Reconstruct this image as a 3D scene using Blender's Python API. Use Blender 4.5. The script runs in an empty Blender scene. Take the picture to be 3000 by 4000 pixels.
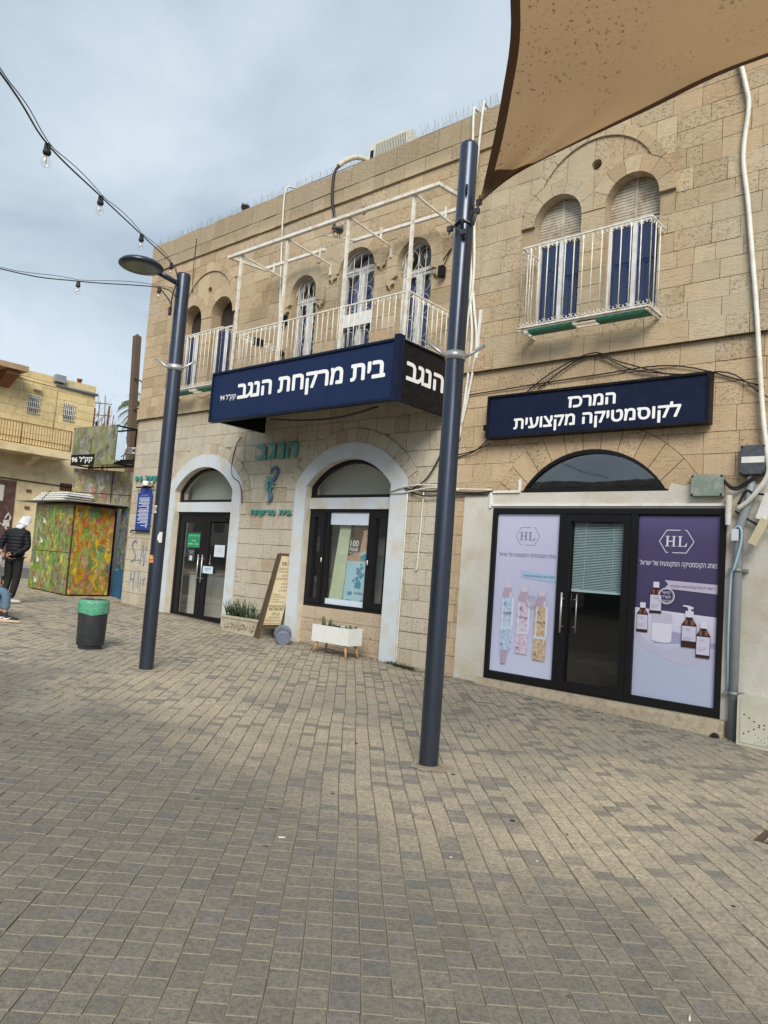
import bpy, math, random
from mathutils import Vector, Matrix
from mathutils.geometry import delaunay_2d_cdt
S = bpy.context.scene
R = math.radians
random.seed(7)

# ---------------------------------------------------------------- camera, sky, sun, exposure
YAW, PIT, ROL = R(-40.9), R(4.45), R(4.17)
FPX = 2880.0
CAM = Vector((0.0, -9.0, 1.67))
_f = Vector((math.sin(YAW) * math.cos(PIT), math.cos(YAW) * math.cos(PIT), math.sin(PIT)))
_r0 = Vector((math.cos(YAW), -math.sin(YAW), 0.0))
_u0 = _r0.cross(_f)
_r = _r0 * math.cos(ROL) + _u0 * math.sin(ROL)
_u = -_r0 * math.sin(ROL) + _u0 * math.cos(ROL)
cd = bpy.data.cameras.new('camera')
cd.sensor_fit = 'VERTICAL'; cd.sensor_height = 36.0; cd.sensor_width = 27.0
cd.lens = 36.0 * FPX / 4000.0
cd.clip_start = 0.05; cd.clip_end = 3000
cam = bpy.data.objects.new('camera', cd)
m = Matrix.Identity(4)
for i in range(3):
    m[i][0] = _r[i]; m[i][1] = _u[i]; m[i][2] = -_f[i]; m[i][3] = CAM[i]
cam.matrix_world = m
S.collection.objects.link(cam); S.camera = cam


def inview(p, mg=0.0):
    d = Vector(p) - CAM
    z = d.dot(_f)
    if z < 0.3: return None
    x = 1500 + FPX * d.dot(_r) / z; y = 2000 - FPX * d.dot(_u) / z
    if -mg < x < 3000 + mg and -mg < y < 4000 + mg: return (x, y, z)
    return None


SUN_EL, SUN_AZ = 37.0, 140.0     # azimuth clockwise from +Y
w = bpy.data.worlds.new('World'); S.world = w; w.use_nodes = True
nt = w.node_tree; nt.nodes.clear()
out = nt.nodes.new('ShaderNodeOutputWorld'); bg = nt.nodes.new('ShaderNodeBackground')
bg.inputs['Strength'].default_value = 0.1
sky = nt.nodes.new('ShaderNodeTexSky'); sky.sky_type = 'NISHITA'; sky.sun_disc = False
sky.sun_elevation = R(SUN_EL); sky.sun_rotation = R(SUN_AZ)
tc = nt.nodes.new('ShaderNodeTexCoord')
sep = nt.nodes.new('ShaderNodeSeparateXYZ'); nt.links.new(tc.outputs['Generated'], sep.inputs[0])
mz = nt.nodes.new('ShaderNodeMath'); mz.operation = 'ADD'; mz.inputs[1].default_value = 0.45
ab = nt.nodes.new('ShaderNodeMath'); ab.operation = 'ABSOLUTE'
nt.links.new(sep.outputs['Z'], ab.inputs[0]); nt.links.new(ab.outputs[0], mz.inputs[0])
dv = nt.nodes.new('ShaderNodeVectorMath'); dv.operation = 'DIVIDE'
cb = nt.nodes.new('ShaderNodeCombineXYZ')
for k in range(3): nt.links.new(mz.outputs[0], cb.inputs[k])
nt.links.new(tc.outputs['Generated'], dv.inputs[0]); nt.links.new(cb.outputs[0], dv.inputs[1])
n1 = nt.nodes.new('ShaderNodeTexNoise'); n1.inputs['Scale'].default_value = 2.1
n1.inputs['Detail'].default_value = 7; n1.inputs['Roughness'].default_value = 0.5; n1.inputs['Distortion'].default_value = 0.5
nt.links.new(dv.outputs[0], n1.inputs['Vector'])
rp = nt.nodes.new('ShaderNodeValToRGB')
rp.color_ramp.elements[0].position = 0.40; rp.color_ramp.elements[0].color = (0.50, 0.61, 0.725, 1)
rp.color_ramp.elements[1].position = 0.64; rp.color_ramp.elements[1].color = (0.79, 0.90, 0.985, 1)
nt.links.new(n1.outputs['Fac'], rp.inputs[0])
sc = nt.nodes.new('ShaderNodeVectorMath'); sc.operation = 'SCALE'; sc.inputs['Scale'].default_value = 7.1
nt.links.new(rp.outputs[0], sc.inputs[0])
mx = nt.nodes.new('ShaderNodeMix'); mx.data_type = 'RGBA'; mx.inputs['Factor'].default_value = 0.90
nt.links.new(sky.outputs[0], mx.inputs['A']); nt.links.new(sc.outputs[0], mx.inputs['B'])
nt.links.new(mx.outputs['Result'], bg.inputs['Color']); nt.links.new(bg.outputs[0], out.inputs[0])
sd = bpy.data.lights.new('sun', 'SUN'); sd.energy = 3.0; sd.angle = R(30); sd.color = (1.0, 0.93, 0.81)
sun = bpy.data.objects.new('sun', sd); S.collection.objects.link(sun)
_sdir = Vector((math.sin(R(SUN_AZ)) * math.cos(R(SUN_EL)), math.cos(R(SUN_AZ)) * math.cos(R(SUN_EL)), math.sin(R(SUN_EL))))
sun.rotation_euler = _sdir.to_track_quat('Z', 'Y').to_euler()
S.view_settings.view_transform = 'Standard'; S.view_settings.look = 'None'
S.view_settings.exposure = 0.42; S.view_settings.gamma = 1.0; S.view_settings.use_curve_mapping = False

# ---------------------------------------------------------------- helpers
COL = S.collection
WL = {}


def V(*a): return Vector(a)


class MB:
    def __init__(s): s.v = []; s.f = []; s.mi = []; s.sm = []

    def face(s, pts, mi=0, sm=False):
        b = len(s.v); s.v += [tuple(p) for p in pts]
        s.f.append(tuple(range(b, b + len(pts)))); s.mi.append(mi); s.sm.append(sm); return s

    def faces(s, vs, fs, mi=0, sm=False):
        b = len(s.v); s.v += [tuple(p) for p in vs]
        for f in fs: s.f.append(tuple(b + i for i in f)); s.mi.append(mi); s.sm.append(sm)
        return s

    def box(s, x0, x1, y0, y1, z0, z1, mi=0):
        vs = [(x0, y0, z0), (x1, y0, z0), (x1, y1, z0), (x0, y1, z0), (x0, y0, z1), (x1, y0, z1), (x1, y1, z1), (x0, y1, z1)]
        return s.faces(vs, [(0, 3, 2, 1), (4, 5, 6, 7), (0, 1, 5, 4), (1, 2, 6, 5), (2, 3, 7, 6), (3, 0, 4, 7)], mi)

    def obox(s, c, ax, ay, az, mi=0):
        c, ax, ay, az = Vector(c), Vector(ax), Vector(ay), Vector(az)
        vs = [c + ax * i + ay * j + az * k for k in (-1, 1) for i, j in ((-1, -1), (1, -1), (1, 1), (-1, 1))]
        return s.faces(vs, [(0, 3, 2, 1), (4, 5, 6, 7), (0, 1, 5, 4), (1, 2, 6, 5), (2, 3, 7, 6), (3, 0, 4, 7)], mi)

    def beam(s, a, b, w, h=None, up=(0, 0, 1), mi=0):
        a, b = Vector(a), Vector(b); h = h or w
        d = b - a; L = d.length; d = d / L; up = Vector(up)
        if abs(d.dot(up)) > 0.98: up = Vector((0, 1, 0))
        sx = d.cross(up).normalized(); sy = sx.cross(d)
        return s.obox((a + b) / 2, d * L / 2, sx * w / 2, sy * h / 2, mi)

    def tube(s, pts, r, n=8, mi=0, cap=True):
        pts = [Vector(p) for p in pts]; k = len(pts)
        rs = r if isinstance(r, (list, tuple)) else [r] * k
        b = len(s.v); pr = None
        for i, p in enumerate(pts):
            d = (pts[min(i + 1, k - 1)] - pts[max(i - 1, 0)])
            d = d.normalized() if d.length > 1e-9 else Vector((0, 0, 1))
            if pr is None:
                up = Vector((0, 0, 1)) if abs(d.z) < 0.95 else Vector((1, 0, 0))
                pr = d.cross(up).normalized()
            else:
                pr = (pr - d * pr.dot(d)).normalized()
            q = d.cross(pr)
            for j in range(n):
                a = 2 * math.pi * j / n
                s.v.append(tuple(p + (pr * math.cos(a) + q * math.sin(a)) * rs[i]))
        for i in range(k - 1):
            for j in range(n):
                s.f.append((b + i * n + j, b + i * n + (j + 1) % n, b + (i + 1) * n + (j + 1) % n, b + (i + 1) * n + j))
                s.mi.append(mi); s.sm.append(True)
        if cap:
            s.f.append(tuple(b + j for j in reversed(range(n)))); s.mi.append(mi); s.sm.append(False)
            s.f.append(tuple(b + (k - 1) * n + j for j in range(n))); s.mi.append(mi); s.sm.append(False)
        return s

    def lathe(s, prof, c, n=24, mi=0, sm=True, ax=None):
        c = Vector(c); ax = Vector(ax).normalized() if ax else Vector((0, 0, 1))
        t = Vector((1, 0, 0)) if abs(ax.x) < 0.9 else Vector((0, 1, 0))
        px = ax.cross(t).normalized(); py = ax.cross(px)
        b = len(s.v)
        for r_, h in prof:
            for j in range(n):
                a = 2 * math.pi * j / n
                s.v.append(tuple(c + ax * h + (px * math.cos(a) + py * math.sin(a)) * r_))
        for i in range(len(prof) - 1):
            for j in range(n):
                s.f.append((b + i * n + j, b + (i + 1) * n + j, b + (i + 1) * n + (j + 1) % n, b + i * n + (j + 1) % n))
                s.mi.append(mi); s.sm.append(sm)
        return s

    def prism(s, poly, o, ux, uy, d, mi=0):
        o, ux, uy = Vector(o), Vector(ux), Vector(uy); n = ux.cross(uy).normalized()
        a = [o + ux * p[0] + uy * p[1] for p in poly]; bk = [p - n * d for p in a]; k = len(poly)
        ar = sum(poly[i][0] * poly[(i + 1) % k][1] - poly[(i + 1) % k][0] * poly[i][1] for i in range(k))
        if ar < 0: a.reverse(); bk.reverse()
        s.face(a, mi); s.face(list(reversed(bk)), mi)
        for i in range(k):
            j = (i + 1) % k
            s.face([a[j], a[i], bk[i], bk[j]], mi)
        return s

    def build(s, name, mats, parent=None, label=None, kind=None, loc=None):
        me = bpy.data.meshes.new(name)
        o_ = WL.get(parent.name, Vector((0, 0, 0))) if parent else Vector((0, 0, 0))
        lc = Vector(loc) if loc else Vector((0, 0, 0))
        off = o_ + lc if parent else lc
        me.from_pydata([(x - off[0], y - off[1], z - off[2]) for x, y, z in s.v], [], s.f)
        if not isinstance(mats, (list, tuple)): mats = [mats]
        for m_ in mats: me.materials.append(m_)
        me.polygons.foreach_set('material_index', s.mi)
        me.polygons.foreach_set('use_smooth', s.sm)
        me.update()
        return link(name, me, parent, label, kind, lc)


def link(name, me, parent=None, label=None, kind=None, loc=None):
    o = bpy.data.objects.new(name, me); COL.objects.link(o)
    lc = Vector(loc) if loc else Vector((0, 0, 0))
    o.location = lc
    if parent:
        o.parent = parent; WL[o.name] = WL.get(parent.name, Vector((0, 0, 0))) + lc
    else:
        WL[o.name] = lc
    if label: o['label'] = label
    if kind: o['kind'] = kind
    return o


def thing(name, label, cat, loc=(0, 0, 0), group=None):
    o = bpy.data.objects.new(name, None); COL.objects.link(o); o.empty_display_size = 0.1
    o.location = loc; WL[o.name] = Vector(loc)
    o['label'] = label; o['category'] = cat
    if group: o['group'] = group
    return o


def tag(o, label, cat, group=None, kind=None):
    o['label'] = label; o['category'] = cat
    if group: o['group'] = group
    if kind: o['kind'] = kind
    return o


def copy_tree(o, parent=None):
    c = o.copy(); COL.objects.link(c)
    if parent: c.parent = parent
    for ch in list(o.children): copy_tree(ch, c)
    return c


def gz(x): return -0.0309 * x      # the square falls gently to the right


# ---- 2-D regions in the wall plane
def arch(cx, hf, z0, sp, ap, n=16):
    h = ap - sp; pts = [(cx - hf, z0), (cx + hf, z0)]
    if h <= hf + 1e-6:
        rr = (hf * hf + h * h) / (2 * h); cz = ap - rr; a0 = math.asin(min(1, hf / rr))
        for i in range(n + 1):
            a = a0 - 2 * a0 * i / n; pts.append((cx + rr * math.sin(a), cz + rr * math.cos(a)))
    else:
        rr = (hf * hf + h * h) / (2 * hf); k = n // 2; am = math.asin(h / rr)
        for i in range(k + 1):
            a = am * i / k; pts.append((cx + hf - rr + rr * math.cos(a), sp + rr * math.sin(a)))
        for i in range(1, k + 1):
            a = am * (1 - i / k); pts.append((cx - hf + rr - rr * math.cos(a), sp + rr * math.sin(a)))
    return pts


def rect(x0, x1, z0, z1): return [(x0, z0), (x1, z0), (x1, z1), (x0, z1)]


def circ(cx, cz, r, n=20): return [(cx + r * math.cos(2 * math.pi * i / n), cz + r * math.sin(2 * math.pi * i / n)) for i in range(n)]


def bbox(p):
    xs = [q[0] for q in p]; zs = [q[1] for q in p]; return min(xs), max(xs), min(zs), max(zs)


def region(ins, outs):
    """triangles inside every polygon of ins and outside every one of outs"""
    vs, fs = [], []
    for p in list(ins) + list(outs):
        b = len(vs); q = []
        for pt in p:
            if q and abs(pt[0] - q[-1][0]) < 1e-5 and abs(pt[1] - q[-1][1]) < 1e-5: continue
            q.append(pt)
        if abs(q[0][0] - q[-1][0]) < 1e-5 and abs(q[0][1] - q[-1][1]) < 1e-5: q.pop()
        ar = sum(q[i][0] * q[(i + 1) % len(q)][1] - q[(i + 1) % len(q)][0] * q[i][1] for i in range(len(q)))
        if ar < 0: q.reverse()
        vs += [Vector(t) for t in q]; fs.append(list(range(b, b + len(q))))
    k = len(ins)
    r = delaunay_2d_cdt(vs, [], fs, 0, 1e-5, True)
    T = []
    for f, of in zip(r[2], r[5]):
        so = set(of)
        if all(i in so for i in range(k)) and not any(i >= k for i in so): T.append(tuple(f))
    return [(p[0], p[1]) for p in r[0]], T


def area(vs, T):
    a = 0
    for t in T:
        p = [vs[i] for i in t]
        for i in range(len(p)):
            q = p[(i + 1) % len(p)]; a += p[i][0] * q[1] - q[0] * p[i][1]
    return abs(a) / 2


def ext(mb, vs, T, yf, yb, mi=0, back=False, walls=True):
    """extrude a region of the facade plane from depth yf (front) to yb"""
    used = sorted({i for t in T for i in t}); ix = {u: i for i, u in enumerate(used)}
    b = len(mb.v); n = len(used)
    mb.v += [(vs[u][0], yf, vs[u][1]) for u in used] + [(vs[u][0], yb, vs[u][1]) for u in used]
    ed = {}
    for t in T:
        p = [vs[i] for i in t]; k = len(t)
        ar = sum(p[i][0] * p[(i + 1) % k][1] - p[(i + 1) % k][0] * p[i][1] for i in range(k))
        t = t if ar > 0 else tuple(reversed(t))
        mb.f.append(tuple(b + ix[i] for i in t)); mb.mi.append(mi); mb.sm.append(False)
        if back: mb.f.append(tuple(b + n + ix[i] for i in reversed(t))); mb.mi.append(mi); mb.sm.append(False)
        for i in range(k):
            e = (t[i], t[(i + 1) % k])
            if (e[1], e[0]) in ed: del ed[(e[1], e[0])]
            else: ed[e] = 1
    for a, c in (ed if walls else ()):
        mb.f.append((b + ix[c], b + ix[a], b + n + ix[a], b + n + ix[c])); mb.mi.append(mi); mb.sm.append(False)
    return mb


def slab(ins, outs, yf, yb, mi=0, mb=None, back=True, walls=True):
    mb = mb or MB(); vs, T = region(ins, outs); return ext(mb, vs, T, yf, yb, mi, back, walls)


def sheet(poly, y, mb=None, mi=0):
    mb = mb or MB(); k = len(poly)
    ar = sum(poly[i][0] * poly[(i + 1) % k][1] - poly[(i + 1) % k][0] * poly[i][1] for i in range(k))
    p = poly if ar > 0 else list(reversed(poly))
    return mb.face([(x, y, z) for x, z in p], mi)


def reveal(poly, yf, yb, mb=None, mi=0, skip_base=True):
    """inside faces of an opening"""
    mb = mb or MB(); k = len(poly)
    for i in range(k):
        if skip_base and i == 0: continue
        a, c = poly[i], poly[(i + 1) % k]
        mb.face([(a[0], yf, a[1]), (c[0], yf, c[1]), (c[0], yb, c[1]), (a[0], yb, a[1])], mi, 1 < i < k - 2)
    return mb


TXC = {}


def textmesh(s, bold=0.0, heb=True, spacing=1.0):
    """filled outline of a string; overlapping contours are merged, bold thickens the strokes"""
    key = (s, round(bold, 4), heb)
    if key in TXC: return TXC[key]
    c = bpy.data.curves.new('text', 'FONT')
    c.body = s[::-1] if heb else s
    c.size = 1; c.resolution_u = 3; c.fill_mode = 'NONE'
    o = bpy.data.objects.new('text', c); COL.objects.link(o)
    dg = bpy.context.evaluated_depsgraph_get(); dg.update()
    me = bpy.data.meshes.new_from_object(o.evaluated_get(dg))
    co = [(v.co.x, v.co.y) for v in me.vertices]; nx = {}
    for e in me.edges:
        nx.setdefault(e.vertices[0], []).append(e.vertices[1]); nx.setdefault(e.vertices[1], []).append(e.vertices[0])
    bpy.data.objects.remove(o); bpy.data.curves.remove(c); bpy.data.meshes.remove(me)
    loops, seen = [], set()
    for st in sorted(nx):
        if st in seen: continue
        lp = [st]; seen.add(st); cur = st
        nb = sorted(nx[st]); cur = st + 1 if st + 1 in nx[st] else nb[0]
        while cur not in seen:
            lp.append(cur); seen.add(cur)
            q = [k for k in nx[cur] if k not in seen]
            if not q: break
            cur = q[0]
        if len(lp) > 2: loops.append([co[i] for i in lp])
    ar = lambda q: sum(q[i][0] * q[(i + 1) % len(q)][1] - q[(i + 1) % len(q)][0] * q[i][1] for i in range(len(q)))
    if not loops: return [], []
    A = [ar(l) for l in loops]
    iv = sorted(range(len(loops)), key=lambda i: min(q[0] for q in loops[i])); SG = [1] * len(loops); grp = []; xe = -9
    def close():
        if grp:
            s_ = 1 if A[max(grp, key=lambda i: abs(A[i]))] > 0 else -1
            for i in grp: SG[i] = s_
    for i in iv:      # letters of different fonts wind their outlines differently: judge letter by letter
        x0_, x1_ = min(q[0] for q in loops[i]), max(q[0] for q in loops[i])
        if x0_ > xe: close(); grp = []
        grp.append(i); xe = max(xe, x1_)
    close()
    e = bold; sh = [(0, 0)] if bold < .004 else [(-e, 0), (e, 0), (0, -e), (0, e), (-e * .7, e * .7), (e * .7, -e * .7), (e * .7, e * .7), (-e * .7, -e * .7)]
    vs, fs, own = [], [], []
    for ci, (dx, dy) in enumerate(sh):
        for l, a_, sg in zip(loops, A, SG):
            q = [(x + dx, y + dy) for x, y in l]
            if a_ < 0: q.reverse()
            fs.append(list(range(len(vs), len(vs) + len(q)))); vs += [Vector(t) for t in q]; own.append((ci, 1 if a_ * sg > 0 else -1))
    r = delaunay_2d_cdt(vs, [], fs, 0, 1e-5, True)
    F = []
    for f, of in zip(r[2], r[5]):
        wn = {}
        for i in set(of): wn[own[i][0]] = wn.get(own[i][0], 0) + own[i][1]
        if any(v > 0 for v in wn.values()):
            p = [r[0][i] for i in f]; F.append(tuple(f) if ar([(q.x, q.y) for q in p]) > 0 else tuple(reversed(f)))
    TXC[key] = ([(v.x, v.y, 0) for v in r[0]], F)
    return TXC[key]


def text(mb, s, o, ux, uy, w_, h, bold=0.0, heb=True, mi=0, depth=0.0, spacing=1.0, slant=0.0):
    """write s into the w_ x h box at o (axes ux, uy); w_ None keeps the font's proportions"""
    vs, fs = textmesh(s, bold if h > .05 else 0.0, heb, spacing)
    if not vs: return mb
    x0 = min(v[0] for v in vs); x1 = max(v[0] for v in vs); y0 = min(v[1] for v in vs); y1 = max(v[1] for v in vs)
    o, ux, uy = Vector(o), Vector(ux), Vector(uy); n = ux.cross(uy).normalized()
    ky = h / (y1 - y0); kx = w_ / (x1 - x0) if w_ else ky
    P = []
    for v in vs:
        a = (v[0] - x0) * kx + slant * (v[1] - y0) * ky; P.append(o + ux * a + uy * ((v[1] - y0) * ky))
    if depth <= 0: mb.faces(P, fs, mi)
    else: text3(mb, P, fs, n, depth, mi)
    return mb


def text3(mb, P, fs, n, depth, mi):
    if 1:
        k = len(P); Q = [p + n * depth for p in P]
        ed = {}
        for f in fs:
            for i in range(len(f)):
                e = (f[i], f[(i + 1) % len(f)])
                if (e[1], e[0]) in ed: del ed[(e[1], e[0])]
                else: ed[e] = 1
        mb.faces(P + Q, [tuple(k + i for i in f) for f in fs] + [(a, c, k + c, k + a) for a, c in ed], mi)
    return mb


def words(s, parent, o, ux, uy, w_, h, bold, m_, heb=True, name='word'):
    """like text, but every word becomes a piece of its own"""
    mb = MB(); text(mb, s, o, ux, uy, w_, h, bold, heb)
    ux3, o3 = Vector(ux), Vector(o); X = [(Vector(v) - o3).dot(ux3) for v in mb.v]
    it = sorted((min(X[i] for i in f), max(X[i] for i in f), k) for k, f in enumerate(mb.f)); cl = []; xe = -9
    for a, b, k in it:
        if a - xe > .20 * h or not cl: cl.append([])
        cl[-1].append(k); xe = max(xe, b)
    for c in cl:
        q = MB()
        for k in c: q.face([mb.v[i] for i in mb.f[k]])
        q.build(name, m_, parent)


# ---------------------------------------------------------------- materials
def nodes(name):
    m_ = bpy.data.materials.new(name); m_.use_nodes = True
    t = m_.node_tree; return m_, t, t.nodes['Principled BSDF']


def N(t, typ, **kw):
    n = t.nodes.new(typ)
    for k, v in kw.items():
        if k in n.inputs: n.inputs[k].default_value = v
        else: setattr(n, k, v)
    return n


def L(t, a, b): t.links.new(a, b)


def noise(t, scale, detail=4, rough=0.55, dist=0.0, vec=None):
    n = N(t, 'ShaderNodeTexNoise', Scale=scale, Detail=detail, Roughness=rough, Distortion=dist)
    if vec is None:
        g = N(t, 'ShaderNodeNewGeometry'); vec = g.outputs['Position']
    L(t, vec, n.inputs['Vector']); return n.outputs['Fac']


def ramp(t, fac, stops, interp='LINEAR'):
    r_ = N(t, 'ShaderNodeValToRGB'); cr = r_.color_ramp; cr.interpolation = interp
    while len(cr.elements) < len(stops): cr.elements.new(0.5)
    for e, (p, c) in zip(cr.elements, stops):
        e.position = p; e.color = (c[0], c[1], c[2], 1) if not isinstance(c, (int, float)) else (c, c, c, 1)
    L(t, fac, r_.inputs[0]); return r_.outputs[0]


def mixc(t, fac, a, b, mode='MIX'):
    mx_ = N(t, 'ShaderNodeMix', data_type='RGBA', blend_type=mode)
    for v, k in ((fac, 0), (a, 6), (b, 7)):
        if isinstance(v, (int, float)): mx_.inputs[k].default_value = v
        elif isinstance(v, tuple): mx_.inputs[k].default_value = (v[0], v[1], v[2], 1)
        else: L(t, v, mx_.inputs[k])
    return mx_.outputs[2]


def mth(t, op, a, b=None, clamp=False):
    n = N(t, 'ShaderNodeMath', operation=op, use_clamp=clamp)
    for v, k in ((a, 0), (b, 1)):
        if v is None: continue
        if isinstance(v, (int, float)): n.inputs[k].default_value = v
        else: L(t, v, n.inputs[k])
    return n.outputs[0]


def bump(t, p, h, strength=0.3, dist=0.01):
    b = N(t, 'ShaderNodeBump', Strength=strength, Distance=dist); L(t, h, b.inputs['Height']); L(t, b.outputs[0], p.inputs['Normal'])


def mat(name, col, rough=0.6, metal=0.0, var=0.12, scale=6.0, bmp=0.0, bscale=80.0, dirt=None, dscale=3.0, damt=0.5, spec=0.5):
    m_, t, p = nodes(name)
    p.inputs['Roughness'].default_value = rough; p.inputs['Metallic'].default_value = metal
    p.inputs['Specular IOR Level'].default_value = spec
    f = noise(t, scale, 5)
    c = mixc(t, f, tuple(x * (1 - var) for x in col), tuple(min(1, x * (1 + var)) for x in col))
    if dirt:
        d = ramp(t, noise(t, dscale, 8, 0.65), [(0.45, 0.0), (0.7, damt)])
        c = mixc(t, d, c, dirt)
    L(t, c, p.inputs['Base Color'])
    if bmp: bump(t, p, noise(t, bscale, 4), bmp, 0.01)
    return m_


def stone_mat(name, zone):
    m_, t, p = nodes(name)
    g = N(t, 'ShaderNodeNewGeometry'); oi = N(t, 'ShaderNodeObjectInfo')
    pos = g.outputs['Position']
    rnd = mth(t, 'FRACT', mth(t, 'ADD', g.outputs['Random Per Island'], mth(t, 'MULTIPLY', oi.outputs['Random'], 7.31)))
    rnd2 = mth(t, 'FRACT', mth(t, 'MULTIPLY', rnd, 17.7)); rnd3 = mth(t, 'FRACT', mth(t, 'MULTIPLY', rnd, 91.3))
    sp = N(t, 'ShaderNodeSeparateXYZ'); L(t, pos, sp.inputs[0])
    tone = ramp(t, rnd, zone['tones'])
    if 'low' in zone:
        wob = mth(t, 'MULTIPLY', mth(t, 'SUBTRACT', noise(t, 1.3, 5, 0.6), 0.5), 0.9)
        zz = mth(t, 'ADD', sp.outputs['Z'], wob)
        lowf = ramp(t, mth(t, 'MULTIPLY', zz, 0.1), [(0.44, 1.0), (0.475, 0.0)])
        leftf = ramp(t, mth(t, 'ADD', mth(t, 'MULTIPLY', mth(t, 'ADD', sp.outputs['X'], wob), 0.05), 1.0), [(0.665, 1.0), (0.685, 0.0)])
        lowt = mixc(t, leftf, ramp(t, rnd, zone['low_right']), ramp(t, rnd, zone['low']))
        gre = ramp(t, mth(t, 'ADD', noise(t, .35, 4, .55), mth(t, 'MULTIPLY', sp.outputs['X'], .012)), [(.42, 0.0), (.52, .75)])
        tone = mixc(t, gre, tone, mixc(t, rnd2, (0.44, 0.385, 0.295), (0.49, 0.435, 0.34)))
        tone = mixc(t, lowf, tone, lowt)
        top = ramp(t, mth(t, 'MULTIPLY', sp.outputs['Z'], 0.1), [(0.815, 0.0), (0.835, 0.75)])
        tone = mixc(t, top, tone, ramp(t, rnd2, [(0, (0.27, 0.225, 0.16)), (1, (0.35, 0.295, 0.215))]))
    # grain, sedimentary streaks, soft weather stains
    st = N(t, 'ShaderNodeMapping'); st.inputs['Scale'].default_value = (2.2, 2.2, 16); L(t, pos, st.inputs['Vector'])
    f1 = noise(t, 3.5, 8, 0.62, 0.4, st.outputs[0]); f2 = noise(t, 42, 6, 0.7); f3 = noise(t, 2.0, 7, 0.6, 0.6)
    c = mixc(t, ramp(t, f1, [(0.3, 0.0), (0.7, 0.55)]), tone, mixc(t, 0.5, tone, (0.54, 0.46, 0.33)))
    c = mixc(t, ramp(t, f2, [(0.35, 0.35), (0.62, 0.0)]), c, mixc(t, 0.55, c, (0.16, 0.12, 0.075)))
    c = mixc(t, ramp(t, f3, [(0.52, 0.0), (0.74, 0.42)]), c, mixc(t, 0.65, c, (0.27, 0.165, 0.085)))
    c = mixc(t, ramp(t, noise(t, 0.75, 8, 0.66, 1.0), [(0.56, 0.0), (0.72, 0.4)]), c, mixc(t, 0.6, c, (0.16, 0.125, 0.085)))
    # rain streaks running down
    ms = N(t, 'ShaderNodeMapping'); ms.inputs['Scale'].default_value = (7, 7, 0.35); L(t, pos, ms.inputs['Vector'])
    c = mixc(t, ramp(t, noise(t, 1.0, 6, 0.6, 0, ms.outputs[0]), [(0.55, 0.0), (0.75, 0.38)]), c, mixc(t, 0.5, c, (0.13, 0.10, 0.07)))
    ml = N(t, 'ShaderNodeMapping'); ml.inputs['Scale'].default_value = (9, 9, 34); L(t, pos, ml.inputs['Vector'])
    pl_ = ramp(t, noise(t, 1.0, 5, 0.62, 0.3, ml.outputs[0]), [(0.55, 0.0), (0.66, 1.0)])
    pl_ = mth(t, 'MULTIPLY', pl_, ramp(t, rnd2, [(0.35, 0.15), (0.6, 1.0)]))
    c = mixc(t, mth(t, 'MULTIPLY', pl_, 0.26), c, mixc(t, 0.6, c, (0.13, 0.09, 0.055)))
    # pits on some stones only
    vo = N(t, 'ShaderNodeTexNoise', Scale=34.0, Detail=5.0, Roughness=0.65); L(t, pos, vo.inputs['Vector'])
    pm = ramp(t, rnd3, [(0.5, 0.0), (0.72, 1.0)])
    pit = mth(t, 'MULTIPLY', ramp(t, vo.outputs['Fac'], [(0.56, 0.0), (0.68, 1.0)]), pm)
    c = mixc(t, mth(t, 'MULTIPLY', pit, 0.4), c, mixc(t, 0.75, c, (0.12, 0.08, 0.045)))
    L(t, c, p.inputs['Base Color'])
    p.inputs['Roughness'].default_value = 0.93; p.inputs['Specular IOR Level'].default_value = 0.15
    h = mth(t, 'ADD', mth(t, 'MULTIPLY', f2, 0.4), mth(t, 'MULTIPLY', f1, 0.7))
    h = mth(t, 'SUBTRACT', mth(t, 'SUBTRACT', h, mth(t, 'MULTIPLY', pl_, 0.3)), mth(t, 'MULTIPLY', pit, 0.9))
    bump(t, p, h, 0.75, 0.014)
    return m_


STONE = stone_mat('limestone', dict(
    tones=[(0.0, (0.36, 0.275, 0.175)), (0.15, (0.47, 0.37, 0.245)), (0.35, (0.45, 0.315, 0.20)), (0.5, (0.54, 0.44, 0.305)), (0.7, (0.43, 0.345, 0.235)), (0.85, (0.52, 0.41, 0.27)), (1.0, (0.37, 0.275, 0.18))],
    low=[(0.0, (0.49, 0.455, 0.375)), (0.4, (0.53, 0.50, 0.425)), (0.8, (0.50, 0.465, 0.385)), (1.0, (0.43, 0.37, 0.28))],
    low_right=[(0.0, (0.48, 0.365, 0.24)), (0.5, (0.53, 0.40, 0.27)), (1.0, (0.43, 0.31, 0.195))]))
MORTAR = mat('mortar', (0.36, 0.285, 0.185), 0.95, 0, 0.25, 5, 0.5, 60, (0.17, 0.11, 0.06), 2.0, 0.7)
PLASTER = mat('white_plaster', (0.52, 0.58, 0.65), 0.8, 0, 0.05, 3, 0.35, 30, (0.50, 0.43, 0.31), 2.6, 0.75)
LIMEWASH = mat('limewash_plaster', (0.54, 0.53, 0.495), 0.85, 0, 0.07, 2, 0.5, 22, (0.44, 0.37, 0.26), 1.7, 0.8)
REVEAL = mat('reveal_plaster', (0.60, 0.54, 0.44), 0.85, 0, 0.1, 4, 0.3, 30, (0.42, 0.33, 0.22), 3, 0.7)
BLACK = mat('black_aluminium', (0.009, 0.009, 0.011), 0.45, 0, 0.2, 4, spec=.25)
WHITEM = mat('white_painted_steel', (0.70, 0.70, 0.66), 0.5, 0, 0.05, 8, 0, 80, (0.42, 0.28, 0.15), 9, 0.7)
WHITEF = mat('white_window_frame', (0.66, 0.69, 0.72), 0.5, 0, 0.04, 6, 0, 80, (0.40, 0.38, 0.34), 7, 0.5)
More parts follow.
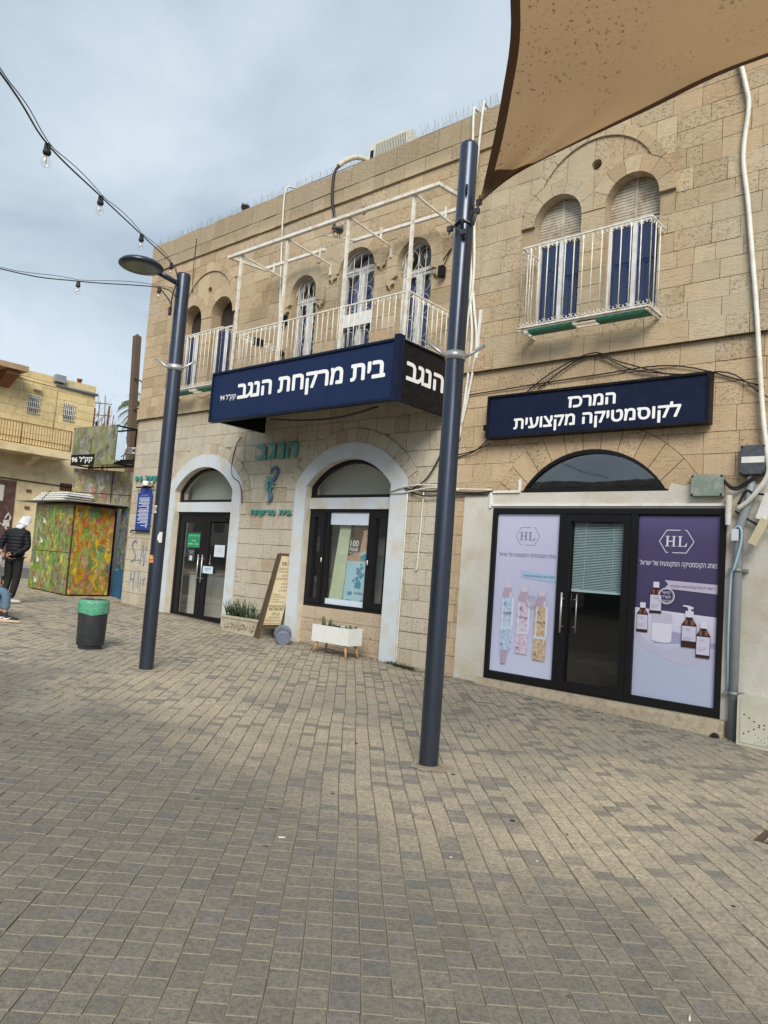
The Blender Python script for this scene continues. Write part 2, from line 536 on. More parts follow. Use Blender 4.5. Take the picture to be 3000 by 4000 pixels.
WHITEP = mat('white_plastic', (0.74, 0.75, 0.75), 0.45, 0, 0.03, 6, 0, 80, (0.5, 0.46, 0.4), 6, 0.5)
NAVY = mat('navy_sign', (0.009, 0.021, 0.070), 0.5, 0, 0.08, 2, 0, 80, (0.016, 0.030, 0.075), 6, 0.4, .18)
NAVYD = mat('dark_navy_sign', (0.006, 0.011, 0.036), 0.5, 0, 0.1, 2, 0, 80, (0.02, 0.028, 0.055), 9, 0.35, .18)
BLACKS = mat('black_sign', (0.006, 0.006, 0.008), 0.5, 0, 0.1, 2, 0, 80, (0.03, 0.03, 0.035), 11, 0.4, .2)
LETTER = mat('white_letters', (0.80, 0.82, 0.84), 0.45, 0, 0.02)
POLE = mat('anthracite_pole', (0.060, 0.073, 0.105), 0.30, 0.75, 0.18, 1.3, 0.03, 30, (0.10, 0.09, 0.08), 11, 0.25)
GALV = mat('galvanised_steel', (0.52, 0.53, 0.54), 0.4, 0.7, 0.12, 14)
RUST = mat('rusty_steel', (0.16, 0.075, 0.04), 0.85, 0.1, 0.35, 10)
RUBBER = mat('black_rubber', (0.012, 0.012, 0.012), 0.6)
TEALP = mat('teal_painted_metal', (0.035, 0.24, 0.21), 0.45, 0, 0.45, 3.0, 0, 80, (0.12, 0.34, 0.36), 5, 0.7)
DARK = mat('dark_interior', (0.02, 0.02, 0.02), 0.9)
GREYP = mat('grey_pvc', (0.22, 0.25, 0.28), 0.5, 0, 0.15, 3, 0, 80, (0.33, 0.32, 0.30), 4, 0.6)


def glass(name, tint=(0.93, 0.96, 0.95), refl=1.0, trans=1.0, k=1.5):
    m_, t, p = nodes(name)
    o_ = t.nodes['Material Output']; t.nodes.remove(p)
    gl = N(t, 'ShaderNodeBsdfGlossy', Roughness=0.015); gl.inputs['Color'].default_value = (refl, refl, refl, 1)
    tr = N(t, 'ShaderNodeBsdfTransparent'); tr.inputs['Color'].default_value = (tint[0] * trans, tint[1] * trans, tint[2] * trans, 1)
    # two-sided Schlick reflectance (the panes are single sheets)
    g = N(t, 'ShaderNodeNewGeometry'); dt = N(t, 'ShaderNodeVectorMath', operation='DOT_PRODUCT'); L(t, g.outputs['Normal'], dt.inputs[0]); L(t, g.outputs['Incoming'], dt.inputs[1])
    fr = N(t, 'ShaderNodeMath', operation='ADD'); L(t, mth(t, 'MULTIPLY', mth(t, 'POWER', mth(t, 'SUBTRACT', 1.0, mth(t, 'ABSOLUTE', dt.outputs['Value'])), 5.0), 0.94), fr.inputs[0]); fr.inputs[1].default_value = 0.06
    bp = N(t, 'ShaderNodeBump', Strength=0.04, Distance=0.02); L(t, noise(t, 1.7, 2), bp.inputs['Height']); L(t, bp.outputs[0], gl.inputs['Normal'])
    mx_ = N(t, 'ShaderNodeMixShader'); L(t, mth(t, 'ADD', mth(t, 'MULTIPLY', fr.outputs[0], k), 0.02, True), mx_.inputs[0])
    L(t, tr.outputs[0], mx_.inputs[1]); L(t, gl.outputs[0], mx_.inputs[2]); L(t, mx_.outputs[0], o_.inputs[0])
    return m_


GLASS = glass('clear_glass', k=2.8)
GLASSD = glass('tinted_glass', (0.45, 0.5, 0.5))
GLASSU = glass('upper_glass', (0.80, 0.84, 0.92), 1.0, 1.0, 0.7)
# ---------------------------------------------------------------- ground
SAND = mat('joint_sand', (0.145, 0.12, 0.085), 0.95, 0, 0.25, 9, 0.3, 70, (0.07, 0.06, 0.05), 5, 0.7)
ASPH = mat('asphalt', (0.085, 0.085, 0.085), 0.9, 0, 0.25, 3, 0.4, 90, (0.16, 0.15, 0.13), 0.8, 0.6)
CONC = mat('concrete', (0.34, 0.31, 0.26), 0.9, 0, 0.15, 3, 0.5, 50, (0.14, 0.12, 0.10), 2.0, 0.7)


def paver_mat():
    m_, t, p = nodes('concrete_paver')
    g = N(t, 'ShaderNodeNewGeometry'); oi = N(t, 'ShaderNodeObjectInfo'); pos = g.outputs['Position']
    rnd = mth(t, 'FRACT', mth(t, 'ADD', g.outputs['Random Per Island'], mth(t, 'MULTIPLY', oi.outputs['Random'], 5.77)))
    r2 = mth(t, 'FRACT', mth(t, 'MULTIPLY', rnd, 23.3)); r3 = mth(t, 'FRACT', mth(t, 'MULTIPLY', rnd, 71.9))
    cl = noise(t, 0.55, 5, 0.6, 0.3); cl2 = noise(t, 1.5, 4, 0.6)
    warm = ramp(t, r2, [(0, (0.52, 0.445, 0.325)), (0.5, (0.57, 0.485, 0.355)), (1, (0.49, 0.425, 0.315))])
    cool = ramp(t, r2, [(0, (0.39, 0.35, 0.275)), (0.5, (0.43, 0.38, 0.295)), (1, (0.37, 0.335, 0.265))])
    sxyz = N(t, 'ShaderNodeSeparateXYZ'); L(t, pos, sxyz.inputs[0])
    near_shade = mth(t, 'ADD', sxyz.outputs['Y'], mth(t, 'MULTIPLY', mth(t, 'SUBTRACT', noise(t, .8, 5, .6), .5), 3.2))
    near_shade = ramp(t, mth(t, 'ADD', mth(t, 'MULTIPLY', near_shade, .1), 1.0), [(0.40, 1.0), (0.54, 0.0)])  # foreground pavers darkened in the colour to deepen the sail's shade
    c = mixc(t, ramp(t, cl, [(0.40, 0.0), (0.58, 1.0)]), cool, warm)
    c = mixc(t, near_shade, c, mixc(t, r2, (0.185, 0.172, 0.142), (0.235, 0.213, 0.172)))
    dk = mth(t, 'ADD', mth(t, 'MULTIPLY', r3, 0.75), mth(t, 'MULTIPLY', cl2, 0.62))
    c = mixc(t, ramp(t, dk, [(0.82, 0.0), (1.0, 0.75)]), c, mixc(t, r2, (0.165, 0.16, 0.16), (0.22, 0.205, 0.185)))
    c = mixc(t, ramp(t, noise(t, 42, 4, .7, .3), [(0.38, 0.75), (0.58, 0.0)]), c, mixc(t, 0.65, c, (0.07, 0.07, 0.075)))
    sp_ = noise(t, 170, 3, 0.8); c = mixc(t, ramp(t, sp_, [(0.38, 0.7), (0.52, 0.0)]), c, mixc(t, 0.6, c, (0.04, 0.04, 0.04)))
    c = mixc(t, ramp(t, noise(t, 260, 2, 0.7), [(0.58, 0.0), (0.7, 0.4)]), c, (0.5, 0.46, 0.38))
    c = mixc(t, ramp(t, noise(t, 9, 7, 0.7, 0.4), [(0.54, 0.0), (0.74, 0.35)]), c, mixc(t, 0.6, c, (0.06, 0.055, 0.05)))
    c = mixc(t, ramp(t, noise(t, 1.1, 8, 0.7, 0.8), [(0.55, 0.0), (0.72, 0.35)]), c, mixc(t, 0.5, c, (0.07, 0.065, 0.06)))
    foot_shade_dirt = mth(t, 'MULTIPLY', ramp(t, mth(t, 'ADD', mth(t, 'MULTIPLY', sxyz.outputs['Y'], 0.5), mth(t, 'ADD', 1.0, mth(t, 'MULTIPLY', mth(t, 'SUBTRACT', noise(t, 3, 5), .5), .35))), [(0.80, 0.0), (0.97, 0.5)]), ramp(t, mth(t, 'ADD', mth(t, 'MULTIPLY', sxyz.outputs['X'], 0.05), 1.0), [(0.21, 0.0), (0.225, 1.0)]))
    c = mixc(t, foot_shade_dirt, c, (0.10, 0.085, 0.065))  # contact shade along the wall foot, painted in together with grime
    # old chewing-gum spots
    v = N(t, 'ShaderNodeTexVoronoi', Scale=2.6); L(t, pos, v.inputs['Vector'])
    c = mixc(t, ramp(t, v.outputs['Distance'], [(0.045, 0.7), (0.06, 0.0)]), c, (0.06, 0.055, 0.05))
    L(t, c, p.inputs['Base Color']); p.inputs['Roughness'].default_value = 0.86; p.inputs['Specular IOR Level'].default_value = 0.25
    bump(t, p, mth(t, 'ADD', sp_, mth(t, 'MULTIPLY', noise(t, 60, 4), 0.7)), 0.55, 0.006)
    return m_


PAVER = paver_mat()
PEDGE = mat('worn_paver_edge', (0.225, 0.20, 0.155), .9, 0, .25, 30, 0, 80, (.16, .14, .11), 12, .7)


def make_ground():
    mb = MB()
    # the bedding sheet reaches the horizon; the paving sits on it
    def q(x0, x1, y0, y1, dz): mb.face([(x0, y0, gz(x0) + dz), (x1, y0, gz(x1) + dz), (x1, y1, gz(x1) + dz), (x0, y1, gz(x0) + dz)])
    q(-400, 400, -400, 400, -0.0065)
    g = mb.build('ground', SAND, kind='structure')
    mb = MB()
    def q(x0, x1, y0, y1, dz): mb.face([(x0, y0, gz(x0) + dz), (x1, y0, gz(x1) + dz), (x1, y1, gz(x1) + dz), (x0, y1, gz(x0) + dz)])
    q(-26.4, -21.6, -60, 60, -0.004)
    mb.build('road', ASPH, kind='structure')
    mb = MB(); mb.faces([(-30, -60, gz(-30) - .2), (-26.4, -60, gz(-26.4) - .2), (-26.4, 60, gz(-26.4) - .2), (-30, 60, gz(-30) - .2),
                         (-30, -60, gz(-30) + .1), (-26.4, -60, gz(-26.4) + .1), (-26.4, 60, gz(-26.4) + .1), (-30, 60, gz(-30) + .1)],
                        [(4, 5, 6, 7), (1, 2, 6, 5), (0, 1, 5, 4), (2, 3, 7, 6)])
    mb.build('pavement', CONC, kind='structure')
    # square pavers laid on the diagonal
    P = 0.1205; a = R(43.0); ca, sa = math.cos(a), math.sin(a)
    hs = P / 2 - 0.0020; hb = hs - 0.0036; zc = 0.0024
    tpl = [(-hs, -hs, -0.02), (hs, -hs, -0.02), (hs, hs, -0.02), (-hs, hs, -0.02),
           (-hs, -hs, -zc), (hs, -hs, -zc), (hs, hs, -zc), (-hs, hs, -zc),
           (-hb, -hb, 0), (hb, -hb, 0), (hb, hb, 0), (-hb, hb, 0)]
    tf = [(8, 9, 10, 11)] + [(4 + i, 4 + (i + 1) % 4, 8 + (i + 1) % 4, 8 + i) for i in range(4)] + [(i, (i + 1) % 4, 4 + (i + 1) % 4, 4 + i) for i in range(4)]
    tf_far = tf[:5]
    rg = random.Random(3)
    cells = []
    off = {}
    tot = 0.0
    for j in range(-300, 300):
        off[j] = rg.uniform(-0.012, 0.012) + (0.06 if rg.random() < 0.06 else 0)
    n = 230
    for i in range(-n, n):
        for j in range(-n, n):
            u, v = i * P + off[j], j * P
            u += .006 * math.sin(v * 1.7 + 1) + .004 * math.sin(v * 4.1 + u) + rg.uniform(-.0012, .0012); v += .007 * math.sin(u * 1.3) + .004 * math.sin(u * 3.7 + v * .8) + rg.uniform(-.0012, .0012)
            x = u * sa * 1 + v * ca; y = -u * ca + v * sa - 6.0
            x -= 4.0
            if x < -21.55 or x > 3.5 or y < -9.2 or y > 9: continue
            if y > -0.03 and x > -15.55: continue
            if y > 1.2: continue
            if -18.6 < x < -17.05 and -0.6 < y < 0.5: continue
            p = inview((x, y, gz(x)), 260)
            if not p: continue
            cells.append((p[2], x, y))
    cells.sort()
    root = tag_part = None
    me = bpy.data.meshes.new('paver')
    rot = Matrix.Rotation(-math.pi / 2 + a, 3, 'Z')
    vr = [tuple(rot @ Vector(v)) for v in tpl]
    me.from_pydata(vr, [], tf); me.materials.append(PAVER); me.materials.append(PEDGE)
    for k in range(1, 5): me.polygons[k].material_index = 1
    vis = [c for c in cells if inview((c[1], c[2], gz(c[1])), 20)]
    near = set(c[1:] for c in vis[:300])
    vv, ff, mi_ = [], [], []
    for z_, x, y in cells:
        tx, ty = rg.gauss(0, 0.009), rg.gauss(0, 0.009); dz = rg.gauss(0, 0.0016); rz = rg.gauss(0, 0.008)
        if (x, y) in near:
            o = bpy.data.objects.new('paver', me); COL.objects.link(o); o.parent = g
            o.location = (x, y, gz(x) + dz); o.rotation_euler = (tx, ty + 0.0309, rz)
        else:
            b = len(vv); cr, sr = math.cos(rz), math.sin(rz)
            for vx, vy, vz in vr:
                X, Y = vx * cr - vy * sr, vx * sr + vy * cr
                vv.append((x + X, y + Y, gz(x + X) + dz + vz + X * tx + Y * ty))
            ff += [tuple(b + i for i in f) for f in (tf if z_ < 9 else tf_far)]; mi_ += ([0, 1, 1, 1, 1, 0, 0, 0, 0] if z_ < 9 else [0, 1, 1, 1, 1])
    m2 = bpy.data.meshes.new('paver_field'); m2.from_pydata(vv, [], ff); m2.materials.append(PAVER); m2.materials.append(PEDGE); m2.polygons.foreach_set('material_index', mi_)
    link('paver_field', m2, g, kind='stuff')
    return g


GROUND = make_ground()

# ---------------------------------------------------------------- the stone building
BLD = thing('stone_building', 'two-storey old limestone building with arched windows, a white balcony and dark shopfronts', 'building', (-8.5, 0, 0.25))
XL, XR = -15.5, 4.0
DOOR_O = arch(-12.745, 0.995, 0.10, 3.02, 3.51)
WIN_O = arch(-8.65, 0.99, 0.05, 3.05, 3.51)
HL_O = rect(-5.70, -2.55, 0.02, 2.66)
FAN_O = arch(-4.26, 1.0, 2.88, 2.885, 3.44, 22)
A1, A2 = arch(-13.665, .365, 5.2, 6.72, 7.09), arch(-12.60, .365, 5.2, 6.72, 7.09)
C1, C2 = arch(-4.925, .365, 5.2, 6.72, 7.09), arch(-3.86, .365, 5.2, 6.72, 7.09)
LW, MW, RW = arch(-10.10, .34, 4.95, 6.67, 7.01), arch(-8.79, .43, 4.95, 6.85, 7.24), arch(-7.48, .36, 4.95, 6.70, 7.10)
OC = [circ(-13.12, 7.33, .075), circ(-4.385, 7.37, .075), circ(-8.74, 7.90, .085)]
LOWO = [DOOR_O, WIN_O, HL_O, FAN_O]; UPO = [A1, A2, C1, C2, LW, MW, RW] + OC
DOOR_S = arch(-12.72, 1.235, -0.1, 3.16, 3.775, 20)
WIN_S = arch(-8.62, 1.30, -0.1, 3.10, 3.785, 20)
HL_S = [(-6.22, -.4), (4.0, -.4), (4.0, 2.9), (-1.4, 2.93), (-2.0, 2.99), (-2.3, 2.93), (-2.62, 2.86), (-2.9, 2.99), (-3.05, 2.93), (-3.2, 2.97), (-3.24, 2.875), (-5.27, 2.875), (-5.76, 2.87), (-6.0, 2.83), (-6.22, 2.85)]

YU, YL, YP = -0.035, 0.0, -0.075     # core planes: upper floor, ground floor, parapet
core = MB()
slab([rect(XL, XR, -.5, 4.71)], LOWO, YL + 0.012, 0.3, mb=core, back=False, walls=False)
slab([rect(XL, XR, 4.71, 8.19)], UPO, YU + 0.012, 0.3, mb=core, back=False, walls=False)
slab([rect(XL + .31, XR - .31, -.5, 8.19)], LOWO + UPO, 0.302, 0.4, mb=core, back=False, walls=False)
for x_ in (XL, XR): core.face([(x_, -.02, -.5), (x_, .3, -.5), (x_, .3, 8.19), (x_, -.02, 8.19)])
core.face([(XL, .012, 4.71), (XR, .012, 4.71), (XR, YU + .012, 4.71), (XL, YU + .012, 4.71)])
core.box(XL, XR, YP + 0.012, 0.3, 8.19, 8.74)
core.box(XL, XL + .3, 0.3, 9, -.5, 8.74); core.box(XR - .3, XR, .3, 9, -.5, 8.74); core.box(XL, XR, 8.7, 9, -.5, 8.74)
core.box(XL + .3, XR - .3, .3, 8.7, 8.35, 8.5); core.box(XL + .3, XR - .3, .3, 8.7, 4.5, 4.7)
core.build('wall', MORTAR, BLD)

rg = random.Random(11)
STN = []        # (verts2d, tris, front depth, back depth)


def put(ins, outs, yf, yb, mn=0.006):
    vs, T = region(ins, outs)
    if T and area(vs, T) > mn: STN.append((vs, T, yf, yb))


HOODS = []


def biforate(cx, ops, oc):
    z0 = 6.42
    outer = arch(cx, 1.105, z0, 6.62, 7.95, 28)
    inner = arch(cx, .86, 6.95, 7.0, 7.74, 24)
    ts = [circ(cx - .535, 6.72, .585, 32), circ(cx + .535, 6.72, .585, 32)]
    tymp_out = ts + ops
    # hood stones
    n = 13
    for i in range(n):
        a0 = math.pi * (-0.02 + 1.04 * i / n); a1 = math.pi * (-0.02 + 1.04 * (i + 1) / n); g = 0.0035
        w = [(cx + math.cos(a0 + g) * .05, 6.75 + math.sin(a0 + g) * .05), (cx + 3 * math.cos(a0 + g), 6.75 + 3 * math.sin(a0 + g)), (cx + 3 * math.cos(a1 - g), 6.75 + 3 * math.sin(a1 - g)), (cx + math.cos(a1 - g) * .05, 6.75 + math.sin(a1 - g) * .05)]
        put([outer, w], [inner] + ts + ops, YU - .042 + rg.uniform(-.004, .004), YU + .012)
    # shoulder stones round each small arch
    for k, (sx, c) in enumerate(((cx - .535, ts[0]), (cx + .535, ts[1]))):
        nn = 7
        for i in range(nn):
            a0 = math.pi * i / nn; a1 = math.pi * (i + 1) / nn; g = .006
            w = [(sx, 6.715), (sx + 2 * math.cos(a0 + g), 6.715 + 2 * math.sin(a0 + g)), (sx + 2 * math.cos(a1 - g), 6.715 + 2 * math.sin(a1 - g))]
            lim = rect(cx - 1.5, cx - .003, 6.71, 8) if k == 0 else rect(cx + .003, cx + 1.5, 6.71, 8)
            put([c, w, lim, outer], ops, YU - .038, YU + .012)
    # tympanum, set back
    for x0, x1 in ((-.9, -.43), (-.423, -.02), (-.013, .38), (.387, .9)):
        put([inner, rect(cx + x0, cx + x1, 6.9, 7.8)], ts + ops + [oc], YU - .012, YU + .012)
    # jamb and pillar stones
    hz = [5.2, 5.43, 5.67, 5.89, 6.15, 6.41, 6.71]
    for z0_, z1_ in zip(hz[:-1], hz[1:]):
        put([rect(cx - .175, cx + .175, z0_ + .004, z1_ - .004)], ops, YU - .03, YU + .012)
    slabbed = rect(cx - .178, cx + .178, 5.2, 6.71)
    return [outer, slabbed]


EX_UP = list(UPO)
EX_UP += biforate(-13.1325, [A1, A2], OC[0])
EX_UP += biforate(-4.3925, [C1, C2], OC[1])


def hood(cx, hf, outer_hf, sp, apx, zend, op, yo, n=9, zc=None):
    outer = arch(cx, outer_hf, zend, sp, apx, 20)
    zc = zc or sp
    for i in range(n):
        a0 = math.pi * (-.14 + 1.28 * i / n); a1 = math.pi * (-.14 + 1.28 * (i + 1) / n); g = .005
        w = [(cx, zc)] + [(cx + 2.5 * math.cos(a), zc + 2.5 * math.sin(a)) for a in (a0 + g, (a0 + a1) / 2, a1 - g)]
        put([outer, w], [op], yo + rg.uniform(-.004, .004), YU + .012)
    for sgn in (-1, 1):      # hanging end of the moulding
        xo, xi = cx + sgn * outer_hf, cx + sgn * (hf + .05)
        xm = (xo + xi) / 2
        put([[(xo, zend - .004), (xo - sgn * .03, zend - .07), (xm + sgn * .02, zend - .09), (xm, zend - .15), (xm - sgn * .02, zend - .09), (xi, zend - .06), (xi, zend - .004)]], [], yo, YU + .012, 0.001)
    return [outer, rect(min(cx - outer_hf, cx + outer_hf), cx - hf - .05, zend - .16, zend), rect(cx + hf + .05, cx + outer_hf, zend - .16, zend)]


EX_UP += hood(-10.10, .34, .565, 6.67, 7.27, 6.45, LW, YU - .05)
EX_UP += hood(-8.79, .43, .69, 6.88, 7.53, 6.86, MW, YU - .035, 9, 6.85)
EX_UP += hood(-7.48, .36, .58, 6.70, 7.36, 6.47, RW, YU - .05)

EX_LO = [DOOR_O, WIN_O, HL_O, FAN_O, DOOR_S, WIN_S, HL_S]


def ring(cx, zc, surf, hf, sp, apx, n, zlo, a_lo, a_hi, yf):
    outer = arch(cx, hf, zlo, sp, apx, 24)
    for i in range(n):
        a0 = a_lo + (a_hi - a_lo) * i / n; a1 = a_lo + (a_hi - a_lo) * (i + 1) / n; g = .0035
        w = [(cx + .05 * math.cos((a0 + a1) / 2), zc + .05 * math.sin((a0 + a1) / 2)), (cx + 4 * math.cos(a0 + g * .5), zc + 4 * math.sin(a0 + g * .5)), (cx + 4 * math.cos(a1 - g * .5), zc + 4 * math.sin(a1 - g * .5))]
        put([outer, w, rect(cx - 3, cx + 3, zlo, 6)], [surf] + LOWO, yf + rg.uniform(-.003, .003), YL + .012)
    return arch(cx, hf + .008, zlo, sp, apx + .008, 24)


EX_LO.append(ring(-12.72, 2.35, DOOR_S, 1.46, 3.17, 3.99, 15, 3.0, R(24), R(156), -.02))
EX_LO.append(ring(-8.62, 2.3, WIN_S, 1.54, 3.12, 4.02, 15, 3.0, R(24), R(156), -.022))
EX_LO.append(ring(-4.26, 2.1, FAN_O, 1.42, 2.95, 3.78, 13, 2.9, R(24), R(156), -.02))


def course(z0, z1, x0, x1, ylev, ex, lo, hi, jg, jit):
    x = x0
    while x < x1 - .01:
        l = rg.uniform(lo, hi)
        if rg.random() < .12: l *= .55
        xe = min(x + l, x1)
        if x1 - xe < lo * .5: xe = x1
        dz0, dz1 = rg.uniform(-jit, jit), rg.uniform(-jit, jit)
        r_ = [(x + jg + rg.uniform(-jit, jit), z0 + jg + dz0), (xe - jg, z0 + jg + dz0 * .5), (xe - jg + rg.uniform(-jit, jit), z1 - jg + dz1), (x + jg, z1 - jg + dz1 * .5)]
        bb = bbox(r_)
        hit = []
        for p in ex:
            q = bbox(p)
            if q[0] < bb[1] and q[1] > bb[0] and q[2] < bb[3] and q[3] > bb[2]: hit.append(p)
        yf = ylev - rg.uniform(.003, .010)
        if hit: put([r_], hit, yf, ylev + .012)
        else: STN.append((r_, [(0, 1, 2, 3)], yf, ylev + .012))
        x = xe


lowz = [-.32, -.05, .22, .48, .74, .97, 1.23, 1.47, 1.71, 1.97, 2.26, 2.53, 2.77, 3.04, 3.31, 3.57, 3.88, 4.16, 4.42, 4.70]
for a, b in zip(lowz[:-1], lowz[1:]):
    course(a, b, XL, -11.5, YL, EX_LO, .32, .62, .0032, .002)
    course(a, b, -11.5, -6.7, YL, EX_LO, .26, .46, .0045, .004)
    course(a, b, -6.7, XR, YL, EX_LO, .34, .62, .0032, .003)
upz = [4.70, 4.96, 5.2, 5.43, 5.67, 5.89, 6.15, 6.40, 6.65, 6.94, 7.20, 7.45, 7.70, 7.95, 8.19]
for i, (a, b) in enumerate(zip(upz[:-1], upz[1:])):
    yl = YU - (.03 if i == 0 else 0)
    course(a, b, XL, XR, yl, EX_UP, .30, .56, .0030, .003)
course(8.19, 8.44, XL, XR, YP, [], .28, .55, .0042, .003)
x = XL        # ragged parapet course
while x < XR:
    l = rg.uniform(.25, .6); h = 8.80 + rg.uniform(-.015, .03)
    STN.append(([(x + .004, 8.448), (min(x + l, XR) - .004, 8.448), (min(x + l, XR) - .004, h + rg.uniform(-.012, .012)), (x + .004, h)], [(0, 1, 2, 3)], YP - rg.uniform(.006, .02), .02))
    x += l

scored = []
for s_ in STN:
    bb = bbox([s_[0][i] for t in s_[1] for i in t]); c = ((bb[0] + bb[1]) / 2, 0, (bb[2] + bb[3]) / 2)
    p = inview(c)
    scored.append((area(s_[0], s_[1]) / p[2] ** 2 * abs((Vector(c) - CAM).normalized().y) / p[2] * p[2] if p else 0, s_))
scored.sort(key=lambda q: -q[0])
fld = MB()
for k, (sc_, s_) in enumerate(scored):
    if k < 300:
        bb = bbox([s_[0][i] for t in s_[1] for i in t])
        ext(MB(), *s_).v
        mb = ext(MB(), s_[0], s_[1], s_[2], s_[3])
        mb.build('stone', STONE, BLD, loc=None)
    else:
        ext(fld, s_[0], s_[1], s_[2], s_[3])
fld.build('stone_field', STONE, BLD, kind='stuff')

# parapet coping rubble and the painted surrounds
mb = MB()
slab([DOOR_S], [DOOR_O], -.032, .012, mb=mb, back=False)
mb.build('door_surround', PLASTER, BLD)
mb = MB(); slab([WIN_S], [WIN_O], -.036, .012, mb=mb, back=False)
mb.build('window_surround', PLASTER, BLD)
mb = MB(); slab([HL_S], [HL_O, FAN_O], -.024, .012, mb=mb, back=False); reveal(HL_O, .0122, .10, mb, 0, False); reveal(FAN_O, .0122, .06, mb, 0, False)
mb.build('shopfront_plaster', LIMEWASH, BLD)
for p in (DOOR_O, WIN_O): reveal(p, .0122, .30).build('reveal', REVEAL, BLD)
for p in (A1, A2, C1, C2, LW, MW, RW): reveal(p, YU + .0122, .30, None, 0, False).build('window_reveal', STONE, BLD)
for p in OC: sheet(p, .2, reveal(p, YU + .0122, .2, None, 0, False), 1).build('round_vent', [STONE, DARK], BLD)

# ---- doors and windows
GLOSS = GLASS


def leaf(mb, x0, x1, z0, z1, t, yf, yb, tb=None):
    """rectangular frame"""
    tb = tb or t
    slab([rect(x0, x1, z0, z1)], [rect(x0 + t, x1 - t, z0 + tb, z1 - t)], yf, yb, mb=mb); return mb


# pharmacy double door
LINT = PLASTER
mb = MB(); mb.box(-13.74, -11.75, .085, .25, 2.585, 2.79); mb.build('door_lintel', PLASTER, BLD)
fan_d = [p for p in arch(-12.745, .994, 2.79, 3.02, 3.51)]
fan_i = arch(-12.745, .94, 2.845, 3.01, 3.455)
f = slab([fan_d], [fan_i], .12, .18).build('fanlight', BLACK, BLD)
sheet(fan_i, .15).build('pane', GLASS, f)
mb = MB(); leaf(mb, -13.74, -11.75, .33, 2.583, .06, .13, .22)
door = mb.build('door', BLACK, BLD)
mb = MB(); leaf(mb, -13.68, -12.765, .335, 2.52, .155, .145, .2, .13); lf = mb
lf.build('door_leaf', BLACK, door)
mb = MB(); leaf(mb, -12.755, -11.81, .335, 2.52, .13, .145, .2, .13); mb.build('door_leaf', BLACK, door)
sheet(rect(-13.53, -12.915, .46, 2.37), .17).build('pane', GLASS, door)
sheet(rect(-12.63, -11.935, .46, 2.37), .17).build('pane', GLASS, door)
for hx in (-12.83, -12.69):
    mb = MB(); mb.tube([(hx, .075, 1.14), (hx, .075, 1.70)], .0135, 10)
    for z in (1.22, 1.62): mb.tube([(hx, .075, z), (hx, .145, z)], .008, 8)
    mb.build('handle', GALV, door)
mb = MB(); mb.box(-13.74, -11.75, .06, .3, .2, .335); mb.build('doorstep', CONC, BLD)
mb = MB(); mb.box(-12.1, -11.8, .09, .14, 2.46, 2.52); mb.build('door_closer', BLACK, door)

# pharmacy display window
mb = MB(); mb.box(-9.64, -7.66, .085, .25, 2.655, 2.85); mb.build('window_lintel', PLASTER, BLD)
fan_d = arch(-8.65, .989, 2.85, 3.05, 3.51); fan_i = arch(-8.65, .925, 2.905, 3.04, 3.445)
f = slab([fan_d], [fan_i], .11, .18).build('fanlight', BLACK, BLD)
sheet(fan_i, .15).build('pane', GLASS, f)
mb = MB(); leaf(mb, -9.64, -7.66, .945, 2.653, .05, .12, .2, .06)
mb.box(-9.22, -9.14, .118, .2, 1.006, 2.602); mb.box(-8.22, -8.14, .118, .2, 1.006, 2.602)
win = mb.build('window', BLACK, BLD)
leaf(MB(), -9.585, -9.225, 1.01, 2.598, .09, .10, .18).build('sash', BLACK, win)
leaf(MB(), -8.135, -7.715, 1.01, 2.598, .10, .10, .18).build('sash', BLACK, win)
sheet(rect(-9.495, -9.315, 1.1, 2.508), .15).build('pane', GLASS, win)
sheet(rect(-8.035, -7.815, 1.11, 2.498), .15).build('pane', GLASS, win)
sheet(rect(-9.14, -8.22, 1.006, 2.602), .16).build('pane', GLASS, win)
FILM = mat('pale_blue_film', (0.56, 0.64, 0.76), 0.35)
sheet(rect(-9.135, -8.225, 2.385, 2.598), .152).build('window_film', FILM, win)
sheet(rect(-9.135, -8.225, 1.01, 1.105), .152).build('window_film', FILM, win)
for x in (-9.24, -8.155):
    MB().tube([(x, .085, 1.72), (x, .085, 1.80)], .009, 8).build('handle', WHITEP, win)
# dado under the window: set-back stone slabs
mb = MB(); mb.box(-9.64, -7.66, .125, .3, .0, .943); mb.build('window_dado', MORTAR, BLD)
z = .02; rr = random.Random(5)
PINKST = stone_mat('dado_stone', dict(tones=[(0, (0.46, 0.37, 0.28)), (0.5, (0.50, 0.42, 0.33)), (1, (0.42, 0.33, 0.25))]))
for z0, z1 in ((.02, .3), (.3, .52), (.52, .735), (.735, .942)):
    x = -9.64
    while x < -7.67:
        l = rr.uniform(.35, .55); xe = min(x + l, -7.66)
        if -7.66 - xe < .15: xe = -7.66
        MB().box(x + .003, xe - .003, .105 - rr.uniform(0, .006), .126, z0 + .003, z1 - .003).build('stone', PINKST, BLD)
        x = xe

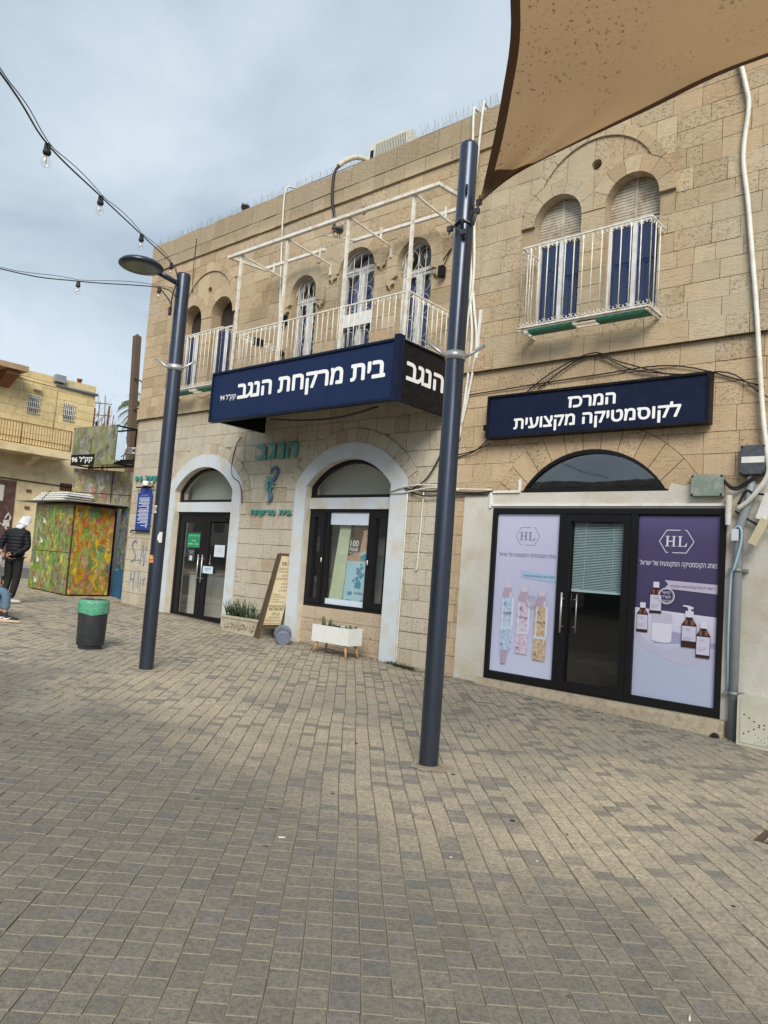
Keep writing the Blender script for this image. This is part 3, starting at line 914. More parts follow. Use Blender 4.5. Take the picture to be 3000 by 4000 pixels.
# cosmetics shopfront
GLASSH = glass('shop_door_glass', (0.88, 0.92, 0.92), 1.0, 1.0, 0.8)
mb = MB(); leaf(mb, -5.70, -2.55, .27, 2.655, .07, -.04, .07, .10)
mb.box(-4.65, -4.57, -.043, .07, .372, 2.583); mb.box(-3.67, -3.585, -.043, .07, .372, 2.583)
shop = mb.build('shopfront', BLACK, BLD)
d = leaf(MB(), -4.568, -3.672, .285, 2.575, .09, -.05, .05, .105).build('door', BLACK, shop)
sheet(rect(-4.478, -3.762, .39, 2.485), .0).build('pane', GLASSH, shop)
mb = MB()
for hx in (-4.52,):
    mb.tube([(hx, -.13, 1.02), (hx, -.13, 1.54)], .0135, 10)
    for z in (1.1, 1.46): mb.tube([(hx, -.13, z), (hx, -.05, z)], .009, 8)
mb.build('handle', GALV, shop)
mb = MB(); mb.tube([(-4.4, .06, 1.03), (-4.4, .06, 1.53)], .011, 8)
for z in (1.1, 1.46): mb.tube([(-4.4, .06, z), (-4.4, .0, z)], .008, 6)
mb.build('handle', GALV, shop)
BLIND = mat('pale_blue_blind', (0.52, 0.66, 0.70), 0.45, 0, 0.05)
sl = MB()
nz = 42
for i in range(nz):
    z = 1.60 + i * (2.47 - 1.60) / nz
    sl.faces([(-4.465, .028, z), (-3.775, .028, z), (-3.775, .05, z + .014), (-4.465, .05, z + .014)], [(0, 1, 2, 3)])
sl.box(-4.465, -3.775, .025, .055, 1.565, 1.595)
for x in (-4.3, -3.92): sl.box(x - .002, x + .002, .024, .026, 1.6, 2.48)
sl.build('blind', BLIND, shop)
sheet(rect(-5.63, -4.65, .37, 2.585), .01).build('panel', BLACK, shop); sheet(rect(-3.585, -2.62, .37, 2.585), .01).build('panel', BLACK, shop)
fan_i = arch(-4.26, .935, 2.935, 2.94, 3.385, 22)
f = slab([FAN_O], [fan_i], -.025, .05).build('fanlight', BLACK, BLD)
sheet(fan_i, .02).build('pane', GLASS, f)
# sill ledge that grows as the ground drops
mb = MB(); mb.faces([(-5.78, -.15, .10), (-2.48, -.17, -.1), (-2.48, .05, -.1), (-5.78, .05, .10), (-5.78, -.10, .262), (-2.48, -.12, .262), (-2.48, .05, .266), (-5.78, .05, .266)],
                    [(4, 5, 6, 7), (0, 1, 5, 4), (1, 2, 6, 5), (3, 0, 4, 7)])
CONCP = mat('pebbled_concrete', (0.42, 0.36, 0.27), 0.9, 0, 0.2, 4, 0.8, 55, (0.20, 0.16, 0.11), 14, 0.7)
mb.build('sill', CONCP, BLD)
mb = MB(); mb.tube([(-2.56, -.19, .075), (-2.56, .0, .085)], .05, 12); mb.build('outlet_pipe', RUBBER, BLD)

# inside the pharmacy and the shop, dim rooms
ROOM = mat('room_wall', (0.42, 0.42, 0.38), 0.8); ROOMF = mat('room_floor', (0.30, 0.28, 0.25), 0.5)
mb = MB(); mb.face([(-15.2, 4.2, .3), (-6.4, 4.2, .3), (-6.4, 4.2, 4.5), (-15.2, 4.2, 4.5)])
mb.face([(-6.4, .3, .3), (-6.4, 4.2, .3), (-6.4, 4.2, 4.5), (-6.4, .3, 4.5)])
mb.build('interior_wall', ROOM, BLD)
mb = MB(); mb.face([(-15.2, .3, .33), (-6.4, .3, .33), (-6.4, 4.2, .33), (-15.2, 4.2, .33)]); mb.build('interior_floor', ROOMF, BLD)
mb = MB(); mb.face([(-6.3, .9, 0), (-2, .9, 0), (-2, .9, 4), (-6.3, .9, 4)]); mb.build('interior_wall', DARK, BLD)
for x_ in (-12.75, -8.65): MB().box(x_ - 1.0, x_ + 1.0, .42, .46, 2.7, 3.7).build('interior_panel', mat('interior_grey', (.36, .40, .36), .7, 0, .2, 2) if x_ < -12 else bpy.data.materials['interior_grey'], BLD)
GREENW = mat('pale_green_board', (0.56, 0.62, 0.46), 0.6); COUNT = mat('counter_white', (0.60, 0.62, 0.60), 0.5)
mb = MB(); mb.box(-13.75, -12.95, .55, 1.0, .33, 1.28); mb.box(-13.78, -12.93, .52, 1.05, 1.28, 1.32, 1); mb.build('counter', [COUNT, ROOMF], BLD)
mb = MB()
for z in (.5, .9, 1.3, 1.7, 2.1): mb.box(-12.6, -11.2, 2.2, 2.5, z, z + .03)
mb.box(-12.6, -11.2, 2.5, 2.55, .33, 2.5); mb.build('shelf', COUNT, BLD)
rr = random.Random(8); mb = MB()
for z in (.53, .93, 1.33, 1.73, 2.13):
    x = -12.55
    while x < -11.3:
        q = rr.uniform(.06, .12); mb.box(x, x + q - .012, 2.23, 2.4, z, z + rr.uniform(.1, .26), rr.randrange(4)); x += q
mb.build('shelf_stock', [mat('pack_%s' % n_, c) for n_, c in (('white', (.6, .6, .6)), ('blue', (.1, .2, .4)), ('green', (.1, .35, .2)), ('ochre', (.45, .3, .12)))], BLD)
mb = MB(); mb.faces([(-9.10, .20, 1.06), (-8.78, .20, 1.06), (-8.70, .24, 2.6), (-8.95, .24, 2.6)], [(0, 1, 2, 3)]); mb.build('display_board', GREENW, BLD)
mb = MB(); mb.face([(-9.6, .7, .95), (-7.7, .7, .95), (-7.7, .7, 2.85), (-9.6, .7, 2.85)]); mb.build('display_backing', mat('display_grey', (0.33, 0.37, 0.36), .7), BLD)

# upper windows
BLUEB = mat('deep_blue_blind', (0.016, 0.042, 0.15), 0.4, 0, 0.1)
SHUT = mat('worn_grey_shutter', (0.50, 0.47, 0.40), 0.8, 0, 0.15, 6, 0.3, 60, (0.20, 0.13, 0.08), 5, 0.8)
DKREV = mat('dark_shutter_slats', (0.05, 0.04, 0.035), 0.8)


def biforate_window(cx, half, shut, mullion=True, zb=5.25, open_=False):
    zt = 6.50
    mb = MB(); leaf(mb, cx - half, cx + half, zb, zt, .034, .10, .16)
    mb.box(cx - .028, cx + .028, .095, .16, zb + .035, zt - .035)
    w_ = mb.build('window', WHITEF, BLD)
    if not open_:
        mb = MB(); nz = 46
        for i in range(nz):
            z = zb + .06 + i * (zt - .12 - zb) / nz
            mb.faces([(cx - half + .05, .128, z), (cx + half - .05, .128, z), (cx + half - .05, .14, z + .024), (cx - half + .05, .14, z + .024)], [(0, 1, 2, 3)])
        mb.build('blind', BLUEB, w_)
    sheet(rect(cx - half + .05, cx + half - .05, zb + .05, zt - .05), .118).build('pane', GLASSU, w_)
    top = arch(cx, half, zt + .004, 6.72, 7.085)
    if shut:
        s_ = slab([top], [], .13, .15).build('shutter', DKREV, w_)
        mb = MB(); z = zt + .03
        while z < 7.06:
            vs, T = region([top, rect(cx - 1, cx + 1, z, z + .034)], [])
            if T: ext(mb, vs, T, .112, .13)
            z += .042
        vs, T = region([top, rect(cx - .02, cx + .02, zt, 7.2)], []); ext(mb, vs, T, .10, .13)
        mb.build('slat', SHUT, w_)
    else:
        mb = MB(); z = zt + .01
        while z < 7.06:
            vs, T = region([top, rect(cx - 1, cx + 1, z, z + .026)], [])
            if T: ext(mb, vs, T, .2, .22)
            z += .034
        mb.build('slat', DKREV, w_)
    return w_


for cx in (-4.925, -3.86): biforate_window(cx, .363, True)
for cx in (-13.665, -12.60): biforate_window(cx, .363, False)


def quatre(mb, x, y, z, r=.022):
    for k in range(4):
        a = math.pi / 4 + k * math.pi / 2
        c = (x + r * math.cos(a), z + r * math.sin(a))
        pts = [(c[0] + r * .8 * math.cos(2 * math.pi * i / 8), y, c[1] + r * .8 * math.sin(2 * math.pi * i / 8)) for i in range(9)]
        mb.tube(pts, .004, 4, cap=False)


def balcony_door(cx, hf, op, sp, apx, ztr, panel):
    fr = arch(cx, hf - .005, 4.95, sp, apx - .005); fi = arch(cx, hf - .04, 5.0, sp - .01, apx - .04)
    mb = MB(); slab([fr], [fi], .10, .18, mb=mb)
    mb.box(cx - hf + .035, cx + hf - .035, .098, .18, ztr - .05, ztr); mb.box(cx - .03, cx + .03, .098, .18, 5.0, ztr - .05)
    for sx in (-1, 1):
        x0, x1 = (cx - hf + .035, cx - .032) if sx < 0 else (cx + .032, cx + hf - .035)
        slab([rect(x0, x1, 5.0, ztr - .052)], [rect(x0 + .03, x1 - .03, 5.08, ztr - .10)], .105, .165, mb=mb)
    w_ = mb.build('window', WHITEF, BLD)
    sheet(fi, .14).build('pane', GLASSU, w_)
    mb = MB(); mb.face([(cx - hf, .24, 4.96), (cx + hf, .24, 4.96), (cx + hf, .24, ztr), (cx - hf, .24, ztr)])
    k = 9
    for i in range(k):
        x0 = cx - hf * .62 + i * (hf * .6) / k
        mb.face([(x0, .2 + .03 * (i % 2), 5.0), (x0 + hf * .6 / k, .2 + .03 * ((i + 1) % 2), 5.0), (x0 + hf * .6 / k, .2 + .03 * ((i + 1) % 2), ztr - .1), (x0, .2 + .03 * (i % 2), ztr - .1)])
    mb.build('curtain', BLUEB, w_)
    # iron grille: uprights with petal scrolls
    g_ = MB(); y = .055; nb = 5
    outer = arch(cx, hf - .012, 4.98, sp, apx - .012)
    g_.tube([(p[0], y, p[1]) for p in outer[1:]] , .011, 6)
    xs = [cx + (i - (nb - 1) / 2) * (2 * hf / (nb)) for i in range(nb)]
    for x in xs:
        d_ = abs(x - cx) / hf; top = sp + (apx - sp) * math.sqrt(max(0, 1 - d_ * d_)) - .01
        g_.tube([(x, y, 4.96), (x, y, top)], .006, 5)
    stp = 2 * hf / nb
    z = 5.06
    while z < apx - .35:
        for x in (xs[1], xs[3]):
            for s2 in (-1, 1):
                for s3 in (-1, 1):
                    pts = [(x + s2 * (.008 + stp * .86 * math.sin(a) ** 1.0), y, z + .17 + s3 * .17 * math.cos(a)) for a in [math.pi / 2 * q / 5 for q in range(6)]]
                    g_.tube(pts, .0042, 4, cap=False)
        for x in (xs[1], xs[3]) if int(z * 10) % 2 else (xs[0] + .02, xs[2], xs[4] - .02): quatre(g_, x, y - .004, z + .19)
        z += .385
    g_.tube([(cx - hf, y, ztr - .02), (cx + hf, y, ztr - .02)], .01, 5)
    g_.build('grille', WHITEM, w_, kind='stuff')
    if panel:
        MB().box(cx - hf + .01, cx + hf - .01, .035, .05, 5.87, 6.10).build('panel', WHITEP, w_)


balcony_door(-10.10, .34, LW, 6.67, 7.01, 6.62, False)
balcony_door(-8.79, .43, MW, 6.85, 7.24, 6.93, True)
balcony_door(-7.48, .36, RW, 6.70, 7.10, 6.62, False)


# ---- ironwork
def scroll(mb, c, ax, az, r, up=1, thick=.0058):
    c, ax, az = Vector(c), Vector(ax), Vector(az)
    pts = []
    for i in range(11):
        a = -0.3 + 1.55 * math.pi * i / 10; rr_ = r * (1 - .45 * i / 10)
        pts.append(c + ax * (rr_ * math.cos(a)) + az * (up * rr_ * math.sin(a)))
    mb.tube(pts, thick, 4, cap=False)


def railing(parent, segs, z0, z1, step, bottom=True, scr=(True, True), thick=.0075):
    """segs: list of ((x,y),(x,y)); each baluster is a piece of its own"""
    rail = MB(); orn = MB()
    for (a, b) in segs:
        a3, b3 = Vector((a[0], a[1], 0)), Vector((b[0], b[1], 0)); d_ = b3 - a3; Ln = d_.length; u_ = d_ / Ln
        MB().beam((a[0], a[1], z1), (b[0], b[1], z1), .022, .02).build('rail', WHITEM, parent)
        if bottom: MB().beam((a[0], a[1], z0), (b[0], b[1], z0), .03, .02).build('rail', WHITEM, parent)
        n = max(1, int(round(Ln / step)))
        for i in range(n + 1):
            p = a3 + u_ * (Ln * i / n)
            MB().tube([(p.x, p.y, z0 + .008), (p.x, p.y, z1 - .008)], thick, 6).build('baluster', WHITEM, parent)
            if i < n:
                q = a3 + u_ * (Ln * (i + .5) / n); hw = Ln / n * .27
                if scr[0]:
                    scroll(orn, (q.x - u_.x * hw * .9, q.y - u_.y * hw * .9, z1 - .055), u_, (0, 0, 1), hw, 1); scroll(orn, (q.x + u_.x * hw * .9, q.y + u_.y * hw * .9, z1 - .055), -u_, (0, 0, 1), hw, 1)
                if scr[1]:
                    scroll(orn, (q.x - u_.x * hw * .9, q.y - u_.y * hw * .9, z0 + .055), u_, (0, 0, 1), hw, -1); scroll(orn, (q.x + u_.x * hw * .9, q.y + u_.y * hw * .9, z0 + .055), -u_, (0, 0, 1), hw, -1)
    orn.build('scroll_ornament', WHITEM, parent, kind='stuff')


GREENT = mat('green_plastic_tray', (0.02, 0.16, 0.11), 0.5, 0, 0.3, 8)
for x0, x1 in ((-13.83, -11.98), (-5.21, -3.42)):
    mb = MB()
    for y in (-.43, -.3, -.17): mb.beam((x0, y, 5.07), (x1, y, 5.07), .022, .018)
    for x in (x0 + .02, x1 - .02): mb.beam((x, -.46, 5.05), (x, .0, 5.05), .022, .02)
    bal = mb.build('balconet', WHITEM, BLD)
    railing(bal, [((x0, -.45), (x1, -.45)), ((x0, -.45), (x0, -.02)), ((x1, -.45), (x1, -.02))], 5.09, 6.22, .128)
    for a, b in ((x0 + .1, x0 + .75), (x0 + 1.08, x1 - .03)):
        mb = MB(); mb.box(a, b, -.37, -.22, 5.035, 5.055); mb.box(a, b, -.37, -.36, 5.0551, 5.09); mb.build('tray', GREENT, bal)

mb = MB(); mb.box(-10.86, -6.68, -1.15, -.05, 4.74, 4.92)
balc = mb.build('balcony', CONC, BLD)
railing(balc, [((-10.62, -1.12), (-6.66, -1.12)), ((-10.62, -1.12), (-10.62, -.06)), ((-6.66, -1.12), (-6.66, -.06))], 4.96, 5.68, .118, scr=(False, False))
orn = MB()
for k in range(11):
    q = -10.56 + k * .107; scroll(orn, (q, -1.12, 5.62), (1, 0, 0), (0, 0, 1), .04, 1); scroll(orn, (q + .09, -1.12, 5.62), (-1, 0, 0), (0, 0, 1), .04, 1)
for k in range(5):
    q = -7.28 + k * .118; scroll(orn, (q, -1.12, 5.62), (1, 0, 0), (0, 0, 1), .04, 1); scroll(orn, (q + .09, -1.12, 5.62), (-1, 0, 0), (0, 0, 1), .04, 1)
for k in range(9):
    q = -1.07 + k * .118
    for x in (-6.66, -10.62):
        scroll(orn, (x, q, 5.62), (0, 1, 0), (0, 0, 1), .042, 1); scroll(orn, (x, q + .09, 5.62), (0, -1, 0), (0, 0, 1), .042, 1)
orn.build('scroll_ornament', WHITEM, balc, kind='stuff')
# awning frame standing on the balcony
mb = MB()
fr_ = mb
posts = (-10.66, -9.42, -7.99, -6.68)
mb.beam((-11.0, -1.15, 7.15), (-6.19, -1.15, 7.13), .065, .05)
af = mb.build('awning_frame', WHITEM, BLD)
for x in posts:
    MB().beam((x, -1.12, 4.93), (x, -1.12, 7.12), .042).build('post', WHITEM, af)
    b_ = MB(); b_.beam((x + .02, -1.12, 7.12), (x + .02, -.10, 7.05), .026); b_.beam((x + .02, -.10, 7.06), (x + .02, -.1, 6.86), .03); b_.beam((x + .02, -.38, 7.08), (x + .02, -.38, 7.26), .025)
    b_.build('brace', WHITEM, af)
MB().beam((-10.97, -1.12, 7.15), (-10.97, -.28, 7.22), .05).build('end_bar', WHITEM, af)
MB().beam((-6.21, -1.12, 7.13), (-6.21, -.28, 7.2), .05).build('end_bar', WHITEM, af)
MB().beam((-11.0, -.3, 7.25), (-9.36, -.3, 7.25), .05).build('inner_bar', WHITEM, af)
MB().beam((-8.70, -.3, 7.24), (-6.15, -.3, 7.2), .05).build('inner_bar', WHITEM, af)
MB().beam((-8.62, -.28, 7.24), (-8.62, -1.1, 7.02), .028).build('brace', WHITEM, af)
# ---------------------------------------------------------------- shop signs
UX, UZ, UY = (1, 0, 0), (0, 0, 1), (0, 1, 0)
sg = thing('shop_sign', 'long navy corner sign wrapped round the balcony front with large white Hebrew lettering', 'sign', (-8.8, -1.2, 4.07))
mb = MB(); mb.box(-10.96, -6.70, -1.26, -1.17, 4.075, 4.93); mb.build('front_board', NAVY, sg)
mb = MB()
for z0, z1 in ((4.06, 4.095), (4.915, 4.95)): mb.box(-10.985, -6.695, -1.285, -1.165, z0, z1)
mb.box(-10.985, -10.955, -1.285, -1.165, 4.0951, 4.9149); mb.box(-6.72, -6.62, -1.29, -1.17, 4.05, 5.0)
mb.box(-8.031, -8.025, -1.2625, -1.25, 4.096, 4.914)
mb.build('sign_frame', NAVYD, sg)
mb = MB(); mb.box(-6.70, -6.64, -1.165, -.06, 4.09, 4.92); mb.build('side_board', BLACKS, sg)
mb = MB()
for z0, z1 in ((4.06, 4.0895), (4.9205, 4.95)): mb.box(-6.705, -6.615, -1.165, -.06, z0, z1)
mb.build('sign_frame', BLACKS, sg)
mb = MB(); mb.box(-10.96, -10.90, -1.165, -.04, 4.09, 4.92); mb.build('side_board', BLACKS, sg)
words('בית מרקחת הנגב', sg, (-10.24, -1.2635, 4.312), UX, UZ, 3.37, .365, .030, LETTER)
words('94 ל"קק', sg, (-10.72, -1.2635, 4.40), UX, UZ, .44, .125, .012, LETTER, False)
mb = MB(); text(mb, 'הנגב', (-6.636, -1.075, 4.385), UY, UZ, .90, .275, .026); mb.build('lettering', LETTER, sg)

s2 = thing('shop_sign', 'dark navy flat sign with two lines of white Hebrew text above the cosmetics shop', 'sign', (-4.28, -.1, 3.65))
mb = MB(); mb.box(-5.80, -2.765, -.16, -.05, 3.66, 4.25); mb.build('sign_board', NAVYD, s2)
mb = MB()
for z0, z1 in ((3.645, 3.675), (4.235, 4.265)): mb.box(-5.82, -2.745, -.185, -.045, z0, z1)
mb.box(-5.82, -5.79, -.185, -.045, 3.6751, 4.2349); mb.box(-2.775, -2.745, -.185, -.045, 3.6751, 4.2349); mb.build('sign_frame', BLACKS, s2)
mb = MB(); text(mb, 'המרכז', (-4.565, -.1635, 3.985), UX, UZ, .665, .155, .03); mb.build('lettering', LETTER, s2)
words('לקוסמטיקה מקצועית', s2, (-5.375, -.1635, 3.695), UX, UZ, 2.30, .25, .026, LETTER)
mb = MB(); mb.box(-5.9, -5.82, -.13, -.05, 3.78, 3.86); mb.build('bracket', BLACKS, s2)

# raised teal letters on the wall
def letters(word, x0, x1, z0, h, name, label, cat='lettering', d=.03, bold=.03, heb=True, group=None):
    r_ = thing(name, label, cat, ((x0 + x1) / 2, -.03, z0), group)
    chars = list(word[::-1]) if heb else list(word)
    ws = []
    for c in chars:
        if c == ' ': ws.append(.35); continue
        vs, f_ = textmesh(c, bold, False); ws.append(max(v[0] for v in vs) - min(v[0] for v in vs))
    hs = []
    for c in chars:
        if c == ' ': hs.append((0, 1)); continue
        vs, f_ = textmesh(c, bold, False); hs.append((min(v[1] for v in vs), max(v[1] for v in vs)))
    tot = sum(ws) + .09 * (len(ws) - 1); k = (x1 - x0) / tot
    ref = max(b for a, b in hs); x = x0
    for c, w_, (a, b) in zip(chars, ws, hs):
        if c != ' ':
            mb = MB(); text(mb, c, (x, -.028, z0 + a / ref * h), UX, UZ, w_ * k, (b - a) / ref * h, bold, False, 0, d, slant=.08)
            mb.build('letter', TEALP, r_)
        x += (w_ + .09) * k
    return r_


letters('הנגב', -11.10, -9.95, 3.60, .27, 'wall_lettering', 'large weathered teal Hebrew letters on the stone between the two white arches')
letters('בית מרקחת', -11.12, -9.98, 2.54, .125, 'wall_lettering', 'row of small teal Hebrew letters below the snake emblem')
letters('94 לקק', -15.36, -14.46, 3.27, .16, 'wall_lettering', 'small teal house number and street letters beside the left corner', heb=False)
# snake and palm emblem
em = thing('wall_emblem', 'blue and teal snake coiled round a palm, cut-out emblem between the teal words', 'emblem', (-10.58, -.02, 2.75))
SNK = mat('slate_blue_metal', (0.07, 0.12, 0.22), .45, 0, .3, 6); PLM = mat('teal_metal', (0.07, 0.30, 0.29), .45, 0, .3, 8)
pts = []
for i in range(15): a = R(200 - 250 * i / 14); pts.append((-10.52 + .085 * math.cos(a), -.05, 3.33 + .085 * math.sin(a)))
pts += [(-10.50, -.05, 3.22), (-10.58, -.05, 3.12), (-10.62, -.05, 3.05)]
MB().tube(pts, [.012] + [.02 + .014 * min(1, i / 9) for i in range(len(pts) - 1)], 8).build('snake', SNK, em)
pts = [(-10.66, -.05, 3.02), (-10.60, -.05, 2.96), (-10.55, -.05, 2.89), (-10.545, -.05, 2.82), (-10.59, -.05, 2.775), (-10.68, -.05, 2.755)]
MB().tube(pts, [.028, .032, .032, .028, .02, .008], 8).build('snake', SNK, em)
mb = MB(); mb.box(-10.665, -10.60, -.05, -.02, 2.83, 3.1); mb.build('palm_trunk', PLM, em)
mb = MB()
for a in (-60, -25, 10, 45, 90, 135, 170, 205, 240):
    a = R(a); c, s_ = math.cos(a), math.sin(a); L_ = .17
    mb.prism([(0, -.012), (L_ * .55, -.026), (L_, -.03 * 1.2), (L_ * .6, .02), (0, .012)], (-10.63, -.062, 3.12), (c, 0, s_), (-s_, 0, c), .012)
mb.build('palm_crown', PLM, em)
# blue history plaque
BLUE = mat('plaque_blue', (0.012, 0.045, 0.28), .4, 0, .06)
pq = thing('wall_plaque', 'blue information plaque with white lines of text, hung left of the lamp post', 'plaque', (-14.85, -.05, 2.14))
mb = MB(); mb.box(-15.12, -14.56, -.07, -.05, 2.15, 3.0); mb.box(-15.03, -14.63, -.069, -.051, 3.0, 3.13); mb.build('plate', BLUE, pq)
mb = MB(); mb.tube([(-15.22, -.07, 3.12), (-14.5, -.07, 3.12)], .016, 8); mb.build('hanging_rod', BLACKS, pq)
mb = MB(); mb.tube([(-15.25, -.07, 2.14), (-14.52, -.07, 2.14)], .016, 8); mb.tube([(-15.25, -.07, 2.14), (-15.29, -.07, 2.09)], .014, 6); mb.build('bottom_rod', BLACKS, pq)
mb = MB(); text(mb, '"בית מרקחת "הנגב', (-14.98, -.0715, 2.915), UX, UZ, .28, .03, .015)
rr = random.Random(21)
for i in range(22):
    z = 2.868 - i * .031; w_ = (.43 - (.15 if i % 3 == 2 else 0) * rr.random()) if i not in (7, 19, 21) else .09
    x = -14.62 - w_
    while x < -14.64:
        q = min(rr.uniform(.03, .09), -14.62 - x); mb.face([(x, -.0715, z), (x + q, -.0715, z), (x + q, -.0715, z + .013), (x, -.0715, z + .013)]); x += q + .008
mb.build('lettering', LETTER, pq)
# wall camera over the plaque
cm = thing('security_camera', 'small white dome camera mounted over the blue plaque', 'camera', (-14.66, -.1, 3.13))
mb = MB(); mb.lathe([(.0, .10), (.06, .10), (.065, .04), (.06, .0)], (-14.70, -.16, 3.14), 14); mb.beam((-14.62, -.1, 3.22), (-14.6, 0, 3.26), .03); mb.build('housing', WHITEP, cm)
mb = MB(); mb.lathe([(.058, .0), (.05, -.04), (.03, -.06), (.0, -.065)], (-14.70, -.16, 3.14), 14); mb.build('lens', BLACKS, cm)
# graffiti letters S.N on the left pier
gf = thing('graffiti', 'faint grey blue hand-sprayed S.N and scribbles low on the left pier', 'graffiti', (-15, -.02, 1.0))
SPR = mat('grey_spray', (0.20, 0.21, 0.26), .9); SPB = mat('blue_spray', (0.24, 0.28, 0.42), .9)
def stroke(mb, pts, w_=.016, y=-.0215):
    pts = [Vector((p[0], 0, p[1])) for p in pts]
    for a, b in zip(pts[:-1], pts[1:]):
        d_ = (b - a).normalized(); n_ = Vector((-d_.z, 0, d_.x)) * w_
        mb.face([(q.x, y, q.z) for q in (a - n_, b - n_, b + n_, a + n_)])
mb = MB(); stroke(mb, [(-15.06, 1.87), (-15.12, 1.92), (-15.21, 1.88), (-15.25, 1.80), (-15.22, 1.73), (-15.12, 1.66), (-15.06, 1.57), (-15.10, 1.48), (-15.24, 1.44)])
stroke(mb, [(-14.95, 1.47), (-14.94, 1.51)], .025); mb.build('spray_letter', SPR, gf)
mb = MB(); stroke(mb, [(-14.87, 1.40), (-14.80, 1.82), (-14.70, 1.37), (-14.66, 1.82)], .014); mb.build('spray_letter', SPB, gf)
mb = MB(); stroke(mb, [(-15.17, 1.22), (-15.19, 1.03), (-15.05, 1.06)], .014); stroke(mb, [(-15.04, 1.24), (-15.06, .85)], .014); stroke(mb, [(-14.85, 1.25), (-14.87, .85)], .01); stroke(mb, [(-14.76, 1.1), (-14.78, .8)], .01); stroke(mb, [(-14.7, 1.05), (-14.6, 1.1), (-14.68, .92)], .01); mb.build('spray_letter', SPB, gf)

# ---------------------------------------------------------------- posters on the cosmetics shop
def flatm(n, c, r=.45): return mat(n, c, r, 0, .02, 2)
LIL = None
def poster_mat(n, stops, x0, z0, z1):
    m_, t, p = nodes(n)
    g = N(t, 'ShaderNodeNewGeometry'); sp = N(t, 'ShaderNodeSeparateXYZ'); L(t, g.outputs['Position'], sp.inputs[0])
    f_ = mth(t, 'MULTIPLY', mth(t, 'SUBTRACT', sp.outputs['Z'], z0), 1 / (z1 - z0))
    f_ = mth(t, 'ADD', f_, mth(t, 'MULTIPLY', mth(t, 'SUBTRACT', noise(t, 2.2, 3), .5), .12))
    L(t, ramp(t, f_, stops), p.inputs['Base Color']); p.inputs['Roughness'].default_value = .42; return m_


SEQ = [0]
def P3(x, z, k=0): return (x, -.002 - .00013 * SEQ[0], z)


def shape(mb, poly, k, mi=0):
    SEQ[0] += 1
    kk = len(poly); ar = sum(poly[i][0] * poly[(i + 1) % kk][1] - poly[(i + 1) % kk][0] * poly[i][1] for i in range(kk))
    mb.face([P3(x, z, k) for x, z in (poly if ar > 0 else reversed(poly))], mi)


def band(mb, a, b, w_, k, mi=0):
    a, b = Vector(a), Vector(b); d_ = (b - a).normalized(); n_ = Vector((-d_.y, d_.x)) * w_ / 2
    shape(mb, [tuple(a - n_), tuple(b - n_), tuple(b + n_), tuple(a + n_)], k, mi)


def hl_logo(mb, cx, cz, s, k=1):
    """hexagon outline with two gaps, serif H and L"""
    h = [(-1, 0), (-.58, .66), (.58, .66), (1, 0), (.58, -.66), (-.58, -.66)]
    h = [(cx + x * s, cz + z * s) for x, z in h]; t_ = .045 * s
    def mid(a, b, f): return (a[0] + (b[0] - a[0]) * f, a[1] + (b[1] - a[1]) * f)
    band(mb, h[5], h[0], t_, k); band(mb, h[0], h[1], t_, k); band(mb, h[1], mid(h[1], h[2], .68), t_, k); band(mb, mid(h[1], h[2], .9), h[2], t_, k)
    band(mb, h[2], h[3], t_, k); band(mb, h[3], h[4], t_, k); band(mb, h[4], mid(h[4], h[5], .68), t_, k); band(mb, mid(h[4], h[5], .9), h[5], t_, k)
    def R_(x0, x1, z0, z1): shape(mb, [(cx + x0 * s, cz + z0 * s), (cx + x1 * s, cz + z0 * s), (cx + x1 * s, cz + z1 * s), (cx + x0 * s, cz + z1 * s)], k)
    for x in (-.52, -.15): R_(x - .055, x + .055, -.26, .28)
    R_(-.465, -.205, -.02, .035)
    for x in (-.52, -.15):
        for z in (-.30, .28): R_(x - .13, x + .13, z, z + .035)
    R_(.155, .265, -.26, .28); R_(.08, .34, .28, .315); R_(.08, .58, -.30, -.262)
    shape(mb, [(cx + .47 * s, cz - .262 * s), (cx + .58 * s, cz - .262 * s), (cx + .62 * s, cz - .08 * s), (cx + .585 * s, cz - .08 * s)], k)


def ptext(mb, s, x0, x1, z, h, bold=.0, heb=True, k=1, mi=0):
    SEQ[0] += 12
    text(mb, s, P3(x0, z, k), UX, UZ, x1 - x0, h, bold, heb, mi)


p1 = thing('shop_poster', 'pale lilac cosmetics poster with three tall serum bottles left of the shop door', 'poster', (-5.14, 0, .375))
PL = poster_mat('lilac_print', [(0, (0.56, 0.60, 0.80)), (.35, (0.50, 0.52, 0.74)), (1, (0.50, 0.50, 0.70))], 0, .37, 2.58)
mb = MB(); shape(mb, rect(-5.628, -4.652, .378, 2.578), 0); mb.build('sheet', PL, p1)
VIO = flatm('violet_print', (0.20, 0.17, 0.27)); MAUVE = flatm('mauve_print', (0.42, 0.34, 0.45)); MAUVL = flatm('pale_mauve_print', (0.58, 0.53, 0.66))
mb = MB(); hl_logo(mb, -5.14, 2.27, .185); mb.build('logo', VIO, p1)
SEQ[0] += 12; words('מותג הקוסמטיקה המקצועית של ישראל', p1, P3(-5.58, 1.965), UX, UZ, -4.70 - (-5.58), .075, .006, VIO)
mb = MB(); shape(mb, [(-5.22, 1.795), (-4.655, 1.755), (-4.655, 1.655), (-5.22, 1.70), (-5.185, 1.75)], 1); mb.build('ribbon', flatm('ribbon_blue', (.36, .50, .72)), p1)
mb = MB(); ptext(mb, 'להשיג רק אצל קוסמטיקאיות מוסמכות', -5.17, -4.70, 1.705, .04, .012, True, 2); mb.build('caption', flatm('ink_navy', (.02, .03, .10)), p1)


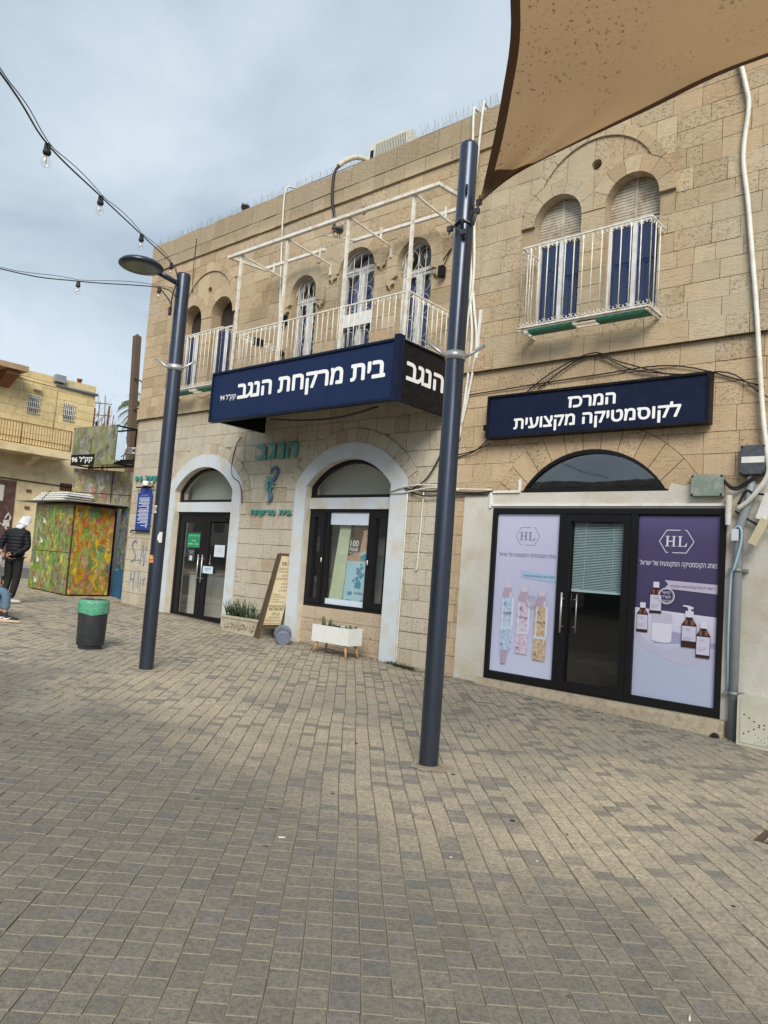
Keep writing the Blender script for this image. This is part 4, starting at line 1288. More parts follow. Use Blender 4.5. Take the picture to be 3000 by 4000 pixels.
def speck(name, base, a, b, sc_):
    m_, t, p = nodes(name); f1 = noise(t, sc_, 3, .6, .8); f2 = noise(t, sc_ * 1.7, 2, .6, .5)
    c = mixc(t, ramp(t, f1, [(.48, 0.0), (.56, 1.0)]), base, a); c = mixc(t, ramp(t, f2, [(.58, 0.0), (.63, 1.0)]), c, b)
    L(t, c, p.inputs['Base Color']); p.inputs['Roughness'].default_value = .45; return m_


for cx, zt, zb, mm in ((-5.40, 1.62, .62, speck('ice_blue_gel_print', (.50, .62, .82), (.36, .48, .68), (.20, .27, .42), 30)),
                       (-5.14, 1.58, .60, speck('pink_bead_print', (.62, .60, .76), (.55, .38, .50), (.40, .22, .32), 34)),
                       (-4.865, 1.54, .55, speck('gold_bead_print', (.52, .38, .25), (.66, .55, .42), (.20, .09, .05), 32))):
    hw = .098; zm = zt - .40 - .05
    mb = MB()
    shape(mb, rect(cx - hw * .52, cx + hw * .52, zt - .04, zt), 1, 1); shape(mb, [(cx - hw * .45, zt - .09), (cx + hw * .45, zt - .09), (cx + hw * .62, zt - .0), (cx - hw * .55, zt - .03)], 2, 1)
    shape(mb, rect(cx - hw * .6, cx + hw * .6, zt - .135, zt - .075), 1, 0); shape(mb, rect(cx - hw * .85, cx + hw * .8, zt - .225, zt - .13), 2, 0); shape(mb, rect(cx + hw * .3, cx + hw * .78, zt - .22, zt - .135), 3, 1)
    mb.build('bottle_cap_print', [MAUVE, MAUVL], p1)
    mb = MB(); shape(mb, rect(cx - hw, cx + hw, zm - .17, zt - .215), 1); shape(mb, rect(cx - hw * .96, cx + hw * .92, zb + .06, zm - .19), 1)
    mb.build('bottle_print', mm, p1)
    mb = MB(); shape(mb, rect(cx + hw * .72, cx + hw * 1.1, zm - .16, zt - .21), 2); shape(mb, rect(cx - hw * .75, cx - hw * .55, zm - .16, zt - .23), 2); shape(mb, rect(cx - hw, cx + hw, zm - .195, zm - .165), 2); mb.build('glass_edge_print', flatm('pale_glass_print', (.60, .65, .82)), p1)
    mb = MB(); ptext(mb, 'HL', cx - .055, cx + .0, zt - .33, .055, 0, False, 3); ptext(mb, 'GACIE DERM' if cx < -5.3 else 'MULTIVITAMIN' if cx < -5 else 'THE SUCCESS', cx - .06, cx + .075, zt - .44, .028, .01, False, 3); ptext(mb, 'HL', cx - .07, cx - .03, zb + .12, .04, 0, False, 3); mb.build('bottle_lettering', flatm('ink', (.03, .03, .06)), p1, kind='stuff')
mb = MB(); shape(mb, [(-5.46, .68), (-5.34, .68), (-5.36, .60), (-5.37, .50), (-5.44, .50), (-5.45, .60)], 2); mb.build('pump_print', MAUVE, p1)
mb = MB(); c0, c1 = circ(-5.015, 1.385, .085, 28), circ(-5.015, 1.385, .075, 28)
for i in range(28): shape(mb, [c0[i], c0[(i + 1) % 28], c1[(i + 1) % 28], c1[i]], 4)
for i, s_ in enumerate(('באישור', 'משרד', 'הבריאות')): ptext(mb, s_, -5.06 + .008 * i, -4.975 + .008 * i, 1.415 - .045 * i, .024, .01, True, 4)
mb.build('stamp_print', MAUVE, p1)

SEQ[0] = 0
p2 = thing('shop_poster', 'violet cosmetics poster with amber bottles on a white table right of the shop door', 'poster', (-3.09, 0, .375))
PV = poster_mat('violet_gradient_print', [(0, (0.055, 0.045, 0.115)), (.75, (0.068, 0.056, 0.145)), (1, (0.10, 0.088, 0.22))], 0, 1.42, 2.58)
mb = MB(); shape(mb, rect(-3.598, -2.602, .365, 2.568), 0); mb.build('sheet', PV, p2)
mb = MB(); shape(mb, [(-3.598, .368), (-2.602, .368), (-2.602, 1.395), (-3.598, 1.435)], 1); mb.build('table_print', poster_mat('white_table_print', [(0, (0.40, 0.46, 0.64)), (.5, (0.43, 0.48, 0.66)), (.75, (.56, .56, .74)), (1, (0.64, 0.64, 0.80))], 0, .37, 1.43), p2)
SHP = flatm('shadow_print', (.33, .33, .52)); SHP2 = flatm('pale_shadow_print', (.46, .46, .64))
mb = MB()
shape(mb, [(-3.25, 1.20), (-2.98, 1.17), (-2.93, 1.12), (-3.02, 1.05), (-3.35, 1.02)], 2); shape(mb, [(-2.75, 1.10), (-2.605, 1.10), (-2.605, 1.04), (-2.72, 1.03)], 2)
for i in range(6):
    x = -3.22 + i * .10; shape(mb, [(x, .93), (x + .10, 1.00 + .02 * (i % 2)), (x + .20, .975), (x + .11, .915)], 2, 1)
for i in range(4):
    x = -3.05 + i * .11; shape(mb, [(x, .86), (x + .06, .92), (x + .13, .885), (x + .07, .83)], 2, 1)
shape(mb, [(-3.59, 1.2), (-3.45, 1.05), (-3.15, .93), (-2.85, .80), (-3.1, .82), (-3.42, .93), (-3.59, 1.05)], 2, 1)
mb.build('shadow_print', [SHP, SHP2], p2)
WPR = flatm('white_print', (.66, .66, .80)); LBL = flatm('label_print', (.56, .55, .72)); AMB = flatm('amber_print', (.035, .012, .012)); AMBL = flatm('amber_light_print', (.20, .09, .07))
mb = MB(); hl_logo(mb, -3.12, 2.26, .205); mb.build('logo', WPR, p2)
SEQ[0] += 12; words('מותג הקוסמטיקה המקצועית של ישראל', p2, P3(-3.555, 1.94), UX, UZ, -2.645 - (-3.555), .085, .008, WPR)
mb = MB(); shape(mb, [(-3.24, 1.79), (-2.603, 1.77), (-2.603, 1.66), (-3.24, 1.69), (-3.195, 1.74)], 1); mb.build('ribbon', flatm('ribbon_lilac', (.50, .47, .62)), p2)
mb = MB(); ptext(mb, 'להשיג רק אצל קוסמטיקאיות מוסמכות', -3.17, -2.66, 1.70, .042, .012, True, 2); mb.build('caption', flatm('ink_violet', (.04, .03, .10)), p2)
mb = MB(); shape(mb, rect(-3.37, -3.13, 1.07, 1.27), 2); e = [(-3.25 + .12 * math.cos(2 * math.pi * i / 20), 1.07 + .03 * math.sin(2 * math.pi * i / 20)) for i in range(20)]; shape(mb, e, 2)
mb.build('jar_print', flatm('frosted_print', (.66, .66, .80)), p2)
mb = MB(); e = [(-3.25 + .12 * math.cos(2 * math.pi * i / 20), 1.37 + .028 * math.sin(2 * math.pi * i / 20)) for i in range(20)]; shape(mb, e, 3); shape(mb, rect(-3.37, -3.13, 1.27, 1.37), 2); mb.build('jar_lid_print', flatm('silver_print', (.50, .49, .64)), p2)
for cx, zb, hh, hw in ((-3.49, 1.14, .34, .068), (-3.335, 1.38, .36, .072), (-2.93, 1.02, .40, .085), (-2.765, .92, .39, .078)):
    pump = hw == .085
    body = [(cx - hw, zb), (cx + hw, zb), (cx + hw, zb + hh * .66), (cx + hw * .5, zb + hh * .82), (cx + hw * .42, zb + hh * .9), (cx - hw * .42, zb + hh * .9), (cx - hw * .5, zb + hh * .82), (cx - hw, zb + hh * .66)]
    mb = MB(); shape(mb, body, 4); mb.build('bottle_print', AMB, p2)
    mb = MB(); shape(mb, rect(cx - hw * .94, cx + hw * .94, zb + .035 + (.04 if pump else 0), zb + hh * .62), 5); mb.build('bottle_label_print', LBL, p2)
    mb = MB(); shape(mb, rect(cx - hw * .6, cx - hw * .2, zb + hh * .66, zb + hh * .80), 5); shape(mb, rect(cx + hw * .2, cx + hw * .65, zb + hh * .66, zb + hh * .80), 5); mb.build('highlight_print', AMBL, p2)
    mb = MB()
    if pump:
        shape(mb, rect(cx - hw * .55, cx + hw * .55, zb + hh * .88, zb + hh * 1.06), 5); shape(mb, rect(cx - hw * .2, cx + hw * .2, zb + hh * 1.06, zb + hh * 1.13), 5)
        shape(mb, [(cx - hw * .9, zb + hh * 1.22), (cx - hw * .2, zb + hh * 1.22), (cx + hw * .5, zb + hh * 1.18), (cx + hw * .5, zb + hh * 1.12), (cx - hw * .3, zb + hh * 1.13), (cx - hw * .3, zb + hh * 1.17), (cx - hw * .9, zb + hh * 1.18)], 5)
    else: shape(mb, rect(cx - hw * .5, cx + hw * .5, zb + hh * .87, zb + hh * 1.06), 5)
    mb.build('bottle_cap_print', WPR, p2)
    mb = MB(); ptext(mb, 'HL', cx - .03, cx + .02, zb + hh * .48, .03, 0, False, 6)
    for q in range(3): shape(mb, rect(cx - hw * .7, cx + hw * (.2 + .2 * q), zb + hh * (.2 + .045 * q), zb + hh * (.21 + .045 * q)), 6)
    mb.build('label_lettering', MAUVE, p2)
mb = MB(); c0, c1 = circ(-3.205, 1.60, .098, 28), circ(-3.205, 1.60, .088, 28)
for i in range(28): shape(mb, [c0[i], c0[(i + 1) % 28], c1[(i + 1) % 28], c1[i]], 6)
c0, c1 = circ(-3.205, 1.60, .082, 28), circ(-3.205, 1.60, .078, 28)
for i in range(28): shape(mb, [c0[i], c0[(i + 1) % 28], c1[(i + 1) % 28], c1[i]], 6)
for i, s_ in enumerate(('באישור', 'משרד', 'הבריאות')): ptext(mb, s_, -3.26 + .006 * i, -3.16 + .006 * i, 1.625 - .05 * i, .03, .012, True, 6)
mb.build('stamp_print', WPR, p2)

# ---------------------------------------------------------------- notices on the pharmacy door and window
def notice(name, label, x0, x1, z0, z1, col, y=.165, lines=None, ink=(.02, .03, .05)):
    r_ = thing(name, label, 'notice', ((x0 + x1) / 2, y, z0))
    MB().face([(x0, y, z0), (x1, y, z0), (x1, y, z1), (x0, y, z1)]).build('sheet', flatm(name + '_paper', col), r_)
    if lines:
        mb = MB()
        for s_, a, b, z, h, heb in lines: text(mb, s_, (a, y - .0015, z), UX, UZ, b - a, h, .012, heb)
        mb.build('lettering', flatm(name + '_ink', ink), r_)
    return r_


G_ = [('מחוץ לשעות הפעילות', -13.34, -12.97, 2.07, .03, True), ('בימים אלו', -13.22, -13.08, 1.97, .035, True), ('08:00 - 19:00', -13.34, -12.98, 1.90, .03, False)]
notice('door_notice', 'green paper notice with white text on the left door leaf', -13.38, -12.94, 1.84, 2.14, (.01, .25, .11), .16, G_, (.7, .75, .7))
notice('door_notice', 'white paper sheet taped on the right glass door leaf', -12.42, -12.08, 1.68, 1.92, (.58, .66, .74), .16, [('לקוחות יקרים', -12.32, -12.16, 1.83, .022, True), ('נא לצלצל', -12.3, -12.18, 1.78, .02, True)])
notice('door_notice', 'white push sign with blue Hebrew word beside the door handle', -12.70, -12.36, 1.33, 1.475, (.60, .70, .82), .12, [('דחוף', -12.63, -12.43, 1.355, .09, True)], (.02, .16, .45))
notice('door_notice', 'dark paper notice with a small white square below the green notice', -13.33, -13.08, 1.55, 1.81, (.03, .04, .05), .16, [('מענה טלפוני', -13.3, -13.12, 1.75, .025, True), ('בימים', -13.26, -13.15, 1.71, .025, True)], (.6, .62, .6))
MB().face([(-13.26, .1585, 1.57), (-13.16, .1585, 1.57), (-13.16, .1585, 1.67), (-13.26, .1585, 1.67)]).build('paper_square', flatm('paper', (.55, .6, .6)), bpy.data.objects['door_notice.003'])
# display poster leaning in the window
dp = thing('window_poster', 'tall advertising stand with a woman and a blue cream jar behind the window', 'poster', (-8.45, .3, 1.05))
O_ = Vector((-8.755, .185, 1.06)); ux_ = Vector((1, 0, 0)); uz_ = Vector((.06, .012, 1)).normalized()
def D(mb, poly, k=0, mi=0): mb.face([O_ + ux_ * a + uz_ * b + Vector((0, -.0015 * k, 0)) for a, b in poly], mi)
mb = MB(); D(mb, rect(0, .54, 0, .72)); mb.build('lower_sheet', flatm('aqua_print', (.44, .64, .75)), dp)
mb = MB(); D(mb, rect(0, .54, .722, 1.33)); mb.build('upper_sheet', flatm('skin_print', (.52, .35, .25)), dp)
mb = MB(); D(mb, [(.0, .80), (.26, .88), (.30, 1.2), (.22, 1.33), (.0, 1.33)], 1); D(mb, [(.24, 1.22), (.4, 1.26), (.54, 1.2), (.54, 1.33), (.2, 1.33)], 1); mb.build('hair_print', flatm('hair_print', (.10, .065, .045)), dp)
mb = MB(); D(mb, [(.36, 1.155), (.44, 1.175), (.47, 1.15), (.41, 1.135)], 2); D(mb, [(.34, 1.2), (.45, 1.225), (.49, 1.205), (.44, 1.21)], 2); D(mb, [(.44, 1.04), (.49, 1.03), (.48, 1.06)], 2); mb.build('eye_print', flatm('dark_print', (.05, .03, .025)), dp)
mb = MB(); D(mb, [(.37, .965), (.45, .985), (.51, .965), (.45, .935)], 2); mb.build('mouth_print', flatm('lip_print', (.36, .13, .12)), dp)
mb = MB(); D(mb, [(.29, .80), (.43, .86), (.48, .77), (.34, .722)], 3); mb.build('jar_print', flatm('jar_blue_print', (.06, .30, .45)), dp)
mb = MB(); D(mb, [(.27, .85), (.40, .90), (.43, .865), (.29, .80)], 4); mb.build('jar_lid_print', flatm('jar_lid_print', (.45, .58, .68)), dp)
def DT(mb, s_, a, b, z, h, heb, k=3): text(mb, s_, O_ + ux_ * a + uz_ * z + Vector((0, -.0015 * k, 0)), ux_, uz_, b - a, h, .015, heb)
mb = MB(); DT(mb, '100', .03, .22, .965, .105, False); DT(mb, 'שעות', .02, .22, .885, .06, True); DT(mb, 'לחות בעור', .02, .20, .84, .03, True); mb.build('lettering', LETTER, dp)
mb = MB(); DT(mb, 'MINERAL 89', .26, .52, .155, .045, False); DT(mb, 'VICHY', .08, .20, .04, .03, False); DT(mb, '100', .40, .47, .04, .045, False); DT(mb, 'VICHY', .23, .48, 1.30, .05, False); mb.build('lettering', flatm('ink_teal', (.03, .12, .18)), dp)
mb = MB()
D(mb, [(.24, .26), (.38, .26), (.38, .36), (.35, .36), (.35, .40), (.27, .40), (.27, .36), (.24, .36)], 2)
for a, b, q in ((.27, .42, .05), (.36, .46, .06), (.30, .52, .07), (.26, .58, .04), (.35, .60, .05), (.20, .38, .04), (.41, .50, .03), (.33, .66, .03)): D(mb, [(a - q, b), (a, b - q * .7), (a + q, b + .01), (a + .01, b + q)], 2)
D(mb, [(.10, .14), (.2, .14), (.2, .2), (.1, .2)], 2)
mb.build('splash_print', flatm('splash_blue_print', (.10, .28, .42)), dp)

# ---------------------------------------------------------------- street lamp, sail pole
def pole_clamp(root, c, r, z, dirs):
    mb = MB(); mb.lathe([(r + .001, -.035), (r + .008, -.035), (r + .008, .035), (r + .001, .035)], (c[0], c[1], z), 28); mb.build('clamp', GALV, root)
    for d_ in dirs:
        d_ = Vector(d_).normalized(); a = Vector((c[0], c[1], z)) + d_ * r
        mb = MB(); mb.tube([a, a + d_ * .05 + Vector((0, 0, .03)), a + d_ * .16 + Vector((0, 0, .11))], .0145, 8); mb.build('clamp_arm', GALV, root)


LX, LY, LZ = -8.06, -3.905, gz(-8.06)
lamp = thing('street_lamp', 'dark anthracite street lamp with a round flat head in front of the pharmacy door', 'street lamp', (LX, LY, LZ))
mb = MB(); mb.lathe([(.086, -.05), (.086, 4.94), (.084, 4.965), (0, 4.968)], (LX, LY, LZ), 32); mb.build('pole', POLE, lamp)
pole_clamp(lamp, (LX, LY), .086, 4.0, [(.75, .65, 0), (-.75, -.65, 0)])
hc = Vector((-8.10, -4.48, 5.135))
mb = MB(); mb.lathe([(0, .055), (.16, .05), (.235, .03), (.262, .0), (.262, -.02), (.245, -.032), (.18, -.034)], hc, 36); mb.build('lamp_head', POLE, lamp)
mb = MB(); mb.lathe([(.18, -.033), (.0, -.033)], hc, 30, sm=False); mb.build('lamp_glass', mat('lamp_lens', (.20, .23, .22), .15, 0, .3, 25), lamp)
mb = MB(); mb.tube([hc + Vector((.0, .22, -.0)), (LX - .01, LY - .16, 5.09), (LX, LY, 5.06)], [.035, .032, .032], 12); mb.build('arm', POLE, lamp)
mb = MB()
ang = math.atan2(-9 - LY, 0 - LX)
def wrap(mb, c, r, a0, a1, z0, z1, n=6, mi=0):
    for i in range(n):
        t0, t1 = a0 + (a1 - a0) * i / n, a0 + (a1 - a0) * (i + 1) / n
        mb.face([(c[0] + r * math.cos(t0), c[1] + r * math.sin(t0), z0), (c[0] + r * math.cos(t1), c[1] + r * math.sin(t1), z0), (c[0] + r * math.cos(t1), c[1] + r * math.sin(t1), z1), (c[0] + r * math.cos(t0), c[1] + r * math.sin(t0), z1)], mi)
def sticker(name, label, root_c, r, a0, a1, z0, z1, mats, cat='sticker'):
    mb = MB(); wrap(mb, root_c, r, a0, a1, z0, z1); o = mb.build(name, mats); tag(o, label, cat); return o
# stickers on the lamp post
sticker('sticker', 'small red and yellow sticker stuck low on the lamp post', (LX, LY), .0875, ang - 1.45, ang - .45, 1.545, 1.64, speck('red_yellow_sticker', (.45, .05, .04), (.65, .42, .05), (.75, .62, .45), 40))
o = sticker('number_plate', 'white number plate reading 42/21 bent round the lamp post', (LX, LY), .0885, ang - 1.5, ang - .65, 2.16, 2.25, flatm('white_plate', (.66, .65, .60)), 'plate')
mb = MB()
for i, s_ in enumerate('42/21'):
    a = ang - 1.42 + i * .16; text(mb, s_, (LX + .0895 * math.cos(a), LY + .0895 * math.sin(a), 2.178), (-math.sin(a), math.cos(a), 0), UZ, .011, .055, .02, False)
c_ = mb.build('plate_lettering', RUBBER, o)
mb = MB(); rr = random.Random(4)
for k in range(3): wrap(mb, (LX, LY), .0872 + .0004 * k, ang + .05 - .1 * k, ang + .5 - .12 * k, 1.80 + .015 * k, 1.93 - .02 * k, 4)
tag(mb.build('paper_scrap', flatm('torn_paper', (.66, .64, .6))), 'torn white paper remains stuck on the lamp post', 'paper')

SX, SY, SZ = -3.61, -4.06, gz(-3.61)
sp_ = thing('sail_pole', 'tall anthracite steel pole in the foreground holding the shade sail', 'pole', (SX, SY, SZ))
mb = MB(); mb.lathe([(.079, -.05), (.079, 5.24), (.072, 5.262), (0, 5.266)], (SX, SY, SZ), 36); mb.build('pole', POLE, sp_)
pole_clamp(sp_, (SX, SY), .079, 3.50, [(.80, .6, 0), (-.80, -.6, 0)])
for z, a in ((4.92, 2.2 + math.pi), (4.62, 5.2)):
    d_ = Vector((math.cos(a), math.sin(a), 0)); c_ = Vector((SX, SY, z)) + d_ * .10
    mb = MB(); n_ = 14
    pts = [c_ + d_ * .03 * math.cos(2 * math.pi * i / n_) + Vector((0, 0, .03 * math.sin(2 * math.pi * i / n_))) for i in range(n_ + 1)]; mb.tube(pts, .012, 6, cap=False); mb.build('eyelet', POLE, sp_)
mb = MB(); mb.lathe([(.12, -.002), (.10, .012), (.079, .02)], (SX, SY, SZ), 20); mb.build('collar', mat('mortar_collar', (.20, .17, .13), .95, 0, .3, 12), sp_)
mb = MB()
pang = math.atan2(-9 - SY, 0 - SX)
wrap(mb, (SX, SY), .0802, pang - 1.55, pang - 1.25, 1.40, 1.49); tag(mb.build('sticker', flatm('white_sticker', (.7, .7, .72))), 'tiny white sticker on the left edge of the sail pole', 'sticker')

# shade sail overhead
def sail_mat():
    m_, t, p = nodes('tan_shade_cloth'); o_ = t.nodes['Material Output']
    g = N(t, 'ShaderNodeNewGeometry'); pos = g.outputs['Position']
    rt = N(t, 'ShaderNodeMapping'); rt.inputs['Rotation'].default_value = (0, 0, R(-4)); rt.inputs['Scale'].default_value = (.5, 46, 46); L(t, pos, rt.inputs['Vector'])
    wv = noise(t, 1.0, 3, .6, 0, rt.outputs[0])
    c = mixc(t, wv, (0.39, 0.25, 0.125), (0.46, 0.305, 0.16))
    c = mixc(t, ramp(t, noise(t, 1.3, 4), [(.35, 0.0), (.65, .5)]), c, (0.42, 0.28, 0.17))
    spm = ramp(t, noise(t, 2.6, 3, .5), [(.44, 0.0), (.54, 1.0)])
    c = mixc(t, mth(t, 'MULTIPLY', ramp(t, noise(t, 34, 5, .6, .2), [(.58, 0.0), (.67, .7)]), spm), c, (0.055, 0.03, 0.015))
    d = N(t, 'ShaderNodeBsdfDiffuse'); tr = N(t, 'ShaderNodeBsdfTranslucent'); L(t, c, d.inputs['Color']); L(t, c, tr.inputs['Color'])
    mx_ = N(t, 'ShaderNodeMixShader'); mx_.inputs[0].default_value = .6; L(t, d.outputs[0], mx_.inputs[1]); L(t, tr.outputs[0], mx_.inputs[2]); L(t, mx_.outputs[0], o_.inputs[0])
    b = N(t, 'ShaderNodeBump', Strength=.3, Distance=.004); L(t, wv, b.inputs['Height']); L(t, b.outputs[0], d.inputs['Normal']); t.nodes.remove(p)
    return m_


SAIL = sail_mat(); HEM = mat('brown_hem', (0.15, 0.085, 0.05), .9, 0, .2, 30)
def crv(pts, n):
    """Catmull-Rom through pts"""
    P = [Vector(p) for p in pts]; P = [P[0] * 2 - P[1]] + P + [P[-1] * 2 - P[-2]]; o = []
    for i in range(1, len(P) - 2):
        for k in range(n):
            t_ = k / n; a, b, c, d = P[i - 1:i + 3]
            o.append(.5 * ((2 * b) + (c - a) * t_ + (2 * a - 5 * b + 4 * c - d) * t_ ** 2 + (3 * b - a - 3 * c + d) * t_ ** 3))
    o.append(P[-2]); return o


TIP = (-3.50, -4.02, 4.84)
LE = crv([TIP, (-3.40, -4.09, 4.985), (-2.87, -4.71, 5.15), (-2.44, -5.32, 5.30), (-1.95, -6.5, 5.42), (-1.6, -9.5, 5.6)], 6)
RE = crv([TIP, (-3.06, -4.04, 4.99), (-2.075, -4.02, 5.14), (-1.28, -3.92, 5.29), (.3, -3.5, 5.45), (3.4, -2.4, 5.7)], 6)
sl = thing('shade_sail', 'tan brown shade sail stretched overhead from the foreground pole, stained with dark spots', 'shade sail', TIP)
n_, m2 = len(LE), 14
def spt(i, j): 
    a, b = LE[i], RE[i]; f_ = j / m2; p = a.lerp(b, f_); p = p.copy(); p.z -= .10 * (i / n_) * math.sin(math.pi * f_); return p
def patch(mb, i0, i1, f0, f1, dz=0, nn=m2):
    b = len(mb.v); w_ = nn + 1
    for i in range(i0, i1 + 1):
        for j in range(nn + 1):
            f_ = f0(i) + (f1(i) - f0(i)) * j / nn; a, c = LE[i], RE[i]; p = a.lerp(c, f_); mb.v.append((p.x, p.y, p.z - .10 * (i / n_) * math.sin(math.pi * f_) + dz + .012 * math.sin(f_ * 14 + i * .5) * math.sin(math.pi * f_)))
    for i in range(i1 - i0):
        for j in range(nn): mb.f.append((b + i * w_ + j, b + i * w_ + j + 1, b + (i + 1) * w_ + j + 1, b + (i + 1) * w_ + j)); mb.mi.append(0); mb.sm.append(True)
mb = MB(); patch(mb, 0, n_ - 1, lambda i: 0, lambda i: 1); mb.build('cloth', SAIL, sl)
hw = lambda i: min(.5, .06 / max(.02, (LE[i] - RE[i]).length))
mb = MB(); patch(mb, 0, n_ - 1, lambda i: -.1 * hw(i), hw, -.006, 2); mb.build('hem', HEM, sl)
mb = MB(); patch(mb, 0, n_ - 1, lambda i: 1 - hw(i), lambda i: 1 + .1 * hw(i), -.006, 2); mb.build('hem', HEM, sl)
mb = MB(); patch(mb, 0, 7, lambda i: 0, lambda i: 1, -.004, 4); mb.build('corner_patch', HEM, sl)
mb = MB()
a = Vector((SX + .10, SY + .0, 4.63)); b = Vector(TIP)
mb.tube([(SX - .06, SY - .07, 4.62), (SX + .03, SY - .1, 4.66), a, a.lerp(b, .5), b], .011, 6)
mb.tube([a + Vector((0, -.03, -.02)), a.lerp(b, .4) + Vector((0, 0, .03)), b + Vector((.02, -.02, .05))], .006, 5)
mb.tube([(SX - .1, SY - .08, 4.56), (SX - .02, SY - .12, 4.60), (SX + .06, SY - .1, 4.52), (SX + .09, SY - .07, 4.58)], .006, 5)
for q in (b, a.lerp(b, .6), Vector((SX - .08, SY - .09, 4.6)), Vector((SX + .07, SY - .1, 4.53))): mb.obox(q, (.022, 0, 0), (0, .018, 0), (0, 0, .022))
mb.build('tension_cable', mat('dark_steel', (.09, .09, .10), .4, .7, .3, 40), sl)

# ---------------------------------------------------------------- festoon lights
CAB = mat('black_cable', (.012, .012, .014), .55)
BULBG = glass('bulb_glass', (.97, .97, .96), 1.0, 1.0, .7)
FIL = mat('filament', (.55, .35, .15), .5)
def festoon(label, pts, bulbs):
    r_ = thing('festoon_light', label, 'string lights', pts[0], 'festoon strings tied to the lamp post')
    P = crv(pts, 8)
    mb = MB(); mb.tube(P, .0062, 6); mb.build('cable', CAB, r_)
    seg = crv(pts, 8); mb = MB(); mb.tube([p + Vector((0, 0, .012 + .03 * abs(math.sin(i * .4)))) for i, p in enumerate(seg)], .0032, 5); mb.build('support_wire', CAB, r_)
    for b in bulbs:
        b = Vector(b)
        sk = MB(); sk.lathe([(.012, .105), (.02, .10), (.022, .06), (.026, .055), (.026, .04), (.02, .03)], b, 12); so = sk.build('bulb_socket', CAB, r_)
        g_ = MB(); g_.lathe([(.016, .032), (.02, .018), (.03, .0), (.034, -.02), (.030, -.04), (.018, -.053), (0, -.058)], b, 16); g_.build('bulb', BULBG, so)
        f_ = MB(); f_.tube([b + Vector((-.006, 0, .02)), b + Vector((-.007, 0, -.02)), b + Vector((.007, 0, -.02)), b + Vector((.006, 0, .02))], .0022, 4); f_.build('filament', FIL, so)
B1 = [(-4.761, -7.073, 4.141), (-5.607, -6.276, 4.388), (-6.698, -5.288, 4.74), (-7.925, -4.179, 5.129)]
up = lambda b, d=.10: (b[0], b[1], b[2] + d)
festoon('upper festoon cable with clear bulbs rising from the lamp post towards the top left', [(LX, LY - .08, 5.14), up(B1[3]), up(B1[2]), up(B1[1]), up(B1[0]), (-3.80, -7.75, 3.98), (-2.2, -9.3, 3.72)], B1)
B2 = [(-7.974, -4.28, 4.80), (-8.175, -5.186, 4.60)]
festoon('lower festoon cable with clear bulbs running nearly level left from the lamp post', [(LX, LY - .08, 4.90), up(B2[0]), up(B2[1]), (-8.23, -6.0, 4.56), (-8.4, -8.0, 4.5), (-8.5, -10, 4.6)], B2)
mb = MB(); mb.tube(crv([(LX + .02, LY - .09, 5.12), (LX + .01, LY - .14, 4.9), (LX - .03, LY - .12, 4.74)], 6), .008, 6); mb.tube(crv([up(B2[0], .1), (-8.0, -4.1, 4.78), (LX - .03, LY - .12, 4.72)], 6), .007, 6); mb.lathe([(.02, -.06), (.022, .03), (.01, .05)], (LX - .03, LY - .13, 4.71), 10)
tag(mb.build('cable', CAB), 'black cable loop and plug hanging at the top of the lamp post', 'cable')
# ---------------------------------------------------------------- things in front of the wall
BINM = mat('dark_bin_steel', (0.032, 0.037, 0.046), .5, .2, .2, 3, 0, 80, (.12, .11, .10), 12, .3)
bx, by = -9.69, -3.78; bz = gz(bx)
bn = thing('litter_bin', 'round dark grey litter bin with a green plastic liner over its rim', 'litter bin', (bx, by, bz))
mb = MB(); mb.lathe([(.155, -.02), (.155, .035), (.175, .05), (.183, .06), (.197, .60), (.198, .655), (.185, .66), (.13, .655)], (bx, by, bz), 36); mb.build('body', BINM, bn)
mb = MB(); mb.lathe([(.19, .662), (.10, .672), (.095, .66), (.095, .40)], (bx, by, bz), 30); mb.build('lid', BINM, bn)
m_, t, p = nodes('green_liner'); f_ = noise(t, 8, 4, .6, 1.5)
L(t, mixc(t, f_, (0.06, 0.28, 0.17), (0.13, 0.40, 0.26)), p.inputs['Base Color']); p.inputs['Roughness'].default_value = .22; bump(t, p, noise(t, 14, 4, .6, 1.2), .8, .03); LINER = m_
mb = MB(); n_ = 48; rr = random.Random(2); b0 = len(mb.v); prof = [(.19, .668), (.203, .664), (.207, .62), (.206, .55), (.2035, .485), (.201, .475)]
ph = [rr.uniform(-.004, .004) for _ in range(n_)]
for r_, h in prof:
    for j in range(n_):
        a = 2 * math.pi * j / n_; q = r_ + ph[j] * (1 if h < .66 else .3); hh = h + (.012 * math.sin(3 * a) + ph[(j * 7) % n_] if h < .5 else 0)
        mb.v.append((bx + q * math.cos(a), by + q * math.sin(a), bz + hh))
for i in range(len(prof) - 1):
    for j in range(n_): mb.f.append((i * n_ + j, (i + 1) * n_ + j, (i + 1) * n_ + (j + 1) % n_, i * n_ + (j + 1) % n_)); mb.mi.append(0); mb.sm.append(True)
mb.build('liner', LINER, bn)
mb = MB(); q = Vector((-9.85, -4.02, gz(-9.85))); mb.faces([q + Vector(v) for v in ((-.06, -.03, 0), (.07, -.035, 0), (.06, .04, 0), (-.05, .035, 0), (-.05, -.025, .05), (.055, -.03, .06), (.05, .03, .055), (-.045, .03, .045))], [(4, 5, 6, 7), (0, 1, 5, 4), (1, 2, 6, 5), (2, 3, 7, 6), (3, 0, 4, 7)])
tag(mb.build('stone_chunk', CONC), 'small broken stone lying at the foot of the litter bin', 'stone')

